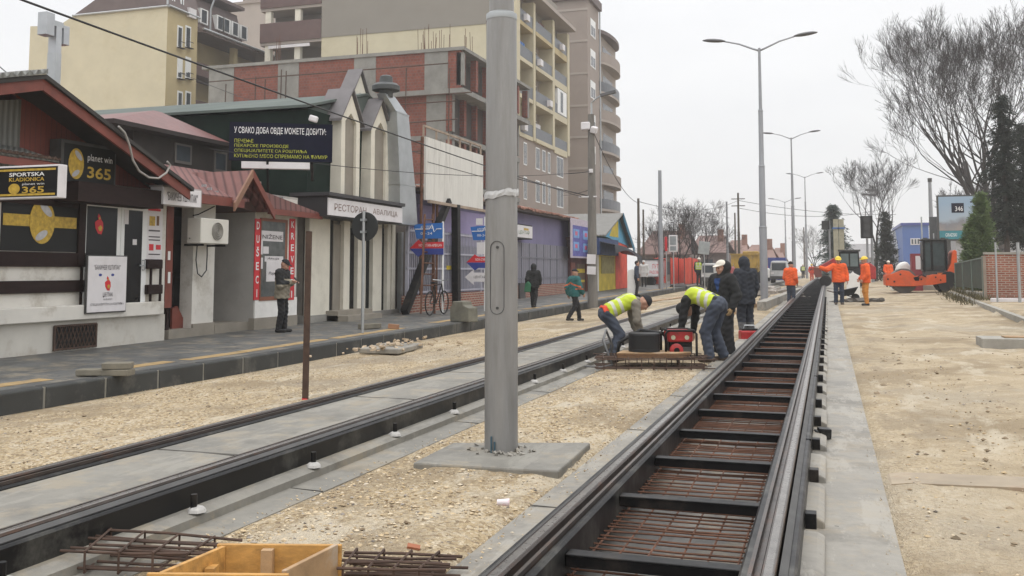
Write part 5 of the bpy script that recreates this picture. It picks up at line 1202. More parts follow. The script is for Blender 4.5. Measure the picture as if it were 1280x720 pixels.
sign_post(553, 396, 'direction_sign', 'white sign post with blue board above red arrow, left of the big pole', [('blue', 517, 279, 553, 298), ('blue', 513, 300, 553, 313)][:1]+[('red', 512, 300, 554, 321)])
sign_post(606, 392, 'direction_sign', 'sign post half hidden by the big pole with a white arrow at the bottom', [('white', 595, 273, 603, 281), ('blue', 588, 282, 616, 300), ('white', 596, 303, 605, 318), ('red', 583, 318, 620, 338), ('arrow', 581, 337, 618, 356)])
# bicycle leaning by the ladder
q = P(545, 391, X=GX+1.95); t = thing('bicycle', 'dark bicycle parked by the bar fence below the arrow signs', 'bicycle', (q.x, q.y, rise(q.y)-.08))
X, Y, z0 = q.x, q.y, rise(q.y)-.08
for dy in (-.45, .6):
    m = MB(); m.tube([(X+.0*dy, Y+dy+math.cos(a)*.33, z0+.34+math.sin(a)*.33) for a in np.linspace(0, 6.283, 25)], .02, 6); w = m.build('wheel', TYRE, t)
    m = MB()
    for a in np.linspace(0, 6.283, 12, endpoint=False): m.tube([(X, Y+dy, z0+.34), (X, Y+dy+math.cos(a)*.32, z0+.34+math.sin(a)*.32)], .003, 3)
    m.build('spokes', GALV, w)
m = MB(); F_ = {'r': (X, Y-.45, z0+.34), 'b': (X, Y, z0+.32), 's': (X, Y-.12, z0+.85), 'h': (X, Y+.42, z0+.88), 'f': (X, Y+.6, z0+.34)}
for a, b in ('rb', 'rs', 'bs', 'sh', 'bh', 'hf'): m.tube([F_[a], F_[b]], .018, 6)
m.build('frame', BLACK, t)
m = MB(); m.obox((X, Y-.14, z0+.92), (.13,.24,.06)); m.build('saddle', BLACK, t, bevel=.02); m = MB(); m.tube([(X-.25,Y+.35,z0+1.0),(X,Y+.42,z0+.98),(X+.25,Y+.35,z0+1.0)], .014, 6); m.build('handlebar', GALV, t)
# ================================================================ shop with banner and the kiosk
BXX = -12.5
t = thing('graffiti_shop', 'dim red and yellow shop front below the checkered banner', 'shop building', (BXX, P(726, 350, X=BXX).y, 0))
o, d = fpart('wall', M('dim maroon wall', (.10,.04,.045), .8, .4, 2), t, -19, BXX, 713, 752, 300, 384, zmin=-.4)
for (a, b, c, e, mt) in ((714, 719, 328, 368, REDTRIM), (722, 731, 330, 376, M('dark brown shutter', (.12,.08,.05), .7)), (733, 738, 330, 376, REDTRIM), (722, 731, 336, 341, YELP), (722, 731, 350, 353, YELP)): fpart('front_panel', mt, t, BXX, BXX+.04 if mt is not YELP else BXX+.05, a, b, c, e)
m = MB(); m.box(-19, BXX+.3, d[0]-.1, d[1]+.1, d[3]+.003, d[3]+.15); m.build('roof', DKRED, t)
t = thing('banner', 'square banner with blue and pink squares in a white wavy border', 'banner', (BXX+.35, P(726, 300, X=BXX+.35).y, 3))
o, d = fpart('cloth', M('pale pink banner cloth', (.46,.40,.46), .7, .2, 6), t, BXX+.30, BXX+.34, 713.5, 741, 272, 322); yA, yB, zA, zB = d
fpart('blue_field', M('lilac blue field', (.10,.10,.33), .7, .4, 5), o, BXX+.34, BXX+.344, 716, 738.5, 281, 320)
for a, b in ((717, 724), (729, 736)):
    for c in (286, 302):
        fpart('blue_square', M('sky print', (.16,.30,.55), .7, .3), o, BXX+.344, BXX+.348, a, b, c+(a-717)*.18, c+(a-717)*.18+11); fpart('pink_square', M('pink print', (.50,.12,.20), .7, .3), o, BXX+.348, BXX+.352, a+2, b-2, c+3+(a-717)*.18, c+(a-717)*.18+8)
KX = -11.9
t = thing('kiosk', 'small yellow and red kiosk with blue gable under a corrugated roof', 'kiosk', (KX, P(768, 360, X=KX).y, 0))
ap = P(778, 268, X=KX+.3); lf = P(757, 293, X=KX+.3); rg = P(791, 308, X=KX+.3)
fpart('yellow_wall', YELP, t, -16, KX, 748, 769.5, 300, 364, zmin=-.3); fpart('red_wall', NETR, t, -16, KX+.02, 769.6, 784, 300, 362, zmin=-.3); fpart('wall_panel', M('faded grey yellow', (.34,.30,.13), .8, .3), t, KX, KX+.03, 752, 768, 320, 342); fpart('white_pier', WHITE, t, KX-.1, KX+.06, 746.2, 748.5, 305, 366, zmin=-.2)
m = MB(); m.prism([(lf.y, lf.z), (ap.y, ap.z-.08), (rg.y, rg.z)], 'x', -15, KX+.05); m.build('gable', M('sky blue gable boards', (.10,.36,.55), .6), t)
m = MB(); q0 = P(762, 290, X=KX+.06); q1 = P(773, 296, X=KX+.06); m.prism([(q0.y, lf.z-.02), ((q0.y+q1.y)/2, ap.z-.5), (q1.y, ap.z-.4), (q1.y, lf.z-.02)], 'x', KX+.05, KX+.06); m.build('yellow_board', YELP, t)
m = MB(); m.slab([(KX+.35, lf.y-.2, lf.z-.1), (KX+.35, ap.y, ap.z), (-17, ap.y, ap.z), (-17, lf.y-.2, lf.z-.1)], (0,0,.08)); m.slab([(KX+.35, ap.y+.002, ap.z), (KX+.35, rg.y+.2, rg.z-.1), (-17, rg.y+.2, rg.z-.1), (-17, ap.y+.002, ap.z)], (0,0,.08)); m.build('roof', CORRLT, t)
m = MB(); m.slab([(KX+.38, ap.y+.001, ap.z+.09), (KX+.38, rg.y+.25, rg.z-.08), (KX+.38, rg.y+.25, rg.z-.45), (KX+.38, ap.y+.001, ap.z-.35)], (-.03,0,0)); m.build('barge_board', M('deep blue barge board', (.01,.13,.22), .6), t)
o, d = fpart('awning_wall', M('navy tarpaulin', (.03,.055,.14), .6, .3, 3), t, KX+.07, KX+.5, 749, 773, 297, 318)
a0, a1 = P(766, 302, X=KX+1.2), P(800, 314, X=KX+1.2)
m = MB(); vs = []; n = 9
for k in range(n+1):
    f = k/n; y = a0.y+(a1.y-a0.y)*f; z = a0.z-.55*f*f-.05
    vs += [(KX+.1, y, z+.15), (KX+1.3, y, z-.1), (KX+1.35, y, z-.6+.35*math.sin(math.pi*f)), (KX+1.3, y, z-.13), (KX+.1, y, z+.1)]
m.add(vs, [(k*5+j, k*5+j+1, k*5+5+j+1, k*5+5+j) for k in range(n) for j in range(4)]+[(0,4,3,2,1)[::-1]]); m.build('tarpaulin', M('black blue tarpaulin', (.022,.026,.045), .55, .3, 3), t)
# white marker post wrapped in plastic
q = P(790, 371, Z=-.1+.15); zz = rise(q.y)-.1
t = thing('white_bollard', 'white upright marker board on a dark foot at the pavement edge by the kiosk', 'marker', (q.x, q.y, zz)); h = P(789, 336, Y=q.y).z-zz; w = .22
m = MB(); m.prism([(q.x-w, zz+.06), (q.x+w, zz+.06), (q.x+w, zz+h*.92), (q.x+w*.3, zz+h), (q.x-w*.8, zz+h*.95)], 'y', q.y-.06, q.y+.06); m.build('board', WHITE, t, bevel=.02); m = MB(); m.box(q.x-.45, q.x+.45, q.y-.3, q.y+.3, zz-.05, zz+.06); m.build('foot', BLACK, t)
# ================================================================ poles and wires on the left
def at_(px, Y, z=None): p = P(px, 338, Y=Y); return Vector((p.x, Y, rise(Y)-.1 if z is None else z))
q = P(741, 378, Z=rise(38)-.1); UPY = q.y
t = thing('utility_pole', 'old concrete utility pole with a bent lamp bracket and white notices, on the left pavement', 'utility pole', q)
tp = P(738, 143, Y=UPY)
m = MB(); m.tube([q+Vector((0,0,-.2)), Vector((q.x-.02, UPY, tp.z))], [.2,.12], 10); m.build('shaft', M('old concrete pole', (.16,.15,.135), .9, .25, 3, stretch=(3,3,.5)), t, smooth='auto')
m = MB(); e = P(757, 117, Y=UPY-.5); m.tube([Vector((q.x, UPY, tp.z-.6)), Vector((q.x, UPY, tp.z+.45)), (Vector((q.x, UPY, tp.z+.55))+e)/2, e], .035, 6); br = m.build('bracket', GALV, t)
m = MB(); m.obox(e+Vector((.1,0,0)), (.6,.18,.1), (0,-.2,0)); m.build('lamp_head', HEADM, br)
m = MB(); m.obox((q.x-.2, UPY-.1, P(738,158,Y=UPY).z), (.35,.3,.3)); m.obox((q.x+.12, UPY-.1, P(738,163,Y=UPY).z), (.25,.25,.25), (.3,.3,0)); m.build('insulator_box', SIGNW, t, bevel=.04)
m = MB(); z = P(740,214,Y=UPY).z; m.obox((q.x, UPY-.15, z), (.14,.14,.14)); z = P(740,246,Y=UPY).z; m.bar((q.x-.5, UPY-.1, z), (q.x+.2, UPY-.1, z), .05, .05); m.build('insulator', SIGNW, t)
for a, b in ((318, 330), (333, 343)):
    z1, z0 = P(741, a, Y=UPY).z, P(741, b, Y=UPY).z; m = MB(); m.obox((q.x+.0, UPY-.2, (z1+z0)/2), (.34,.02,z1-z0), (0,.05,0)); m.build('notice', SIGNW, t)
def simple_pole(px, base, top, r, mat, label, cat='pole', name='steel_pole', zoff=-.1, cross=False, group=None):
    Y = None; z = 0.15
    for _ in range(6): p = P(px, base, Z=z); z = rise(p.y)+zoff
    t = thing(name, label, cat, p, group); tz = P(px, top, Y=p.y).z; h = tz-p.z
    m = MB(); m.tube([p+Vector((0,0,-.3)), p+Vector((0,0,h*.55))], [r, r*.92], 10); m.build('lower_shaft', mat, t, smooth='auto'); m = MB(); m.tube([p+Vector((0,0,h*.55)), p+Vector((0,0,h))], [r*.78, r*.66], 10); m.build('upper_shaft', mat, t, smooth='auto')
    if cross:
        m = MB()
        for f in (.93, .85): m.bar(p+Vector((-.7,0,h*f)), p+Vector((.7,0,h*f)), .09, .09)
        m.build('cross_arm', mat, t)
    return p, tz
simple_pole(826.5, 361, 213, .155, POLE2, 'bare galvanised steel pole without lamp at the pavement edge right of the kiosk', zoff=-.1)
simple_pole(910, 349, 252, .15, POLE2, 'distant bare steel pole left of the brown roofed houses')
pa, za = simple_pole(799, 358, 248, .12, WOODPOLE, 'dark wooden pole right behind the kiosk, its taller neighbour', name='wooden_pole')
simple_pole(805, 352, 262, .12, WOODPOLE, 'shorter dark wooden pole behind the kiosk', name='wooden_pole')
pb2, zb2_ = simple_pole(924.5, 350, 241, .15, WOODPOLE, 'distant dark wooden power pole with cross arms', name='wooden_pole', cross=True)
simple_pole(920, 348, 266, .14, WOODPOLE, 'distant thin dark pole just left of the cross arm pole', name='wooden_pole')
m = MB(); m.tube([Vector((pb2.x, pb2.y, zb2_)), Vector((pb2.x-1, pb2.y, zb2_+.2)), Vector((pb2.x+1.2, pb2.y, zb2_+.5))], .05, 5)
simple_pole(1006, 343, 284, .22, WOODPOLE, 'slanting far pole between the lamp posts', name='wooden_pole')
WIRE = M('black cable', (.02,.02,.022), .6)
def wire(a, b, sag, r, label, mat=None, n=24):
    a, b = Vector(a), Vector(b); m = MB(); pts = [a.lerp(b, k/n)-Vector((0,0,sag*4*(k/n)*(1-k/n))) for k in range(n+1)]; m.tube(pts, r, 5)
    return tag(m.build('overhead_cable', mat or WIRE, smooth=True), label, 'cable')
uz = P(740, 246, Y=UPY).z
A = P(50, 0, X=-8.6); Bp = Vector((q.x-.4, UPY-.1, uz)); d_ = (A-Bp); ext = Bp+d_*1.25
wire(ext, Bp, .12, .015, 'thick black cable slanting from the top left over the shops to the utility pole')
qz = P(740, 160, Y=UPY).z
wire((q.x, UPY, P(740,214,Y=UPY).z), P(262, 186, X=-12.2), .35, .009, 'thin cable from the utility pole past the dormers to the attic windows')
wire((q.x, UPY, uz), P(240, 96, Y=60)+Vector((0,-1.2,0)), .5, .02, 'thin cable running across the brick building to the left')
wire((q.x, UPY, uz+.3), P(700, 244, X=-22), .1, .014, 'short service cable from the utility pole to the apartment block', n=8)
wire((q.x, UPY, P(740,214,Y=UPY).z), P(690, 216, X=-23), .1, .014, 'upper service cable from the utility pole to the apartment block', n=8)
wire((q.x, UPY, qz), (pa.x, pa.y, za-.3), .6, .016, 'cable from the utility pole to the wooden pole behind the kiosk')
wire((pa.x, pa.y, za-.2), (pb2.x, pb2.y, zb2_-.8), .8, .02, 'cable sagging between the two wooden poles')
wire((pb2.x, pb2.y, zb2_-.8), P(1120, 268, Y=pb2.y+25), .5, .025, 'cable crossing the street far away from the cross arm pole')
wire((pb2.x, pb2.y, zb2_-1.6), P(1100, 262, Y=pb2.y+30), .9, .025, 'lower cable crossing the street far away')
wire(P(-20, 62, Y=26), P(16, 97, X=-15), .05, .014, 'thin cable at the upper left corner beside the corrugated gable', n=6)
# loop of pale cable hanging on the red rake board
m = MB(); pts = [P(px, py, X=-11.45) for px, py in ((148,158),(156,166),(162,182),(166,200),(174,214),(186,222),(198,223),(208,216),(213,206),(209,202))]; m.tube(pts, .02, 6); tag(m.build('cable_loop', M('pale cable', (.30,.28,.26), .6), smooth=True), 'pale cable hanging in a loop from the red gable board', 'cable')
# ================================================================ far things, left of the track
def hut_house(px0, px1, pe, pr, Y, label, wm, rm, dp=10, group=None, chim=True):
    t = thing('house', label, 'house', (P((px0+px1)/2, 340, Y=Y).x, Y, .3), group)
    x0, x1 = P(px0, 330, Y=Y).x, P(px1, 330, Y=Y).x; ze, zr_ = P(px0, pe, Y=Y).z, P(px0, pr, Y=Y).z
    m = MB(); m.box(x0, x1, Y, Y+dp, -.5, ze); w = m.build('wall', wm, t)
    m = MB(); m.slab([(x0-.3, Y-.4, ze-.1), (x1+.3, Y-.4, ze-.1), (x1-.6, Y+dp/2, zr_), (x0+.6, Y+dp/2, zr_)], (0,0,.12)); m.slab([(x0-.3, Y+dp+.4, ze-.1), (x1+.3, Y+dp+.4, ze-.1), (x1-.6, Y+dp/2+.01, zr_), (x0+.6, Y+dp/2+.01, zr_)], (0,0,.12)); rf = m.build('roof', rm, t)
    if chim: xc = x0+(x1-x0)*.7; m = MB(); m.box(xc, xc+.7, Y+dp*.3, Y+dp*.3+.7, ze, zr_+.8); m.build('chimney', BRICKF, rf)
    k = max(1, int((x1-x0)/4))
    for i in range(k):
        xx = x0+(x1-x0)*(i+.5)/k; m = MB(); m.box(xx-.6, xx+.6, Y-.05, Y+.05, ze-2.2, ze-.8); m.build('window', GLASS2, t)
RT1 = M('faded red roof', (.235,.15,.125), .85, .2, .8); RT2 = M('brown far roof', (.20,.13,.115), .85, .2, .8)
hut_house(800, 862, 318, 288, 105, 'brown roofed house far left behind the bare trees', M('far dull wall', (.20,.17,.155), .9), RT2)
hut_house(862, 908, 316, 294, 118, 'far brown roofed house left of the bare steel pole', M('far dull wall2', (.23,.18,.165), .9), RT2)
hut_house(905, 934, 318, 300, 130, 'pinkish far house with a square chimney', M('far pink wall', (.34,.235,.20), .9), RT1)
hut_house(930, 968, 324, 306, 122, 'far red roofed house behind the yellow dump truck', M('far pink wall2', (.36,.26,.22), .9), RT1)
hut_house(962, 980, 326, 310, 150, 'small far red roofed house right of the nearest lamp post', M('far pale wall', (.36,.30,.26), .9), RT1)
# safety net fence
def gzp(px, py, off=0):
    p = P(px, py, Z=0)
    for _ in range(8): p = P(px, py, Z=rise(p.y)-.1+off)
    return p
t = None
for (a, b, l) in ((818, 832, 'short orange red safety net by the bare steel pole'), (838, 858, 'orange red safety net beside the white trailer'), (770, 778, 'narrow red net panel behind the kiosk'), (856, 874, 'orange red safety net before the two far workers')):
    p, r = gzp(a, 356), gzp(b, 354); t = thing('safety_net', l, 'safety net', (p+r)/2, 'orange red safety nets')
    zt = P(a, 322, Y=p.y).z-p.z; n = 14; d = r-p; nr_ = Vector((-d.y, d.x, 0)).normalized()
    m = MB(); vs = []
    for k in range(n+1):
        c = p+d*k/n+nr_*.08*math.sin(k*1.3)+Vector((0,0,.05)); vs += [c, c+Vector((0,0,zt*(.97+.03*math.sin(k*2.1)))), c+nr_*.03+Vector((0,0,zt*(.97+.03*math.sin(k*2.1)))), c+nr_*.03]
    m.add(vs, [(k*4+j, k*4+(j+1)%4, k*4+4+(j+1)%4, k*4+4+j) for k in range(n) for j in range(4)]+[(0,1,2,3)]); m.build('net', NETR, t)
    m = MB()
    for f in (0, .5, 1): c = p+d*f; m.tube([c-Vector((0,0,.1)), c+Vector((0,0,zt+.1))], .03, 5)
    m.build('stake', RUSTD, t)
# white trailer with red writing
p = gzp(800, 357); Y = p.y+2; x0, x1 = P(800, 340, Y=Y).x, P(822, 340, Y=Y).x; z1, z0 = P(805, 325, Y=Y).z, P(805, 346, Y=Y).z
t = thing('trailer', 'white site trailer with red lettering near the kiosk', 'trailer', ((x0+x1)/2, Y, z0-.6))
m = MB(); m.box(x0, x1, Y, Y+3.5, z0, z1); m.build('body', SIGNW, t, bevel=.08); text('ПУТ', (x0+.9, Y-.005, z0+(z1-z0)*.5), (1,0,0), UP, (x1-x0)*.35, (z1-z0)*.25, REDP, t); text('РАДОВИ', (x0+.7, Y-.005, z0+(z1-z0)*.15), (1,0,0), UP, (x1-x0)*.55, (z1-z0)*.22, REDP, t)
for xx in (x0+.6, x1-.5): m = MB(); m.lathe([(.32,0),(.32,.22)], (xx, Y+.3, rise(Y)+.15), 14, 'y'); m.build('wheel', TYRE, t)
m = MB(); m.box(x0-.1, x1+.1, Y-.05, Y+3.55, z1+.01, z1+.08); m.build('roof', JGREY, t)
# framed white site boards
for (a, b, y1_, y0_, l, mt) in ((836, 847, 294, 315, 'white framed double site board beside the bare steel pole', SIGNW), (831, 834, 296, 314, 'narrow red site board left of the white framed one', REDP), (873, 887, 302, 318, 'tilted grey board on a stick behind the far workers', M('grey board', (.30,.32,.32), .6))):
    Y = 58; x0, x1 = P(a, 310, Y=Y).x, P(b, 310, Y=Y).x; z1, z0 = P(a, y1_, Y=Y).z, P(a, y0_, Y=Y).z
    t = thing('site_board', l, 'sign board', ((x0+x1)/2, Y, rise(Y)-.1)); m = MB(); m.tube([((x0+x1)/2, Y+.05, rise(Y)-.2), ((x0+x1)/2, Y+.05, z1)], .04, 6); m.build('post', GALV, t)
    m = MB(); m.obox(((x0+x1)/2, Y, (z0+z1)/2), (x1-x0, .06, z1-z0), (0, .12 if a == 873 else 0, 0)); m.build('board', mt, t, bevel=.02)
    if a == 836:
        for f0, f1 in ((.08,.34), (.42,.94)): m = MB(); m.box(x0+.08, x1-.08, Y-.04, Y+.0, z0+(z1-z0)*f0, z0+(z1-z0)*f1); m.build('panel', M('grey panel', (.25,.27,.28), .6), t)
# vehicles far away
def wheel(m_parent, c, r, w, ax='x'):
    m = MB(); m.lathe([(r*.55,-w/2),(r*.95,-w/2),(r,-w*.35),(r,w*.35),(r*.95,w/2),(r*.55,w/2)], c, 18, ax); t_ = m.build('wheel', TYRE, m_parent, smooth='auto'); m = MB(); m.lathe([(r*.56,-w*.4),(r*.5,-w*.45),(r*.2,-w*.3),(r*.2,w*.3),(r*.5,w*.45),(r*.56,w*.4)], c, 12, ax); m.build('rim', JGREY, t_); return t_
# yellow tipper truck seen from behind
Y = 72; x0, x1 = P(914, 330, Y=Y).x, P(949, 330, Y=Y).x; g0 = rise(Y)-.1; z1, z0 = P(930, 319, Y=Y).z, P(930, 335, Y=Y).z
t = thing('tipper_truck', 'muddy yellow tipper truck far behind the hooded man', 'truck', ((x0+x1)/2, Y, g0))
YT_ = M('muddy yellow truck body', (.36,.23,.04), .6, .3, 1.5, stain=(.22,.17,.1), stain_amt=.6)
m = MB(); m.slab([(x0, Y, z1), (x1, Y, z1), (x1-.25, Y, z0), (x0+.25, Y, z0)], (0,5,0)); bd = m.build('tipper_body', YT_, t); m = MB()
for f in (.0, .33, .66, .95): m.box(x0+(x1-x0)*f, x0+(x1-x0)*f+.14, Y-.08, Y-.003, z0+.1, z1+.02)
m.box(x0-.05, x1+.05, Y-.1, Y+5, z1+.0, z1+.12); m.build('rib', YT_, bd)
m = MB(); m.box(x0+.4, x1-.4, Y+5.2, Y+7, g0+.9, z1+.4); m.build('cab', YT_, t, bevel=.08); m = MB(); m.box(x0+.6, x1-.6, Y+.2, Y+7, g0+.55, z0-.02); m.build('chassis', BLACK, t)
for xx in (x0+.55, x1-.55):
    for yy in (Y+.9, Y+2.2, Y+6): wheel(t, (xx, yy, g0+.5), .5, .45)
# far pickup/van, white car and blue container
def van(px0, px1, py1, Y, label, paint, name='parked_van', cat='van'):
    x0, x1 = P(px0, 335, Y=Y).x, P(px1, 335, Y=Y).x; g0 = rise(Y)-.1; h = P(px0, py1, Y=Y).z-g0; w = x1-x0
    t = thing(name, label, cat, ((x0+x1)/2, Y, g0))
    m = MB(); m.prism([(x0,g0+.35),(x1,g0+.35),(x1,g0+h*.55),(x1-w*.07,g0+h*.93),(x1-w*.14,g0+h),(x0+w*.14,g0+h),(x0+w*.07,g0+h*.93),(x0,g0+h*.55)], 'y', Y, Y+4.2); m.build('body', paint, t, bevel=.08)
    m = MB(); m.box(x0+w*.12, x1-w*.12, Y-.01, Y+.1, g0+h*.58, g0+h*.9); m.build('windscreen', GLASS2, t); m = MB(); m.box(x0+.02, x1-.02, Y-.08, Y+.1, g0+.35, g0+.6); m.build('bumper', JGREY, t)
    for f in (.06, .78): m = MB(); m.box(x0+w*f, x0+w*(f+.16), Y-.03, Y+.1, g0+h*.42, g0+h*.5); m.build('headlight', SIGNW, t)
    for xx in (x0+.15, x1-.15):
        for yy in (Y+.8, Y+3.4): wheel(t, (xx, yy, g0+.33), .33, .22)
van(876, 894, 329, 66, 'pale van parked far away behind the white cap man', M('pale van paint', (.42,.42,.41), .5))
van(962, 985, 326, 78, 'white van far away behind the workers in yellow vests', M('white van paint', (.46,.47,.48), .5))
van(905, 914, 333, 84, 'small red car far away left of the tipper truck', REDM, 'parked_car', 'car'); van(945, 960, 335, 90, 'white car far away right of the tipper truck', WHITE, 'parked_car', 'car')
Y = 100; x0, x1 = P(960, 330, Y=Y).x, P(982, 330, Y=Y).x; z1, z0 = P(970, 322, Y=Y).z, P(970, 331, Y=Y).z
t = thing('container', 'blue site container far away under the red roofed houses', 'container', ((x0+x1)/2, Y, z0)); m = MB(); m.box(x0, x1, Y, Y+3, rise(Y)-.1, z1); m.build('body', BLUED, t); m = MB(); x = x0+.2
while x < x1-.1: m.box(x, x+.12, Y-.05, Y-.002, rise(Y)+.1, z1-.1); x += .35
m.build('ribs', BLUED, t)
# ================================================================ right side
# brick wall
b0, b1 = P(1232, 378, Z=.25), P(1300, 378, Z=.25)
Yb = P(1233, 374, g=True).y; xA = P(1233, 350, Y=Yb).x; zt = P(1240, 318, Y=Yb).z
t = thing('brick_wall', 'red brick garden wall at the right edge beside the green fence', 'wall', (xA+1, Yb, .2))
m = MB(); m.box(xA, xA+9, Yb, Yb+.3, -.2, zt); m.build('brickwork', BRICKF, t); m = MB(); m.box(xA-.04, xA+9, Yb-.03, Yb+.33, zt+.003, zt+.08); m.build('coping', KERBR, t); m = MB(); m.box(xA-.1, xA-.005, Yb-.1, Yb+.32, -.2, zt-.05); m.build('gate_post', M('rusty pale post', (.25,.2,.16), .8), t)
p = P(1237, 377, g=True); m = MB(); m.box(p.x, p.x+6, p.y-.4, p.y-.15, gz(p.x,p.y)-.1, gz(p.x,p.y)+.12); tag(m.build('kerb_stone', SIGNW, bevel=.02), 'pale new kerb stone lying at the foot of the brick wall', 'kerb stone')
# thin posts with mesh before the brick wall
for i, (px, l) in enumerate(((1247, 'thin grey mesh fence post before the brick wall, left one'), (1275, 'thick grey fence post before the brick wall at the right edge'))):
    p = P(px, 378, g=True); t = thing('fence_post', l, 'post', p); m = MB(); m.tube([p-Vector((0,0,.2)), Vector((p.x, p.y, P(px, 303, Y=p.y).z))], .03+.02*i, 8); m.build('tube', GALV, t); m = MB(); m.tube([Vector((p.x, p.y, P(px, 303, Y=p.y).z)), Vector((p.x, p.y, P(px, 302, Y=p.y).z))], .05+.02*i, 8); m.build('cap', JGREY, t)
# green fence, running towards the roller
fA, fB = P(1195, 368, g=True), P(1230, 374, g=True); zfA, zfB = P(1195, 330, Y=fA.y).z, P(1229, 323, Y=fB.y).z
t = thing('green_fence', 'dark green sheet fence on a low base between the roller and the brick wall', 'fence', (fA+fB)/2)
zo = min(zfA, zfB); m = MB(); d = fB-fA; nr_ = Vector((-d.y, d.x, 0)).normalized()
b_ = P(1195, 358, Y=fA.y).z; c_ = P(1229, 361, Y=fB.y).z
m.slab([Vector((fA.x,fA.y,b_)), Vector((fB.x,fB.y,c_)), Vector((fB.x,fB.y,zfB)), Vector((fA.x,fA.y,zfA))], nr_*.04); m.build('sheet', FENCEG, t)
m = MB()
for f in (0, .33, .66, 1): p = fA+d*f; m.tube([Vector((p.x,p.y,gz(p.x,p.y)-.1)), Vector((p.x,p.y,zfA+(zfB-zfA)*f+.05))], .035, 6)
m.bar(Vector((fA.x,fA.y,zfA+.02)), Vector((fB.x,fB.y,zfB+.02)), .05, .05); m.build('frame', M('grey green frame', (.14,.18,.155), .6), t)
m = MB(); m.slab([Vector((fA.x,fA.y,-.1)), Vector((fB.x,fB.y,-.1)), Vector((fB.x,fB.y,c_-.15)), Vector((fA.x,fA.y,b_-.15))], nr_*.2); m.build('base_wall', KERBR, t)
# road roller, side on, drum to the left
Y = 52.; g0 = rise(Y)-.12
X0, X1 = P(1107, 350, Y=Y).x, P(1198, 350, Y=Y).x; S = (X1-X0)/91; rx = lambda px: X0+(px-1107)*S; rz = lambda py: P(1150, py, Y=Y).z
t = thing('road_roller', 'orange road roller with a dark glazed cab and smooth drum on the sand', 'road roller', (rx(1150), Y+1, g0))
w = 2.1
m = MB(); r = (rz(338)-g0)/2*1.0; r = .62; cx = rx(1131); m.lathe([(r*.8,-.95),(r,-.93),(r,.93),(r*.8,.95)], (cx, Y+1.05, g0+r), 32, 'y'); m.build('drum', M('dusty steel drum', (.085,.075,.065), .6, .25, 2), t, smooth='auto')
m = MB(); fr = [(1107,357),(1107,344),(1116,342),(1128,337.5),(1137,339),(1144,345),(1158,345),(1166,343),(1183,343),(1183,353),(1166,356),(1140,358),(1118,358)]
m.prism([(rx(a), rz(b)) for a, b in fr], 'y', Y-.06, Y+.05); m.build('drum_frame', ORANGE, t, bevel=.02); m = MB(); m.prism([(rx(a), rz(b)) for a, b in fr], 'y', Y+2.06, Y+2.16); m.build('drum_frame', ORANGE, t, bevel=.02); m = MB(); m.box(rx(1107), rx(1109.5), Y+.06, Y+2.05, rz(357), rz(345)); m.build('bumper', ORANGE, t)
m = MB(); m.prism([(rx(1144)+.0, rz(351)), (rx(1142), rz(347)), (rx(1146), rz(345.8)), (rx(1150), rz(347)), (rx(1149), rz(351))], 'y', Y-.075, Y-.062); m.build('black_mark', BLACK, t)
m = MB(); m.box(rx(1158), rx(1184), Y+.25, Y+1.85, rz(353), rz(339)); m.build('chassis', JGREY, t)
m = MB(); m.box(rx(1160), rx(1167), Y-.02, Y+2.1, rz(352), rz(344)); m.box(rx(1173), rx(1180), Y-.03, Y+.3, rz(351.5), rz(341)); m.build('step_box', M('darker orange paint', (.5,.12,.02), .5), t)
cabp = [(1156,339),(1156,301.5),(1158,300),(1184,300),(1187,302),(1187,331),(1182,339)]
m = MB(); m.prism([(rx(a), rz(b)) for a, b in cabp], 'y', Y+.3, Y+1.8); cb = m.build('cab', M('dark cab', (.035,.04,.042), .4), t, bevel=.03)
for a, b, c, e in ((1158, 1166, 304, 334), (1168, 1183, 304, 332)): m = MB(); m.box(rx(a), rx(b), Y+.28, Y+1.82, rz(e), rz(c)); m.build('cab_window', glassm('cab glass %d' % a, (.045,.06,.062), .1), cb)
m = MB(); m.box(rx(1155), rx(1188), Y+.2, Y+1.9, rz(300), rz(298.2)); m.build('cab_roof', JGREY, cb)
m = MB(); m.prism([(rx(a), rz(b)) for a, b in ((1184,354),(1184,341),(1190,330),(1192,316),(1195,312),(1198,314),(1198,330),(1199,352))], 'y', Y+.2, Y+1.9); m.build('engine_hood', ORANGE, t, bevel=.05)
wheel(t, (rx(1186), Y+.2, g0+.55), .55, .5, 'y'); wheel(t, (rx(1186), Y+1.85, g0+.55), .55, .5, 'y')
for a in (1157.2, 1167, 1184.6): m = MB(); m.box(rx(a)-.05, rx(a)+.05, Y+.24, Y+.31, rz(338), rz(300)); m.build('cab_pillar', BLACK, cb)
m = MB(); m.tube([(rx(1155), Y+.15, rz(344)), (rx(1155), Y+.15, rz(326)), (rx(1152), Y+.15, rz(320))], .02, 6); m.tube([(rx(1155), Y+.15, rz(326)), (rx(1158), Y+.25, rz(326))], .02, 6); m.build('handrail', BLACK, t)
for a in (1159, 1181): m = MB(); m.box(rx(a)-.1, rx(a)+.1, Y+.05, Y+.19, rz(300), rz(297.2)); m.build('work_light', JGREY, cb)
m = MB(); m.tube([(rx(1146), Y-.1, rz(347)), (rx(1152), Y-.14, rz(343.5)), (rx(1158), Y-.05, rz(346)), (rx(1164), Y+.2, rz(349))], .03, 6); m.build('hydraulic_hose', BLACK, t)
for a, b in ((1110, 349), (1118, 352), (1126, 343), (1152, 349), (1170, 346.5), (1176, 350)): m = MB(); m.lathe([(.05,0),(.04,-.03)], (rx(a), Y-.062 if a < 1160 else Y-.04, rz(b)), 8, 'y'); m.build('bolt', BLACK, t)
m = MB(); m.tube([(rx(1172), Y+1, rz(299)), (rx(1172), Y+1, rz(291))], .03, 5); m.build('beacon_pole', GALV, cb)
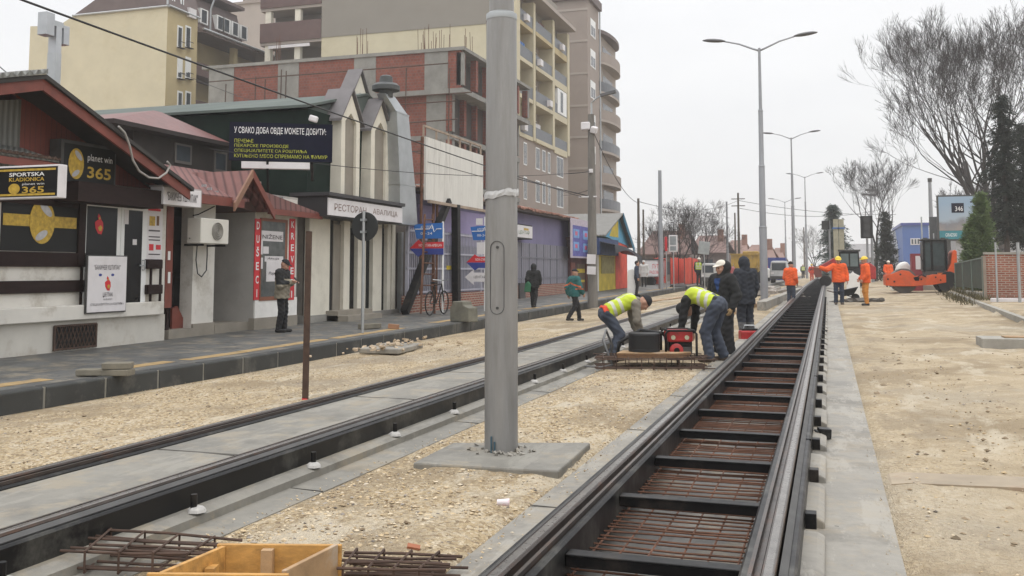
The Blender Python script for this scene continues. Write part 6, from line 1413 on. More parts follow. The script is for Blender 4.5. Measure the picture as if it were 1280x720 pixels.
# white tarpaulin heap behind the roller frame, red cabinet, thin steel stake
m = MB(); yy = Y+5; a, b = P(1114, 344, Y=yy).x, P(1150, 344, Y=yy).x; m.prism([(a, g0), (b, g0), (b-.5, P(1120,330,Y=yy).z), ((a+b)/2, P(1120,326,Y=yy).z), (a+.4, P(1120,331,Y=yy).z)], 'y', yy, yy+2); t = tag(m.build('tarpaulin', WHITE, bevel=.15), 'white tarpaulin covered heap behind the drum of the roller', 'tarpaulin')
yy = Y+4; a, b = P(1139.5, 330, Y=yy).x, P(1153, 330, Y=yy).x; t = thing('red_cabinet', 'dark red site cabinet left of the roller cab', 'cabinet', (a, yy, g0)); m = MB(); m.box(a, b, yy, yy+1, g0, P(1145, 317, Y=yy).z); m.build('body', M('dark red cabinet', (.22,.03,.04), .6), t); m = MB(); m.box(a+.2, a+.6, yy-.02, yy, g0+1.2, P(1145, 320, Y=yy).z); m.build('label', SIGNW, t)
p = P(1154.5, 357, g=True); t = thing('steel_stake', 'thin pale steel stake standing before the roller', 'stake', p); m = MB(); m.tube([p, Vector((p.x, p.y, P(1153, 271, Y=p.y).z))], .045, 6); m.build('tube', GALV, t)
p = P(1138, 363, g=True); m = MB(); m.box(p.x, p.x+2.9, p.y, p.y+.5, p.z-.1, p.z+.28); tag(m.build('concrete_beam', KERBR, bevel=.02), 'grey concrete beam lying before the roller', 'beam')
# blue building and pale neighbour
Y = 150; x0, x1 = P(1129, 320, Y=Y).x, P(1162, 320, Y=Y).x; zt = P(1140, 282, Y=Y).z
t = thing('blue_building', 'plain blue clad building with one white window far right', 'building', ((x0+x1)/2, Y, .3)); m = MB(); m.box(x0, x1, Y, Y+20, 0, zt); m.build('wall', BLUEB, t); m = MB(); m.box(x0-.2, x1+.2, Y-.2, Y+20, zt+.003, zt+.4); m.build('parapet', BLUED, t); m = MB(); m.box(P(1138,300,Y=Y).x, P(1150,300,Y=Y).x, Y-.1, Y, P(1140,306,Y=Y).z, P(1140,298,Y=Y).z); w_ = m.build('window', SIGNW, t)
for k in (.1,.42,.72): xa = P(1138,300,Y=Y).x; xb = P(1150,300,Y=Y).x; m = MB(); m.box(xa+(xb-xa)*k, xa+(xb-xa)*(k+.2), Y-.12, Y-.101, P(1140,305,Y=Y).z, P(1140,299,Y=Y).z); m.build('pane', GLASS2, w_)
hut_house(1098, 1128, 312, 288, 160, 'pale grey gabled building left of the blue one', M('pale grey wall', (.48,.49,.50), .9), M('pale grey roof', (.38,.39,.40), .8), chim=False)
hut_house(1048, 1100, 322, 305, 175, 'low pale building behind the tractor', M('pale wall3', (.40,.39,.38), .9), M('grey roof3', (.26,.25,.25), .8), chim=False)
hut_house(1196, 1300, 300, 280, 90, 'pale house behind the thuja hedge on the right', M('pale blue white wall', (.50,.51,.53), .9), M('grey blue roof', (.20,.21,.23), .8), chim=False)
# billboard
Y = 78; x0, x1 = P(1174, 280, Y=Y).x, P(1222, 280, Y=Y).x; z1, z0 = P(1180, 246, Y=Y).z, P(1180, 299, Y=Y).z
t = thing('street_billboard', 'pale blue street billboard with a dark number plate and teal strip behind the roller', 'billboard', ((x0+x1)/2, Y, .3))
m = MB(); m.box(x0-.12, x1+.12, Y, Y+.3, z0-.12, z1+.12); m.build('frame', JGREY, t); h = z1-z0
mb_, nt_, b_2 = nodes('billboard print'); 
tcv = coords(nt_); nn = noise(nt_, tcv, .9, 5); sp = N(nt_, 'ShaderNodeSeparateXYZ'); nt_.links.new(tcv, sp.inputs[0]); ad = N(nt_, 'ShaderNodeMath', operation='MULTIPLY_ADD'); nt_.links.new(nn, ad.inputs[0]); ad.inputs[1].default_value = 1.6; nt_.links.new(sp.outputs[2], ad.inputs[2])
mr = N(nt_, 'ShaderNodeMapRange'); mr.inputs[1].default_value = z0-.3+.8; mr.inputs[2].default_value = z1-.3+.8; nt_.links.new(ad.outputs[0], mr.inputs[0])
nt_.links.new(ramp(nt_, mr.outputs[0], [(.3,(.26,.235,.225)),(.45,(.20,.20,.215)),(.6,(.33,.40,.47)),(.9,(.27,.37,.48))]), b_2.inputs['Base Color'])
m = MB(); m.box(x0, x1, Y-.02, Y-.001, z0+h*.2, z1); m.build('print', mb_, t); m = MB(); m.box(x0, x1, Y-.02, Y-.001, z0, z0+h*.197); o = m.build('teal_strip', M('teal strip', (.03,.20,.24), .6), t); text('GRADSKI', (x0+.4, Y-.025, z0+h*.06), (1,0,0), UP, (x1-x0)*.3, h*.08, LETW, o)
a, b = P(1189, 255, Y=Y).x, P(1205, 265, Y=Y).x; m = MB(); m.box(a, b, Y-.03, Y-.021, P(1190,266,Y=Y).z, P(1190,254,Y=Y).z); o = m.build('number_plate', NAVY, t); text('346', (a+.25, Y-.034, P(1190,264,Y=Y).z), (1,0,0), UP, (b-a)*.62, h*.11, LETW, o)
for xx in (x0+.6, x1-.6): m = MB(); m.box(xx-.15, xx+.15, Y+.05, Y+.3, 0, z0-.12); m.build('leg', JGREY, t)
m = MB(); m.box(x0+2, x1+1, Y-1.2, Y-1.1, z1-.55, z1-.45); m.build('lamp_rail', BLACK, t)
# dark board edge-on left of it
Y = 82; x0, x1 = P(1162, 280, Y=Y).x, P(1173, 280, Y=Y).x; t = thing('advert_board', 'dark side of a board between the blue building and the street billboard', 'sign board', (x0, Y, .3)); m = MB(); m.box(x0, x1, Y, Y+.3, P(1165,302,Y=Y).z, P(1165,271,Y=Y).z); m.build('board', M('dark grey board', (.05,.055,.06), .6), t); m = MB(); m.box(x0+.1, x0+.3, Y+.05, Y+.25, 0, P(1165,302,Y=Y).z); m.build('leg', JGREY, t)
p = at_(1166, 84, .2); t = thing('concrete_post', 'tall grey concrete post left of the street billboard', 'pole', p); m = MB(); m.tube([p, Vector((p.x, p.y, P(1165, 225, Y=84).z))], [.22,.12], 8); m.build('shaft', POLE2, t); m = MB(); m.obox(Vector((p.x, p.y, P(1165, 225, Y=84).z)), (.3,.3,.3)); m.build('cap', JGREY, t)
# ---- tractor with cab behind the orange men
Y = 66.; g0 = rise(Y)-.1; tx = lambda px: P(px, 330, Y=Y).x; tz = lambda py: P(1060, py, Y=Y).z
t = thing('tractor', 'red tractor loader with a dark glazed cab behind the men in orange', 'tractor', (tx(1062), Y, g0))
m = MB(); m.prism([(tx(a), tz(b)) for a, b in ((1040,338),(1040,330),(1050,326),(1054,340),(1050,346),(1042,345))], 'y', Y+.5, Y+1.7); m.build('hood', REDM, t, bevel=.06)
m = MB(); m.prism([(tx(a), tz(b)) for a, b in ((1050,338),(1049,315),(1052,314),(1074,314),(1075,338))], 'y', Y+.2, Y+2.0); cb = m.build('cab', BLACK, t, bevel=.04); m = MB(); m.box(tx(1051), tx(1061), Y+.17, Y+.3, tz(333), tz(317)); m.box(tx(1063), tx(1072.5), Y+.17, Y+.3, tz(333), tz(317)); m.build('cab_window', glassm('tractor glass', (.11,.14,.14), .1), cb); m = MB(); m.box(tx(1048), tx(1076), Y+.1, Y+2.1, tz(314), tz(312)); m.build('cab_roof', JGREY, cb)
m = MB(); m.prism([(tx(a), tz(b)) for a, b in ((1074,330),(1087,328),(1095,334),(1095,349),(1078,349))], 'y', Y+.3, Y+1.9); m.build('rear_fender', REDM, t, bevel=.06)
m = MB(); m.bar((tx(1025), Y+.4, tz(336)), (tx(1045), Y+.6, tz(325)), .3, .35); m.build('loader_arm', REDM, t); m = MB(); m.prism([(tx(a), tz(b)) for a, b in ((1017,342),(1019,333),(1026,332),(1027,346),(1019,347))], 'y', Y-.2, Y+2.2); m.build('bucket', M('rusty bucket', (.16,.05,.04), .7), t)
wheel(t, (tx(1031), Y+.5, g0+.36), .36, .3, 'y'); wheel(t, (tx(1032), Y+1.9, g0+.36), .36, .3, 'y'); wheel(t, (tx(1074), Y+.3, g0+.6), .6, .4, 'y'); wheel(t, (tx(1074), Y+2.0, g0+.6), .6, .4, 'y')
# traffic lights and portal posts
for (px, l, y1_, y0_) in ((1032, 'far traffic light hanging left of the green spruce', 276, 287), (1083, 'dark traffic signal board before the far bare tree', 270, 298)):
    Y = 95 if px < 1050 else 88; p = at_(px+(6 if px < 1050 else 2), Y, .2); z1, z0 = P(px, y1_, Y=Y).z, P(px, y0_, Y=Y).z
    t = thing('traffic_light', l, 'traffic light', p); m = MB(); m.tube([p, Vector((p.x, Y, z1))], .09, 8); m.build('post', POLE2, t); xx = P(px, 280, Y=Y).x; ww = .35 if px < 1050 else .5
    m = MB(); m.box(xx-ww, xx+ww, Y-.4, Y-.15, z0, z1); hd = m.build('signal_head', BLACK, t, bevel=.04); m = MB(); m.bar((xx, Y-.2, (z0+z1)/2), (p.x, Y, (z0+z1)/2), .06, .06); m.build('arm', POLE2, t)
    for k in range(3): m = MB(); zz = z0+(z1-z0)*(k+.5)/3; m.lathe([(ww*.55,0),(ww*.45,.02)], (xx, Y-.425, zz), 12, 'y'); m.build('lens', M('unlit lens', (.05,.05,.05), .2), hd)
for i, px in enumerate((1046, 1053)):
    Y = 92; p = at_(px, Y, .2); t = thing('concrete_post', ('left' if i == 0 else 'right')+' one of two pale concrete posts before the green spruce', 'pole', p); m = MB(); m.box(p.x-.22, p.x+.22, Y-.2, Y+.2, 0, P(px, 274, Y=Y).z); m.build('shaft', M('pale yellow post', (.36,.34,.25), .85), t); m = MB(); m.box(p.x-.3, p.x+.3, Y-.3, Y+.3, P(px, 286, Y=Y).z, P(px, 284.5, Y=Y).z); m.build('band', BLUEP, t)
p = at_(1091, 90, .2); t = thing('street_lamp', 'old double street lamp before the far bare tree on the right', 'street lamp', p); m = MB(); m.tube([p, Vector((p.x, 90, P(1091, 238, Y=90).z))], [.13,.07], 8); m.build('post', POLE2, t)
for y in (238, 243.5): m = MB(); m.obox(Vector((p.x-.1+.2*(y<240), 90, P(1091, y, Y=90).z)), (1.1,.3,.16), (0,.1,0)); m.build('lamp_head', HEADM, t)
# white board by the men and debris
p = P(1067, 374, g=True); t = thing('white_board', 'white upright board standing between the two yellow helmets', 'board', p); zt = P(1067, 339, Y=p.y).z; w = .28
m = MB(); m.prism([(p.x-w, p.z), (p.x+w*.5, p.z-.1), (p.x+w, p.z+.05), (p.x+w, zt-.2), (p.x+w*.2, zt-.08), (p.x, zt), (p.x-w*.3, zt-.1), (p.x-w, zt-.15)], 'y', p.y, p.y+.08); m.build('sheet', WHITE, t, bevel=.015); m = MB(); m.bar((p.x, p.y+.1, p.z), (p.x, p.y+.6, p.z+.0), .05, .05); m.bar((p.x, p.y+.1, zt-.3), (p.x, p.y+.6, p.z), .04, .04); m.build('prop', PLYD, t)
p = P(1058, 377, g=True)-Vector((0,.0,0)); t = thing('wheelbarrow', 'black wheelbarrow standing before the right track beside the middle orange man', 'wheelbarrow', p)
m = MB(); c = p+Vector((.05,-.2,.0)); pr = [(-.5,.42),(.42,.62),(.22,.28),(-.25,.22)]; m.prism([(c.x+a, c.z+b) for a, b in pr], 'y', c.y-.28, c.y+.28); m.build('tray', BLACK, t, bevel=.02); wheel(t, (c.x+.3, c.y, c.z+.17), .17, .08, 'y')
for s in (-.2, .2): m = MB(); m.tube([(c.x+.3, c.y+s*.3, c.z+.17), (c.x-.2, c.y+s, c.z+.3), (c.x-.8, c.y+s, c.z+.45)], .018, 6); m.tube([(c.x-.25, c.y+s, c.z+.28), (c.x-.3, c.y+s, c.z)], .018, 6); m.build('handle', RUSTD, t)
m = MB()
for k in range(26): a = p+Vector((random.uniform(-.7,1.3), random.uniform(-.9,.1), 0)); s = random.uniform(.08,.3); m.obox((a.x, a.y, gz(a.x,a.y)+s*.2), (s*1.7,s,s*.5), (random.uniform(-.4,.4), random.uniform(-.4,.4), random.random()*3))
tag(m.build('debris', M('dark muddy debris', (.09,.08,.07), .9, .4, 5)), kind='stuff')
# planks / rails laid on the left of the men
for a, b, z, l, mt, ww, hh in (((952, 388), (1000, 366), 0, 'long pale concrete beam lying beside the first lamp post', CONC_L, .3, .3), ((890, 402), (985, 372), 0, 'pale timber beam lying along the left track behind the hooded man', PLYD, .16, .18), ((800, 379), (862, 371), 0, 'plank laid across the gravel behind the bent worker', PLYD, .25, .05)):
    p, r = P(a[0], a[1], g=True), P(b[0], b[1], g=True); m = MB(); m.bar(p+Vector((0,0,hh/2)), r+Vector((0,0,hh/2)), ww, hh); tag(m.build('beam' if mt is CONC_L else 'plank', mt, bevel=.012), l, 'beam' if mt is CONC_L else 'plank')
for px, py, s, c, l in ((985, 376, .5, (.45,.17,.06), 'orange brown block lying by the first lamp post'), (846, 364, .45, (.05,.045,.045), 'black pipe end lying at the pavement edge'), (862, 366, .3, (.5,.1,.03), 'small orange object lying near the black pipe')):
    p = P(px, py, g=True); m = MB()
    if c[0] < .1: m.tube([p+Vector((-.3,0,.22)), p+Vector((.3,1.5,.22))], .2, 12)
    else: m.obox(p+Vector((0,0,s*.25)), (s*1.4,s,s*.5), (0,.1,.4))
    tag(m.build('pipe' if c[0] < .1 else 'block', M(l, c, .8, .2), bevel=.02), l, 'pipe' if c[0] < .1 else 'block')
m = MB(); 
for k in range(40): p = P(random.uniform(950,1010), random.uniform(362,380), g=True); s = random.uniform(.1,.5); m.obox((p.x,p.y,p.z+s*.2), (s*1.8,s,s*.5), (random.uniform(-.3,.3), random.uniform(-.3,.3), random.random()*3))
tag(m.build('rubble', M('mixed site rubble', (.28,.25,.22), .95, .5, 2)), kind='stuff')
# ================================================================ trees
def bare_tree(loc, H, spread, label, trunk_r, depth, seed, lean=0, start=.28, name='bare_tree', twr=1.0, nb=(2,3)):
    rd = random.Random(seed); t = thing(name, label, 'tree', loc)
    tr = MB(); cr = MB(); loc = Vector(loc)
    leaders = 5 if H > 14 else 3
    def grow(p, d, L, r, lv):
        n = 4; pts = [p]; rs = [r]; dd = d.copy()
        for k in range(n):
            dd = (dd+Vector((rd.gauss(0,.12), rd.gauss(0,.12), rd.gauss(.03,.08)))).normalized(); pts.append(pts[-1]+dd*L/n); rs.append(r*(1-.38*(k+1)/n))
        (tr if lv == 0 else cr).tube(pts, rs, 7 if lv < 2 else (5 if lv < 3 else 3), caps=lv < 2)
        if lv >= depth: return
        kids_ = leaders+1 if lv == 0 else rd.randint(*nb)+(1 if lv == 1 else 0)+(1 if lv >= depth-2 else 0)
        for k in range(kids_):
            f = rd.uniform(.4 if lv else .75, 1.0) if k else 1.0; i = min(n-1, int(f*n)); bp = pts[i].lerp(pts[i+1], f*n-i) if i < n else pts[-1]
            a = rd.uniform(0, 6.28); ang = (rd.uniform(.35, .95) if k else rd.uniform(.05,.3)) if lv else rd.uniform(.1,.6); o = dd.orthogonal().normalized(); o.rotate(Matrix.Rotation(a, 3, dd)); nd = (dd*math.cos(ang)+o*math.sin(ang)*spread+Vector((0,0,.2))).normalized()
            grow(bp, nd, L*((rd.uniform(.64,.80) if k else rd.uniform(.6,.68)) if lv else rd.uniform(1.35,1.55)), max(.006*twr, rs[-1]*rd.uniform(.6,.85)), lv+1)
    grow(loc+Vector((0,0,-.3)), Vector((lean,0,1)).normalized(), H*start*.72, trunk_r, 0)
    tr.build('trunk', BARK, t, smooth=True); cr.build('crown', TWIG, t, smooth=True)
bare_tree(at_(1268, 86, .1), 26.5, .62, 'large bare tree spreading over the right side behind the spruce', .42, 8, 12, 0, .27, twr=1.5, nb=(2,3))
bare_tree(at_(1296, 92, .1), 27, .85, 'large bare tree at the right edge behind the spruce, partly out of frame', .42, 7, 5, 0, .26, twr=2.4, nb=(2,3))
bare_tree(at_(1196, 104, .1), 13, .75, 'smaller bare tree left of the large one behind the street billboard', .24, 7, 8, -.05, .25, twr=2.2, nb=(2,3))
bare_tree(at_(1093, 96, .2), 12.5, .9, 'far bare tree with pale trunk behind the tractor', .25, 7, 21, .05, .3, twr=1.6)
for (px, Y, H, s, l) in ((812, 92, 8.5, 3, 'far bare tree just right of the kiosk poles'), (846, 90, 10, 4, 'far bare tree behind the white framed site board'), (868, 96, 10.5, 9, 'far bare tree with a wide crown left of the tilted board'), (886, 104, 9.5, 13, 'far bare tree left of the distant bare pole'), (1022, 170, 11, 17, 'hazy far bare tree beside the green spruce at the end of the street')):
    bare_tree(at_(px, Y, .2), H, 1.2, l, .16, 6, s, 0, .24, twr=1.7)
def conifer(loc, H, R, label, mat, seed, n_br, leaf, base=.12, name='spruce', droop=.25, gap=.2, power=1.0):
    rd = random.Random(seed); t = thing(name, label, 'tree', loc); loc = Vector(loc)
    m = MB(); m.tube([loc-Vector((0,0,.3)), loc+Vector((0,0,H*.97))], [H*.018, .02], 7); m.build('trunk', BARK, t)
    m = MB()
    for k in range(n_br):
        f = (base+(1-base)*rd.random()**.8); z = H*f; r = R*(1-f)**power*rd.uniform(.55,1.12)+.12
        if rd.random() < gap: r *= .55
        a = rd.uniform(0, 6.28); d = Vector((math.cos(a), math.sin(a), 0)); steps = max(3, int(r/leaf*1.6))
        m.tube([loc+Vector((0,0,z)), loc+d*r+Vector((0,0,z-droop*r))], [.03,.008], 3, caps=False)
        for s in range(steps):
            g = (s+rd.random())/steps; c = loc+Vector((0,0,z))+d*r*g+Vector((0,0,-droop*r*g**1.5))
            for _ in range(5):
                sd_ = Vector((-d.y, d.x, 0))*rd.gauss(0,1.1); u = (d*rd.uniform(.4,1.3)+sd_+Vector((0,0,rd.gauss(-.35 if droop > 0 else .5,.4)))).normalized()*leaf*rd.uniform(.8,1.9); v = Vector((rd.gauss(0,1), rd.gauss(0,1), rd.gauss(0,.5))).normalized()*leaf*.28
                o = Vector((rd.gauss(0,.35*leaf*2), rd.gauss(0,.35*leaf*2), rd.gauss(0,leaf*.4)))
                m.add([c+o-v, c+o+v, c+o+u], [(0,1,2)])
    m.build('crown', mat, t)
conifer(at_(1260, 54, .1), 10.1, 1.95, 'dark spruce standing behind the brick wall at the right edge', NEEDLE, 3, 360, .12, .27, gap=.45, power=.55, droop=.35)
conifer(at_(1284, 56, .1), 9, 2.4, 'second dark spruce at the right edge of the view', NEEDLE, 4, 340, .12, .27, gap=.45, power=.55, droop=.35)
conifer(at_(1043, 105, .2), 7.8, 2.6, 'blue green spruce at the end of the street behind two posts', NEEDLE2, 6, 300, .28, .05, power=.75)
conifer(at_(1109, 92, .2), 6.2, 1.4, 'slim dark conifer left of the blue building', NEEDLE, 7, 240, .22, .02, droop=-.1)
for i, (px, Y, H, R, s) in enumerate(((1213, 50, 3.3, .5, 1), (1220, 49.5, 3.7, .55, 2), (1229, 49, 4.7, .68, 3))):
    conifer(at_(px, Y, .1), H, R, ('left low thuja behind the green fence', 'middle thuja behind the green fence', 'tallest pointed thuja behind the green fence')[i], THUJA, 30+i, 520, .09, .02, name='thuja', droop=-.45, gap=.1, power=.55)
# weeds by the green fence
m = MB()
for k in range(900):
    p = fA.lerp(fB, random.uniform(-.1,1.1))+Vector((random.gauss(0,.3)-.2, -abs(random.gauss(.2,.35)), 0)); z = gz(p.x, p.y); h = random.uniform(.05,.3); a = random.uniform(0,6.28); w = .02
    m.add([(p.x-w*math.cos(a), p.y-w*math.sin(a), z), (p.x+w*math.cos(a), p.y+w*math.sin(a), z), (p.x+random.gauss(0,.08), p.y+random.gauss(0,.08), z+h)], [(0,1,2)])
tag(m.build('weeds', M('dry weeds', (.10,.085,.04), .9, .4, 6)), kind='stuff')
# ================================================================ people
def V3(*a): return np.array(a, float)
def sdf_field(groups, vox):
    """groups: list of (prims, cuts, k). prims: ('c', a, b, ra, rb) tapered capsule | ('e', centre, 3x3 axes rows, radii) | ('n', centre, r) carved sphere"""
    lo = np.full(3, 1e9); hi = -lo
    for prims, cuts, k in groups:
        for p in prims:
            if p[0] == 'c':
                for q, r in ((p[1], p[3]), (p[2], p[4])): lo = np.minimum(lo, q-r); hi = np.maximum(hi, q+r)
            elif p[0] == 'e': r = max(p[3]); lo = np.minimum(lo, p[1]-r); hi = np.maximum(hi, p[1]+r)
    lo -= 4*vox; hi += 4*vox; n = np.ceil((hi-lo)/vox).astype(int)+1
    ax = [lo[i]+vox*np.arange(n[i]) for i in range(3)]
    tot = np.full(n, 1.0, np.float32)
    for prims, cuts, k in groups:
        D = np.full(n, 1.0, np.float32); neg = []
        for p in prims:
            if p[0] == 'n': neg.append(p); continue
            m = 2*vox+k+.01
            if p[0] == 'c': a, b, ra, rb = p[1:5]; l = np.minimum(a-ra, b-rb)-m; h = np.maximum(a+ra, b+rb)+m
            else: l = p[1]-max(p[3])-m; h = p[1]+max(p[3])+m
            i0 = np.maximum(0, np.floor((l-lo)/vox).astype(int)); i1 = np.minimum(n, np.ceil((h-lo)/vox).astype(int)+1)
            sl = tuple(slice(i0[i], i1[i]) for i in range(3))
            X, Y, Z = np.meshgrid(ax[0][sl[0]], ax[1][sl[1]], ax[2][sl[2]], indexing='ij', sparse=True)
            if p[0] == 'c':
                d = b-a; L2 = max(1e-9, d.dot(d)); t = np.clip(((X-a[0])*d[0]+(Y-a[1])*d[1]+(Z-a[2])*d[2])/L2, 0, 1)
                q = np.sqrt((X-a[0]-t*d[0])**2+(Y-a[1]-t*d[1])**2+(Z-a[2]-t*d[2])**2)-(ra+(rb-ra)*t)
            else:
                c, A, r = p[1:4]; s = 0
                for i in range(3): s = s+(((X-c[0])*A[i][0]+(Y-c[1])*A[i][1]+(Z-c[2])*A[i][2])/r[i])**2
                q = (np.sqrt(s)-1)*min(r)
            o = D[sl]; hh = np.maximum(k-np.abs(o-q), 0)/max(k, 1e-6); D[sl] = np.minimum(o, q)-hh*hh*k*.25
        if cuts or neg:
            X, Y, Z = np.meshgrid(*ax, indexing='ij', sparse=True)
            for pt, nn in cuts: D = np.maximum(D, (X-pt[0])*nn[0]+(Y-pt[1])*nn[1]+(Z-pt[2])*nn[2])
            for p in neg: D = np.maximum(D, p[2]-np.sqrt((X-p[1][0])**2+(Y-p[1][1])**2+(Z-p[1][2])**2))
        kk = .02; hh = np.maximum(kk-np.abs(tot-D), 0)/kk; tot = np.minimum(tot, D)-hh*hh*kk*.25
    return tot, lo, ax
def surface_nets(D, lo, vox):
    ins = D < 0; nx, ny, nz = D.shape
    c = np.zeros((nx-1, ny-1, nz-1), np.int8)
    for i in (0, 1):
        for j in (0, 1):
            for k in (0, 1): c += ins[i:nx-1+i, j:ny-1+j, k:nz-1+k]
    act = (c > 0) & (c < 8); idx = np.argwhere(act); ids = np.full(act.shape, -1, np.int64); ids[act] = np.arange(len(idx))
    s = np.zeros((len(idx), 3)); w = np.zeros(len(idx))
    cr = [(i, j, k) for i in (0, 1) for j in (0, 1) for k in (0, 1)]
    for a in cr:
        for axn in range(3):
            if a[axn]: continue
            b = list(a); b[axn] = 1; da = D[idx[:,0]+a[0], idx[:,1]+a[1], idx[:,2]+a[2]]; db = D[idx[:,0]+b[0], idx[:,1]+b[1], idx[:,2]+b[2]]
            x = (da < 0) != (db < 0); t = np.where(x, da/np.where(x, da-db, 1), 0)
            p = np.array(a, float)[None]+np.zeros((len(idx), 3)); p[:, axn] += t; s[x] += p[x]; w[x] += 1
    v = lo+vox*(idx+s/w[:, None]); fs = []
    for axn in range(3):
        a0 = [slice(None)]*3; a1 = [slice(None)]*3; a0[axn] = slice(0, -1); a1[axn] = slice(1, None)
        A, B = ins[tuple(a0)], ins[tuple(a1)]; e = np.argwhere(A != B); o1, o2 = [(1,2),(2,0),(0,1)][axn]
        e = e[(e[:, o1] > 0) & (e[:, o2] > 0) & (e[:, o1] < D.shape[o1]-1) & (e[:, o2] < D.shape[o2]-1)]
        def g(d1, d2): q = e.copy(); q[:, o1] -= d1; q[:, o2] -= d2; return ids[q[:,0], q[:,1], q[:,2]]
        q = np.stack([g(1,1), g(0,1), g(0,0), g(1,0)], 1); fl = A[e[:,0], e[:,1], e[:,2]]; q[~fl] = q[~fl][:, ::-1]; fs.append(q)
    f = np.concatenate(fs); return v, f[(f >= 0).all(1)]
def sdf_obj(name, groups, vox, mats, parent, T, matfn=None, wr=0.0):
    D, lo, ax = sdf_field(groups, vox)
    if wr:
        X, Y, Z = np.meshgrid(*ax, indexing='ij', sparse=True)
        D = D+wr*(np.sin(X*31+Z*23+2*np.sin(Y*17))*np.sin(Y*27-Z*39+X*13)+.6*np.sin(Z*61+X*37+Y*29))
    v, f = surface_nets(D, lo, vox)
    me = bpy.data.meshes.new(name); wv = (v*T[1])@T[0].T
    me.from_pydata(wv.tolist(), [], f.tolist()); me.polygons.foreach_set('use_smooth', [True]*len(me.polygons))
    if matfn is not None:
        ce = v[f].mean(1); me.polygons.foreach_set('material_index', np.asarray(matfn(ce)).astype(np.int32))
    for m in (mats if isinstance(mats, list) else [mats]): me.materials.append(m)
    o = bpy.data.objects.new(name, me); col.objects.link(o); o.parent = parent; KID.setdefault(parent.name, []).append(o); return o
def cloth(name, c, var=.3): return M(name, c, .88, var, 5, bmp=.35, bscale=90)
SKIN = M('skin', (.42,.235,.165), .6, .12, 9); EYE = M('dark eyes', (.02,.015,.012), .3); HAIR = M('dark hair', (.025,.018,.014), .8)
HIVIS = cloth('yellow green vest', (.44,.53,.04), .22); REFL = M('pale reflective tape', (.48,.48,.42), .5, .12, 8)
ORJ = cloth('orange jacket', (.72,.105,.02), .28); BLK = cloth('black jacket cloth', (.020,.021,.022)); BLKT = cloth('black trousers', (.017,.017,.019)); NAVYC = cloth('navy work cloth', (.028,.038,.062)); DENIM = cloth('faded dark denim', (.045,.055,.078), .4)
BOOT = M('muddy boots', (.075,.055,.042), .85, .4, 8); SHOE = M('black shoes', (.018,.017,.017), .6, .2)
YHELM = M('yellow helmet', (.70,.50,.02), .35, .06); WCAP = cloth('white cap cloth', (.66,.62,.54), .1); BLKCAP = cloth('black cap cloth', (.022,.022,.026)); GLOVE = cloth('tan work glove', (.30,.20,.10)); BEIGE = cloth('beige grey jacket', (.23,.205,.155)); TEAL = cloth('teal jacket', (.018,.105,.105), .2); GREYS = cloth('grey beige sleeve', (.20,.18,.145)); ORT = cloth('ochre orange trousers', (.50,.20,.035), .25); REDC = cloth('red orange suit', (.62,.07,.03)); WHC = cloth('white coat', (.52,.52,.50), .12); DKBLU = cloth('dark blue grey hood', (.026,.032,.046))
STD = dict(pelvis=(0,0,.96), chest=(0,0,1.27), neck=(0,0,1.47), head=(.025,0,1.615), hf=(1,0,-.05),
    hipL=(0,.09,.92), kneeL=(.03,.10,.50), ankL=(-.02,.11,.09), hipR=(0,-.09,.92), kneeR=(.03,-.10,.50), ankR=(-.02,-.11,.09),
    shL=(0,.185,1.40), elL=(-.03,.245,1.12), wrL=(.05,.245,.885), shR=(0,-.185,1.40), elR=(-.03,-.245,1.12), wrR=(.05,-.245,.885), footL=(1,.12,0), footR=(1,-.12,0), hdL=None, hdR=None)
def unit(v): v = np.asarray(v, float); return v/max(1e-9, np.linalg.norm(v))
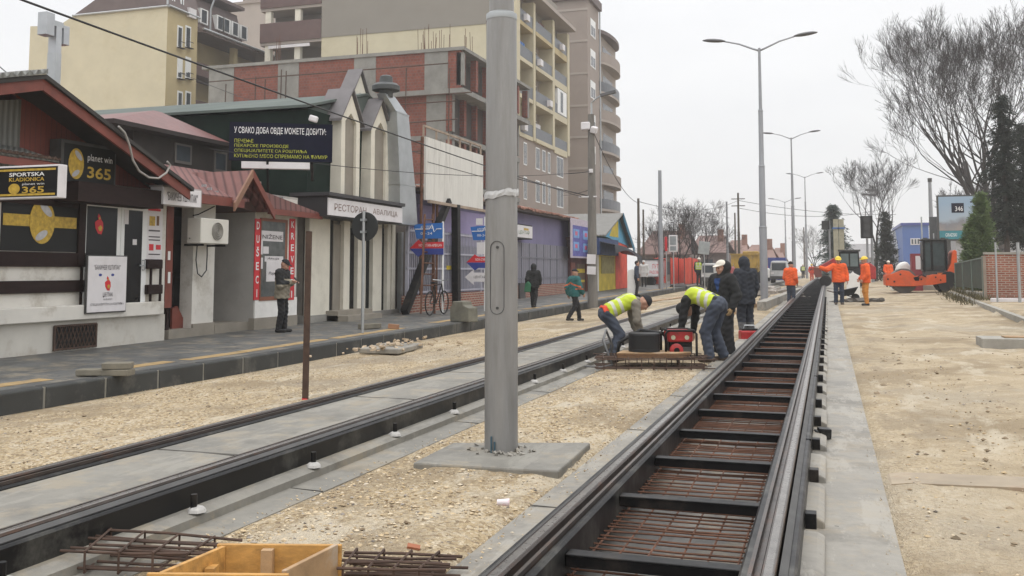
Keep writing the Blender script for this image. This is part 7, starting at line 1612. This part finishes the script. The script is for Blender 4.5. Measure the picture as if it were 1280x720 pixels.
def person(label, loc, yaw, H, pose, far=False, group=None, trousers=BLKT, jacket=BLK, hem=.12, boots=SHOE, hat=None, hatm=None, vest=False, hood=None, jmats=None, jfn=None, gloves=None, bulk=.0, sleeve=None, tight=0, tmats=None, tfn=None):
    P_ = {k: (np.array(v, float) if v is not None else None) for k, v in {**STD, **pose}.items()}
    t = thing('person', label, 'person', loc, group); a = yaw; Rm = np.array([[math.cos(a), -math.sin(a), 0], [math.sin(a), math.cos(a), 0], [0, 0, 1]]); T = (Rm, H/1.75)
    vox = .0165 if far else .0095; fr = .0125 if far else .0098
    hf = unit(P_['hf']); up_ = unit(P_['head']-P_['neck']); sd = unit(np.cross(up_, hf)); hu = np.cross(hf, sd); A = np.array([hf, sd, hu]); hc = P_['head']
    at = lambda x, y, z: hc+hf*x+sd*y+hu*z
    body = [('e', at(0,0,.02), A, (.098,.078,.115)), ('e', at(.028,0,-.05), A, (.075,.062,.08)), ('c', at(.02,0,-.07), P_['neck']-(P_['head']-P_['neck'])*.1, .052, .06),
        ('c', at(.098,0,.012), at(.118,0,-.022), .011, .017), ('c', at(.082,-.035,.035), at(.082,.035,.035), .016, .016), ('e', at(.085,0,-.062), A, (.022,.032,.012)), ('e', at(.07,0,-.105), A, (.03,.032,.025)), ('e', at(-.005,.08,-.005), A, (.022,.012,.034)), ('e', at(-.005,-.08,-.005), A, (.022,.012,.034)), ('e', at(.075,.04,-.025), A, (.025,.025,.025)), ('e', at(.075,-.04,-.025), A, (.025,.025,.025))]
    fing = []
    for s, S in ((1, 'L'), (-1, 'R')):
        sh, el, wr, hp_, kn, an = [P_[q+S] for q in ('sh','el','wr','hip','knee','ank')]
        body += [('c', P_['chest']+(P_['neck']-P_['chest'])*.55, sh, .07, .06), ('c', sh, el, .052, .042), ('c', el, wr, .042, .028), ('c', P_['pelvis'], hp_, .09, .085), ('c', hp_, kn, .082, .055), ('c', kn, an, .055, .038)]
        lat = unit(np.cross(P_['neck']-P_['pelvis'], [1,0,0])) if abs(unit(P_['neck']-P_['pelvis'])[0]) < .9 else V3(0,1,0)
        lat = V3(0,1,0); body += [('c', P_['pelvis']+lat*s*.06, P_['chest']+lat*s*.075, .085, .09)]
        fd = unit(P_['foot'+S]); body += [('c', an+V3(0,0,-.03)-fd*.03, an+V3(0,0,-.045)+fd*.15, .035, .03)]
        hd = unit(P_['hd'+S]) if P_['hd'+S] is not None else unit(unit(wr-el)+V3(.1,0,-.25))
        pn = unit(np.cross(hd, V3(1,0,0)))*s if abs(hd[0]) < .8 else V3(0,0,-1)
        if abs(hd[0]) >= .8: ac = V3(0,1,0)
        else: ac = unit(np.cross(pn, hd))
        pn = unit(np.cross(hd, ac)); 
        if pn.dot(V3(0,-s,-.3)) < 0: pn = -pn
        fwd = ac if ac[0] >= 0 else -ac
        if abs(hd[0]) >= .8: fwd = V3(0,-s,0)
        pm = wr+hd*.05; fing += [('c', wr, wr+hd*.07+fwd*.02, .026, .024), ('c', wr+hd*.02, wr+hd*.075-fwd*.02, .025, .021), ('c', wr+hd*.02+fwd*.012, wr+hd*.08, .024, .022)]
        for i, Lf in enumerate((.072, .082, .076, .058)):
            b0 = wr+hd*.085+fwd*(.03-.02*i); d1 = unit(hd+pn*.35); d2 = unit(hd+pn*1.0); d3 = unit(hd*.5+pn*1.2)
            b1 = b0+d1*Lf*.45; b2 = b1+d2*Lf*.32; b3 = b2+d3*Lf*.23; fing += [('c', b0-hd*.02, b1, fr*1.05, fr), ('c', b1, b2, fr, fr*.95), ('c', b2, b3, fr*.95, fr*.85)]
        tb = wr+hd*.03+fwd*.03; td = unit(hd*.7+fwd*.75+pn*.3); fing += [('c', tb, tb+td*.045, fr*1.3, fr*1.15), ('c', tb+td*.045, tb+td*.045+unit(hd+pn*.5)*.03, fr*1.15, fr)]
    gm = gloves or SKIN
    wl, wr_ = P_['wrL'], P_['wrR']
    def bf(c):
        r = np.zeros(len(c), int)
        for e in (at(.088,.032,.014), at(.088,-.032,.014)): r[np.linalg.norm(c-e, axis=1) < .0135] = 1
        if gloves is not None:
            for w_ in (wl, wr_): r[np.linalg.norm(c-w_, axis=1) < .17] = 2
        return r
    sdf_obj('body', [(body, [], .022), (fing, [], .006)], vox, [SKIN, EYE, gm], t, T, bf)
    ti = .012+tight
    tr = []
    for s, S in ((1, 'L'), (-1, 'R')):
        hp_, kn, an = P_['hip'+S], P_['knee'+S], P_['ank'+S]; tr += [('c', P_['pelvis'], hp_, .10+ti, .10+ti), ('c', hp_, kn, .095+ti, .068+ti), ('c', kn, an+V3(0,0,.02), .068+ti, .058+ti), ('c', P_['pelvis']+V3(0,s*.05,0), P_['pelvis']*.6+P_['chest']*.4+V3(0,s*.06,0), .10+ti, .095+ti)]
    sdf_obj('trousers', [(tr, [], .03)], vox*1.15, tmats or trousers, t, T, tfn, wr=.0055)
    for S in 'LR':
        an = P_['ank'+S]; fd = unit(P_['foot'+S]); b = [('c', an+V3(0,0,.05), an+V3(0,0,-.03), .055, .05), ('c', an+V3(0,0,-.045)-fd*.04, an+V3(0,0,-.05)+fd*.16, .05, .04)]
        sdf_obj('boot', [(b, [(an+V3(0,0,-.088), V3(0,0,-1))], .03)], vox, boots, t, T)
    ax_ = unit(P_['neck']-P_['pelvis']); bl = .018+bulk; low = P_['pelvis']-ax_*(hem+.12); torso = []
    for s in (1, -1):
        o = V3(0, s, 0); torso += [('c', P_['chest']+o*.085+ax_*.06, P_['pelvis']+o*.075, .095+bl, .098+bl), ('c', P_['pelvis']+o*.075, low+o*.08, .098+bl, .112+bl), ('c', P_['chest']+ax_*.1, P_['sh'+('L' if s > 0 else 'R')], .085+bl, .06+bl)]
    torso += [('c', P_['neck']-ax_*.06, P_['neck']+ax_*.005, .085+bl*.4, .068)]
    cut = [(P_['pelvis']-ax_*hem, -ax_)]
    arms = []
    for S in 'LR': sh, el, wr = P_['sh'+S], P_['el'+S], P_['wr'+S]; arms += [('c', sh, el, .062+bl, .054+bl*.8), ('c', el, wr-unit(wr-el)*.03, .054+bl*.8, .042+bl*.5)]
    sdf_obj('jacket', [(torso, cut, .04), (arms, [], .02)], vox*1.1, jmats or jacket, t, T, (lambda c: jfn(c, P_)) if jfn else None, wr=.0055)
    if vest:
        b2 = bl+.016; tv = []
        for s in (1, -1):
            o = V3(0, s, 0); tv += [('c', P_['chest']+o*.085+ax_*.06, P_['pelvis']+o*.075+ax_*.02, .095+b2, .098+b2), ('c', P_['chest']+ax_*.1, P_['chest']*.45+P_['sh'+('L' if s > 0 else 'R')]*.55+ax_*.05, .085+b2, .075+b2)]
        cv = [(P_['pelvis']+ax_*.03, -ax_), (P_['neck']-ax_*.02, ax_)]
        def vf(c):
            q = (c-P_['pelvis'])@ax_; r = np.zeros(len(c), int); r[((q > .10) & (q < .155)) | ((q > .23) & (q < .285))] = 1
            sy = np.abs(c[:, 1]); r[(q > .285) & (sy > .075) & (sy < .12)] = 1; return r
        sdf_obj('safety_vest', [(tv, cv, .04)], vox*1.1, [HIVIS, REFL], t, T, vf, wr=.003)
    # headgear
    tw = lambda p: tuple((np.asarray(p)*T[1])@Rm.T)
    def dome(nm, mat, rx, ry, rz, z0, zc, brim=None, shell=.0):
        g = [([('e', at(-.005,0,zc), A, (rx, ry, rz))], [(at(0,0,z0), -hu)], .01)]
        if brim: g.append(([('e', at(brim[0],0,z0+.008), A, (brim[1], brim[2], .013))], [], .01))
        return sdf_obj(nm, g, vox*.8, mat, t, T)
    if hat == 'helmet': dome('helmet', hatm, .128, .112, .125, .045, .04, (.03, .155, .115))
    elif hat == 'cap': dome('cap', hatm, .112, .092, .095, .05, .045, (.105, .075, .07))
    elif hat == 'beanie': dome('knit_hat', hatm, .113, .094, .128, .03, .025)
    elif hat is None and hood is None: sdf_obj('hair', [([('e', at(-.018,0,.03), A, (.103,.088,.118))], [(at(.035,0,.02), unit(hf*.8-hu*.6))], .01)], vox*.8, HAIR, t, T)
    if hood is not None:
        hb = -.065 if hat == 'cap' else -.02
        g = [('e', at(hb,0,.015 if hat != 'cap' else -.01), A, (.135,.118,.15 if hat != 'cap' else .13)), ('c', at(-.03,0,-.06), P_['neck']-ax_*.02, .10, .115)]
        sdf_obj('hood', [(g+[('n', at(.115,0,-.02 if hat != 'cap' else .03), .095 if hat != 'cap' else .125)], [], .03)], vox, hood, t, T, wr=.003)
    return t
def stand_at(px, feet, top, zoff=None, Y=None):
    p = P(px, feet, g=True) if Y is None else Vector((P(px, 340, Y=Y).x, Y, 0))
    if Y is not None: p.z = gz(p.x, Y)
    if p.x < -9.03: p = P(px, feet, Z=rise(p.y)-.1); p.z = rise(p.y)-.1
    H = P(px, top, Y=p.y).z-p.z
    return p, H
IR = R_(18.17)   # bearing of 'to the right' in the photograph
# -- bent worker by the black ring
BENT = dict(pelvis=(-.24,0,.83), chest=(.09,0,1.0), neck=(.30,0,1.03), head=(.425,0,1.0), hf=(.45,0,-.9), hipL=(-.24,.1,.80), hipR=(-.24,-.1,.80), kneeL=(.02,.15,.47), kneeR=(-.02,-.15,.46), ankL=(-.1,.17,.09), ankR=(-.16,-.16,.09), shL=(.24,.185,.98), shR=(.24,-.185,.98), elL=(.27,.21,.70), elR=(.25,-.23,.70), wrL=(.33,.15,.47), wrR=(.35,-.16,.47), hdL=(.3,0,-1), hdR=(.3,0,-1))
p = P(775, 452, g=True)
person('worker in a yellow vest and dark cap bending over the black ring, facing right', p, IR+.1, 1.72, BENT, vest=True, jmats=[GREYS, REDC], trousers=DENIM, boots=BOOT, hat='beanie', hatm=BLKCAP, hood=None, hem=.05, gloves=BLKCAP, jfn=lambda c, J: ((c-J['pelvis'])@unit(J['neck']-J['pelvis']) < .05).astype(int))
BENT2 = dict(pelvis=(-.20,0,.94), chest=(.12,0,1.08), neck=(.34,0,.99), head=(.39,0,.845), hf=(.1,0,-1), hipL=(-.2,.1,.91), hipR=(-.2,-.1,.91), kneeL=(-.03,.12,.5), kneeR=(-.07,-.14,.5), ankL=(-.1,.13,.09), ankR=(-.22,-.16,.09), shL=(.27,.19,1.0), shR=(.27,-.19,1.0), elL=(.33,.2,.71), elR=(.3,-.22,.71), wrL=(.37,.19,.45), wrR=(.32,-.17,.45), hdL=(.1,0,-1), hdR=(.1,0,-1))
p = P(884, 452, g=True)
person('worker in a yellow vest bending left over the red generator, seen from behind', p, R_(163), 1.78, BENT2, vest=True, jacket=BLK, trousers=DENIM, boots=BOOT, hat='beanie', hatm=BLKCAP, hem=.03, tight=.012)
p, H = stand_at(905, 448, 325)
def wj(c, J): return np.where((c[:, 0] > .08) & (np.abs(c[:, 1]) < (c[:, 2]-1.12)*.26) & (c[:, 2] > 1.18) & (c[:, 2] < 1.42), 1, 0)
person('man in a white peaked cap and long black jacket standing behind the bent worker', p, R_(232), H/1.0, dict(hf=(.95,-.1,-.28), kneeL=(.04,.13,.5), ankL=(.02,.17,.09), ankR=(-.03,-.14,.09), wrL=(.09,.29,.90), elL=(-.03,.3,1.13), elR=(-.02,-.3,1.13), wrR=(.06,-.30,.9)), jmats=[BLK, M('blue shirt', (.015,.05,.17), .8)], jfn=wj, hat='cap', hatm=WCAP, hood=BLK, hem=.14, bulk=.03, boots=BOOT, gloves=GLOVE, tight=.025)
p, H = stand_at(933, 424, 321)
def grl(c): return (c[:, 2] < .36).astype(int)
person('hooded man in dark blue seen from behind next to the white cap man', p, R_(130), H, dict(hf=(1,0,-.2), head=(.05,0,1.6), ankL=(-.06,.12,.09)), jacket=DKBLU, trousers=DKBLU, tmats=[DKBLU, cloth('grey trouser cuffs', (.085,.085,.085))], tfn=grl, hood=DKBLU, hem=.22, bulk=.02, boots=BOOT, tight=.01)
# -- orange jackets by the right track
OG = 'men in orange jackets near the open track'
p, H = stand_at(989, 383, 327)
person('man in an orange jacket and blue jeans standing left of the open track', p, R_(55), H, dict(hf=(1,-.2,-.1), ankL=(-.03,.08,.09), ankR=(.03,-.08,.09), wrL=(.10,.22,.92), wrR=(.10,-.22,.92)), far=True, group=OG, jacket=ORJ, trousers=DENIM, hat='beanie', hatm=HAIR, hem=.14, bulk=.03)
p, H = stand_at(1049, 381, 321)
person('man in an orange jacket and yellow helmet facing the camera with one arm stretched left', p, R_(275), H, dict(hf=(1,0,-.25), elR=(.12,-.42,1.28), wrR=(.15,-.66,1.36), hdR=(.1,-1,.15), elL=(-.02,.27,1.12), wrL=(.06,.30,.88)), far=True, group=OG, jacket=ORJ, trousers=NAVYC, hat='helmet', hatm=YHELM, hem=.14, bulk=.035, boots=BOOT)
p, H = stand_at(1083, 382, 321)
person('man in an orange jacket, ochre trousers and yellow helmet standing in profile', p, R_(192), H, dict(hf=(1,0,-.15), elL=(-.02,.24,1.12), wrL=(.14,.2,.93), elR=(0,-.24,1.12), wrR=(.16,-.2,.95), ankL=(.0,.09,.09), ankR=(-.05,-.09,.09)), far=True, group=OG, jacket=ORJ, trousers=ORT, hat='helmet', hatm=YHELM, hem=.14, bulk=.03)
# -- walkers on the left
WALK = dict(hipL=(.02,.09,.92), kneeL=(.20,.09,.53), ankL=(.26,.09,.10), hipR=(-.02,-.09,.92), kneeR=(-.04,-.10,.50), ankR=(-.30,-.10,.13), elL=(-.12,.25,1.14), wrL=(-.08,.26,.9), elR=(.06,-.25,1.13), wrR=(.2,-.23,.93))
p, H = stand_at(718, 402, 336)
def tj(c, J): s = 1.28-.33*np.abs(c[:, 1])*1.2; return (((c[:, 2]-s > -.02) & (c[:, 2]-s < .035) & (c[:, 0] < .04)) | ((c[:, 2] > 1.07) & (c[:, 2] < 1.105) & (np.abs(c[:, 1]) > .2))).astype(int)
person('man in a teal jacket with orange stripes and grey cap walking away on the gravel', p, R_(48), H, WALK, far=True, jmats=[TEAL, M('orange stripe', (.5,.12,.05), .8)], jfn=tj, hat='cap', hatm=BLKCAP, hem=.13, bulk=.035)
p, H = stand_at(667, 383, 330)
person('person in a black hooded coat walking on the pavement past the lilac shutters', p, R_(98), H, {**WALK, 'ankL': (.12,.06,.1), 'kneeL': (.1,.07,.52), 'ankR': (-.16,-.06,.11)}, far=True, jacket=BLK, hood=BLK, hem=.16, bulk=.025)
q = P(660, 357, Y=p.y-.1); m = MB(); m.prism([(q.x-.12, q.z-.22), (q.x+.1, q.z-.22), (q.x+.12, q.z+.05), (q.x+.02, q.z+.16), (q.x-.08, q.z+.05)], 'y', q.y-.1, q.y); tag(m.build('bag', M('green bag', (.03,.14,.07), .7), bevel=.03), 'green bag carried by the person in the black hooded coat', 'bag')
p, H = stand_at(352, 414, 326)
p.x = max(p.x, -12.0)
def mj(c, J): return ((c[:, 2] > 1.27) | ((np.abs(c[:, 1]) > .2) & (c[:, 2] > 1.13)) | (c[:,0] < -.14)).astype(int)
person('man in cap and beige jacket looking at a phone before the shop window', p, IR-.15, max(H, 1.6), dict(hf=(.85,0,-.5), head=(.05,0,1.6), elL=(.02,.24,1.12), wrL=(.22,.14,1.18), elR=(.05,-.24,1.11), wrR=(.25,-.13,1.20), hdL=(1,-.2,.2), hdR=(1,.3,.3), ankL=(.02,.09,.09), ankR=(-.04,-.09,.09)), jmats=[BEIGE, BLK], jfn=mj, hat='cap', hatm=BLKCAP, hem=.16, bulk=.03)
c = np.array((.36,-.06,1.24))*max(H, 1.6)/1.75; yw = IR-.15; m = MB(); m.obox((p.x+c[0]*math.cos(yw)-c[1]*math.sin(yw), p.y+c[0]*math.sin(yw)+c[1]*math.cos(yw), p.z+c[2]), (.012,.075,.14), (0,-.6,yw)); tag(m.build('phone', SIGNBK, bevel=.004), 'phone held by the man in the cap before the shop window', 'phone')
p, H = stand_at(796, 368, 326)
person('person in dark clothes standing behind the white marker by the kiosk', p, R_(10), H, {}, far=True, jacket=NAVYC, hem=.15)
p, H = stand_at(805, 358, 326)
person('person in a hooded white coat standing before the white trailer', p, R_(270), H, dict(hf=(1,0,-.2)), far=True, jacket=WHC, hood=WHC, hem=.3, bulk=.05)
FG = 'far workers along the street'
for px, ft, tp, yw, kw, l in ((874, 356, 322, 80, dict(vest=True, jacket=BLK, hat='helmet', hatm=WCAP), 'far worker in a yellow vest seen from behind at the red nets'), (865.5, 354, 322, 250, dict(jacket=ORJ, trousers=NAVYC), 'far worker in an orange jacket beside the yellow vest at the red nets'),
    (967, 350, 324, 95, dict(vest=True, jacket=NAVYC, hat='helmet', hatm=WCAP), 'far worker in a yellow vest before the white van, right one'), (962, 350, 325, 60, dict(jacket=REDC, hat='helmet', hatm=WCAP), 'far worker in red with white helmet left of the yellow vest by the white van'),
    (1004, 348, 326, 100, dict(vest=True, jacket=BLK, hat='helmet', hatm=WCAP), 'far worker in a yellow vest between the two far lamp posts'), (1015, 352, 326, 265, dict(jacket=REDC, trousers=REDC, hat='helmet', hatm=YHELM), 'far worker in a red orange suit beside the end of the open track'),
    (1110.5, 352, 326, 285, dict(jacket=ORJ, trousers=ORT, hat='helmet', hatm=WCAP), 'far worker in orange with white helmet behind the drum of the roller')):
    p, H = stand_at(px, ft, tp); H = min(H, 1.95) if H > 1.3 else 1.7
    if px > 1100: p = Vector((P(px, 340, Y=67).x, 67, gz(4, 67))); H = P(px, tp, Y=67).z-p.z
    person(l, p, R_(yw), H, dict(elR=(.0,-.26,1.12), wrR=(.14,-.24,.95)), far=True, group=FG, hem=.13, bulk=.03, **kw)
# ================================================================ what the workers handle
q = P(818, 462, Z=-.235); zb = -.235; cs, sn = math.cos(IR), math.sin(IR)
def L(a, b, z): return (q.x+a*cs-b*sn, q.y+a*sn+b*cs, zb+z)
rebar_cage('rebar_cage', 'rusty rebar cage lying under the plywood and the black ring', [Vector(L(-.85,-.12,0)), Vector(L(.85,-.12,0)), Vector(L(-.8,.7,0)), Vector(L(.85,.7,0))], zb+.02, .15, 7, 9, .009)
m = MB(); m.slab([L(-.56,.12,.2), L(.35,.06,.2), L(.62,.3,.2), L(.5,.62,.2), L(-.4,.62,.2)], (0,0,.03)); m.slab([L(-.55,.1,.16), L(.36,.05,.16), L(.6,.3,.16), L(.5,.6,.16), L(-.4,.6,.16)], (0,0,.035)); o = tag(m.build('plywood_sheet', [PLYE]), 'worn brown plywood sheets lying on the rebar cage', 'plywood')
m = MB(); m.slab([L(-.56,.121,.231), L(.35,.061,.231), L(.62,.301,.231), L(.5,.62,.231), L(-.4,.62,.231)], (0,0,.012)); adopt_ = m.build('worn_face', PLYD, None); adopt_.parent = o; adopt_.matrix_parent_inverse = Matrix.Translation(o.location).inverted()
c = L(-.10,.38,.245); m = MB(); r = .245
prof = [(r*.72,0),(r,.005),(r,.03),(r*.985,.05)]+[(r*(1.0 if k % 2 else .985), .05+k*.018) for k in range(12)]+[(r,.27),(r*.96,.285),(r*.72,.28)]
m.lathe(prof, c, 32); tag(m.build('black_ring', M('black ribbed plastic', (.008,.008,.009), .6, .2), smooth='auto'), 'black ribbed plastic coil standing on the plywood before the bent worker', 'coil')
# hose over the coil
m = MB(); m.tube([L(-.5,.7,.05), L(-.45,.75,.35), L(-.1,.8,.55), L(.25,.75,.5), L(.45,.7,.25), L(.5,.75,.02)], .03, 8); tag(m.build('hose', RUBBER, smooth=True), 'black hose arching over the coil between the two bent workers', 'hose')
m = MB(); m.tube([L(-.6,.4,.03), L(-.72,.6,.4), L(-.66,.75,.55), L(-.55,.8,.3), L(-.6,.9,.03)], .02, 7); m.tube([L(-1.7,.2,.0), L(-1.2,.35,.03), L(-.8,.15,.02), L(-.6,.3,.04)], .016, 6); tag(m.build('cable', M('grey cable', (.12,.12,.12), .5), smooth=True), 'loose grey cable lying left of the rebar cage', 'cable')
# generator
L0 = L
def L(a, b, z): return L0(.23+(a-.42)*.76, b, .14+(z-.14)*.82 if z > .14 else z)
t = thing('generator', 'red petrol generator in a black tube frame between the two bent workers', 'generator', L(.75,.55,0))
g = (.45, .3); 
m = MB()
for b in (.32, .8):
    m.tube([L(.42,b,.18), L(.42,b,.6), L(.47,b,.66), L(1.0,b,.66), L(1.05,b,.6), L(1.05,b,.18), L(1.0,b,.14), L(.47,b,.14), L(.42,b,.18)], .02, 7)
for a, z in ((.47,.66),(1.0,.66),(.47,.14),(1.0,.14)): m.tube([L(a,.32,z), L(a,.8,z)], .018, 7)
m.build('tube_frame', BLACK, t, smooth=True)
def lbox(m, a0, a1, b0, b1, z0, z1): m.slab([L(a0,b0,z0), L(a1,b0,z0), L(a1,b1,z0), L(a0,b1,z0)], (0,0,z1-z0)); return m
m = MB(); lbox(m, .47, .99, .36, .78, .44, .62); m.build('fuel_tank', REDM, t, bevel=.03)
m = MB(); lbox(m, .5, .96, .4, .74, .16, .42); m.build('engine', BLACK, t, bevel=.02)
m = MB(); cc = Vector(L(.64,.36,.29)); d = Vector((sn, -cs, 0)); m.tube([cc, cc+d*.035, cc+d*.05], [.105,.105,.08], 18); m.build('pull_starter', REDM, t, smooth='auto')
for a in (.58, .86): m = MB(); cc = Vector(L(a,.355,.53)); m.tube([cc, cc+d*.012], .035, 12); m.build('gauge', M('pale gauge', (.45,.43,.3), .4), t)
m = MB(); lbox(m, .78, .95, .34, .4, .2, .32); m.build('outlet_panel', JGREY, t)
m = MB(); cc2 = Vector(L(.64,.36,.29))+d*.051; m.tube([cc2, cc2+d*.012], .045, 12); m.build('starter_grip', BLACK, t)
for k in range(3): m = MB(); lbox(m, .5+.16*k, .6+.16*k, .345, .36, .2, .225); m.build('vent', JGREY, t)
L = L0
# red tool box near the rail
b = P(937, 430, g=True); t = thing('tool_box', 'small red machine box standing by the left rail of the open track', 'tool box', b)
m = MB(); m.obox(b+Vector((0,0,.15)), (.42,.3,.28), (0,0,.3)); m.build('body', REDM, t, bevel=.03); m = MB(); m.obox(b+Vector((0,0,.31)), (.34,.2,.05), (0,0,.3)); m.build('lid', BLACK, t, bevel=.01); m = MB(); m.tube([b+Vector((-.12,-.03,.32)), b+Vector((-.1,-.03,.4)), b+Vector((.1,.03,.4)), b+Vector((.12,.03,.32))], .012, 6); m.build('handle', GALV, t)
m = MB(); m.tube([b+Vector((.2,.05,.25)), b+Vector((.5,.2,.3)), b+Vector((1.6,.6,.28))], .014, 6); tag(m.build('air_hose', RUBBER, smooth=True), 'thin black hose running from the red machine box over the track', 'hose')
p = P(872, 415, g=True); m = MB(); m.tube([p+Vector((-.1,0,.0)), p+Vector((.05,.1,.75))], .022, 7); tag(m.build('wooden_stake', M('pinkish wooden stake', (.42,.22,.15), .8, .2)), 'pinkish wooden stake standing behind the generator', 'stake')
# ================================================================ sky, light, air
w = bpy.data.worlds.new('World'); sc.world = w; w.use_nodes = True; nt = w.node_tree; bg = nt.nodes['Background']
sky = N(nt, 'ShaderNodeTexSky', sky_type='NISHITA'); sky.sun_disc = False; sky.sun_elevation = R_(66); sky.sun_rotation = R_(150); sky.dust_density = 6; sky.air_density = 1.2
tc = N(nt, 'ShaderNodeTexCoord'); sx = N(nt, 'ShaderNodeSeparateXYZ'); nt.links.new(tc.outputs['Generated'], sx.inputs[0])
# overcast cover: brighter towards the zenith as a cloud layer is
cl = ramp(nt, sx.outputs[2], [(0, (9.0,9.05,9.15)), (.3, (10.2,10.2,10.3)), (1, (23.,23.,23.2))])
mp_ = N(nt, 'ShaderNodeMapping'); mp_.inputs['Scale'].default_value = (1,1,3.2); nt.links.new(tc.outputs['Generated'], mp_.inputs[0])
cl = mixc(nt, 1., cl, ramp(nt, noise(nt, mp_.outputs[0], 2.2, 6, .55), [(.3, (.93,.935,.945)), (.7, (1.04,1.04,1.035))]), 'MULTIPLY')
mx = mixc(nt, .9, sky.outputs[0], cl); nt.links.new(mx, bg.inputs[0]); bg.inputs[1].default_value = .1
sd = bpy.data.lights.new('sun', 'SUN'); so = bpy.data.objects.new('sun', sd); col.objects.link(so); sd.energy = .6; sd.angle = R_(25); sd.color = (1,.96,.9)
so.rotation_euler = (R_(24), 0, R_(30)); so.location = (20,-20,40)
# haze box round the place
m = MB(); m.box(-410, 410, -62, 810, -2, 33); hz = m.build('haze', [], None); tag(hz, kind='stuff')
hm = bpy.data.materials.new('haze'); hm.use_nodes = True; hn = hm.node_tree; hn.nodes.remove(hn.nodes['Principled BSDF']); pv = hn.nodes.new('ShaderNodeVolumePrincipled'); pv.inputs['Color'].default_value = (.9,.91,.93,1); pv.inputs['Density'].default_value = .0009; pv.inputs['Anisotropy'].default_value = .2
hn.links.new(pv.outputs[0], hn.nodes['Material Output'].inputs['Volume']); hz.data.materials.append(hm)
sc.view_settings.view_transform = 'Standard'; sc.view_settings.look = 'None'; sc.view_settings.exposure = .09; sc.view_settings.gamma = 1
sc.render.engine = 'CYCLES'; sc.cycles.volume_bounces = 1; sc.cycles.max_bounces = 6
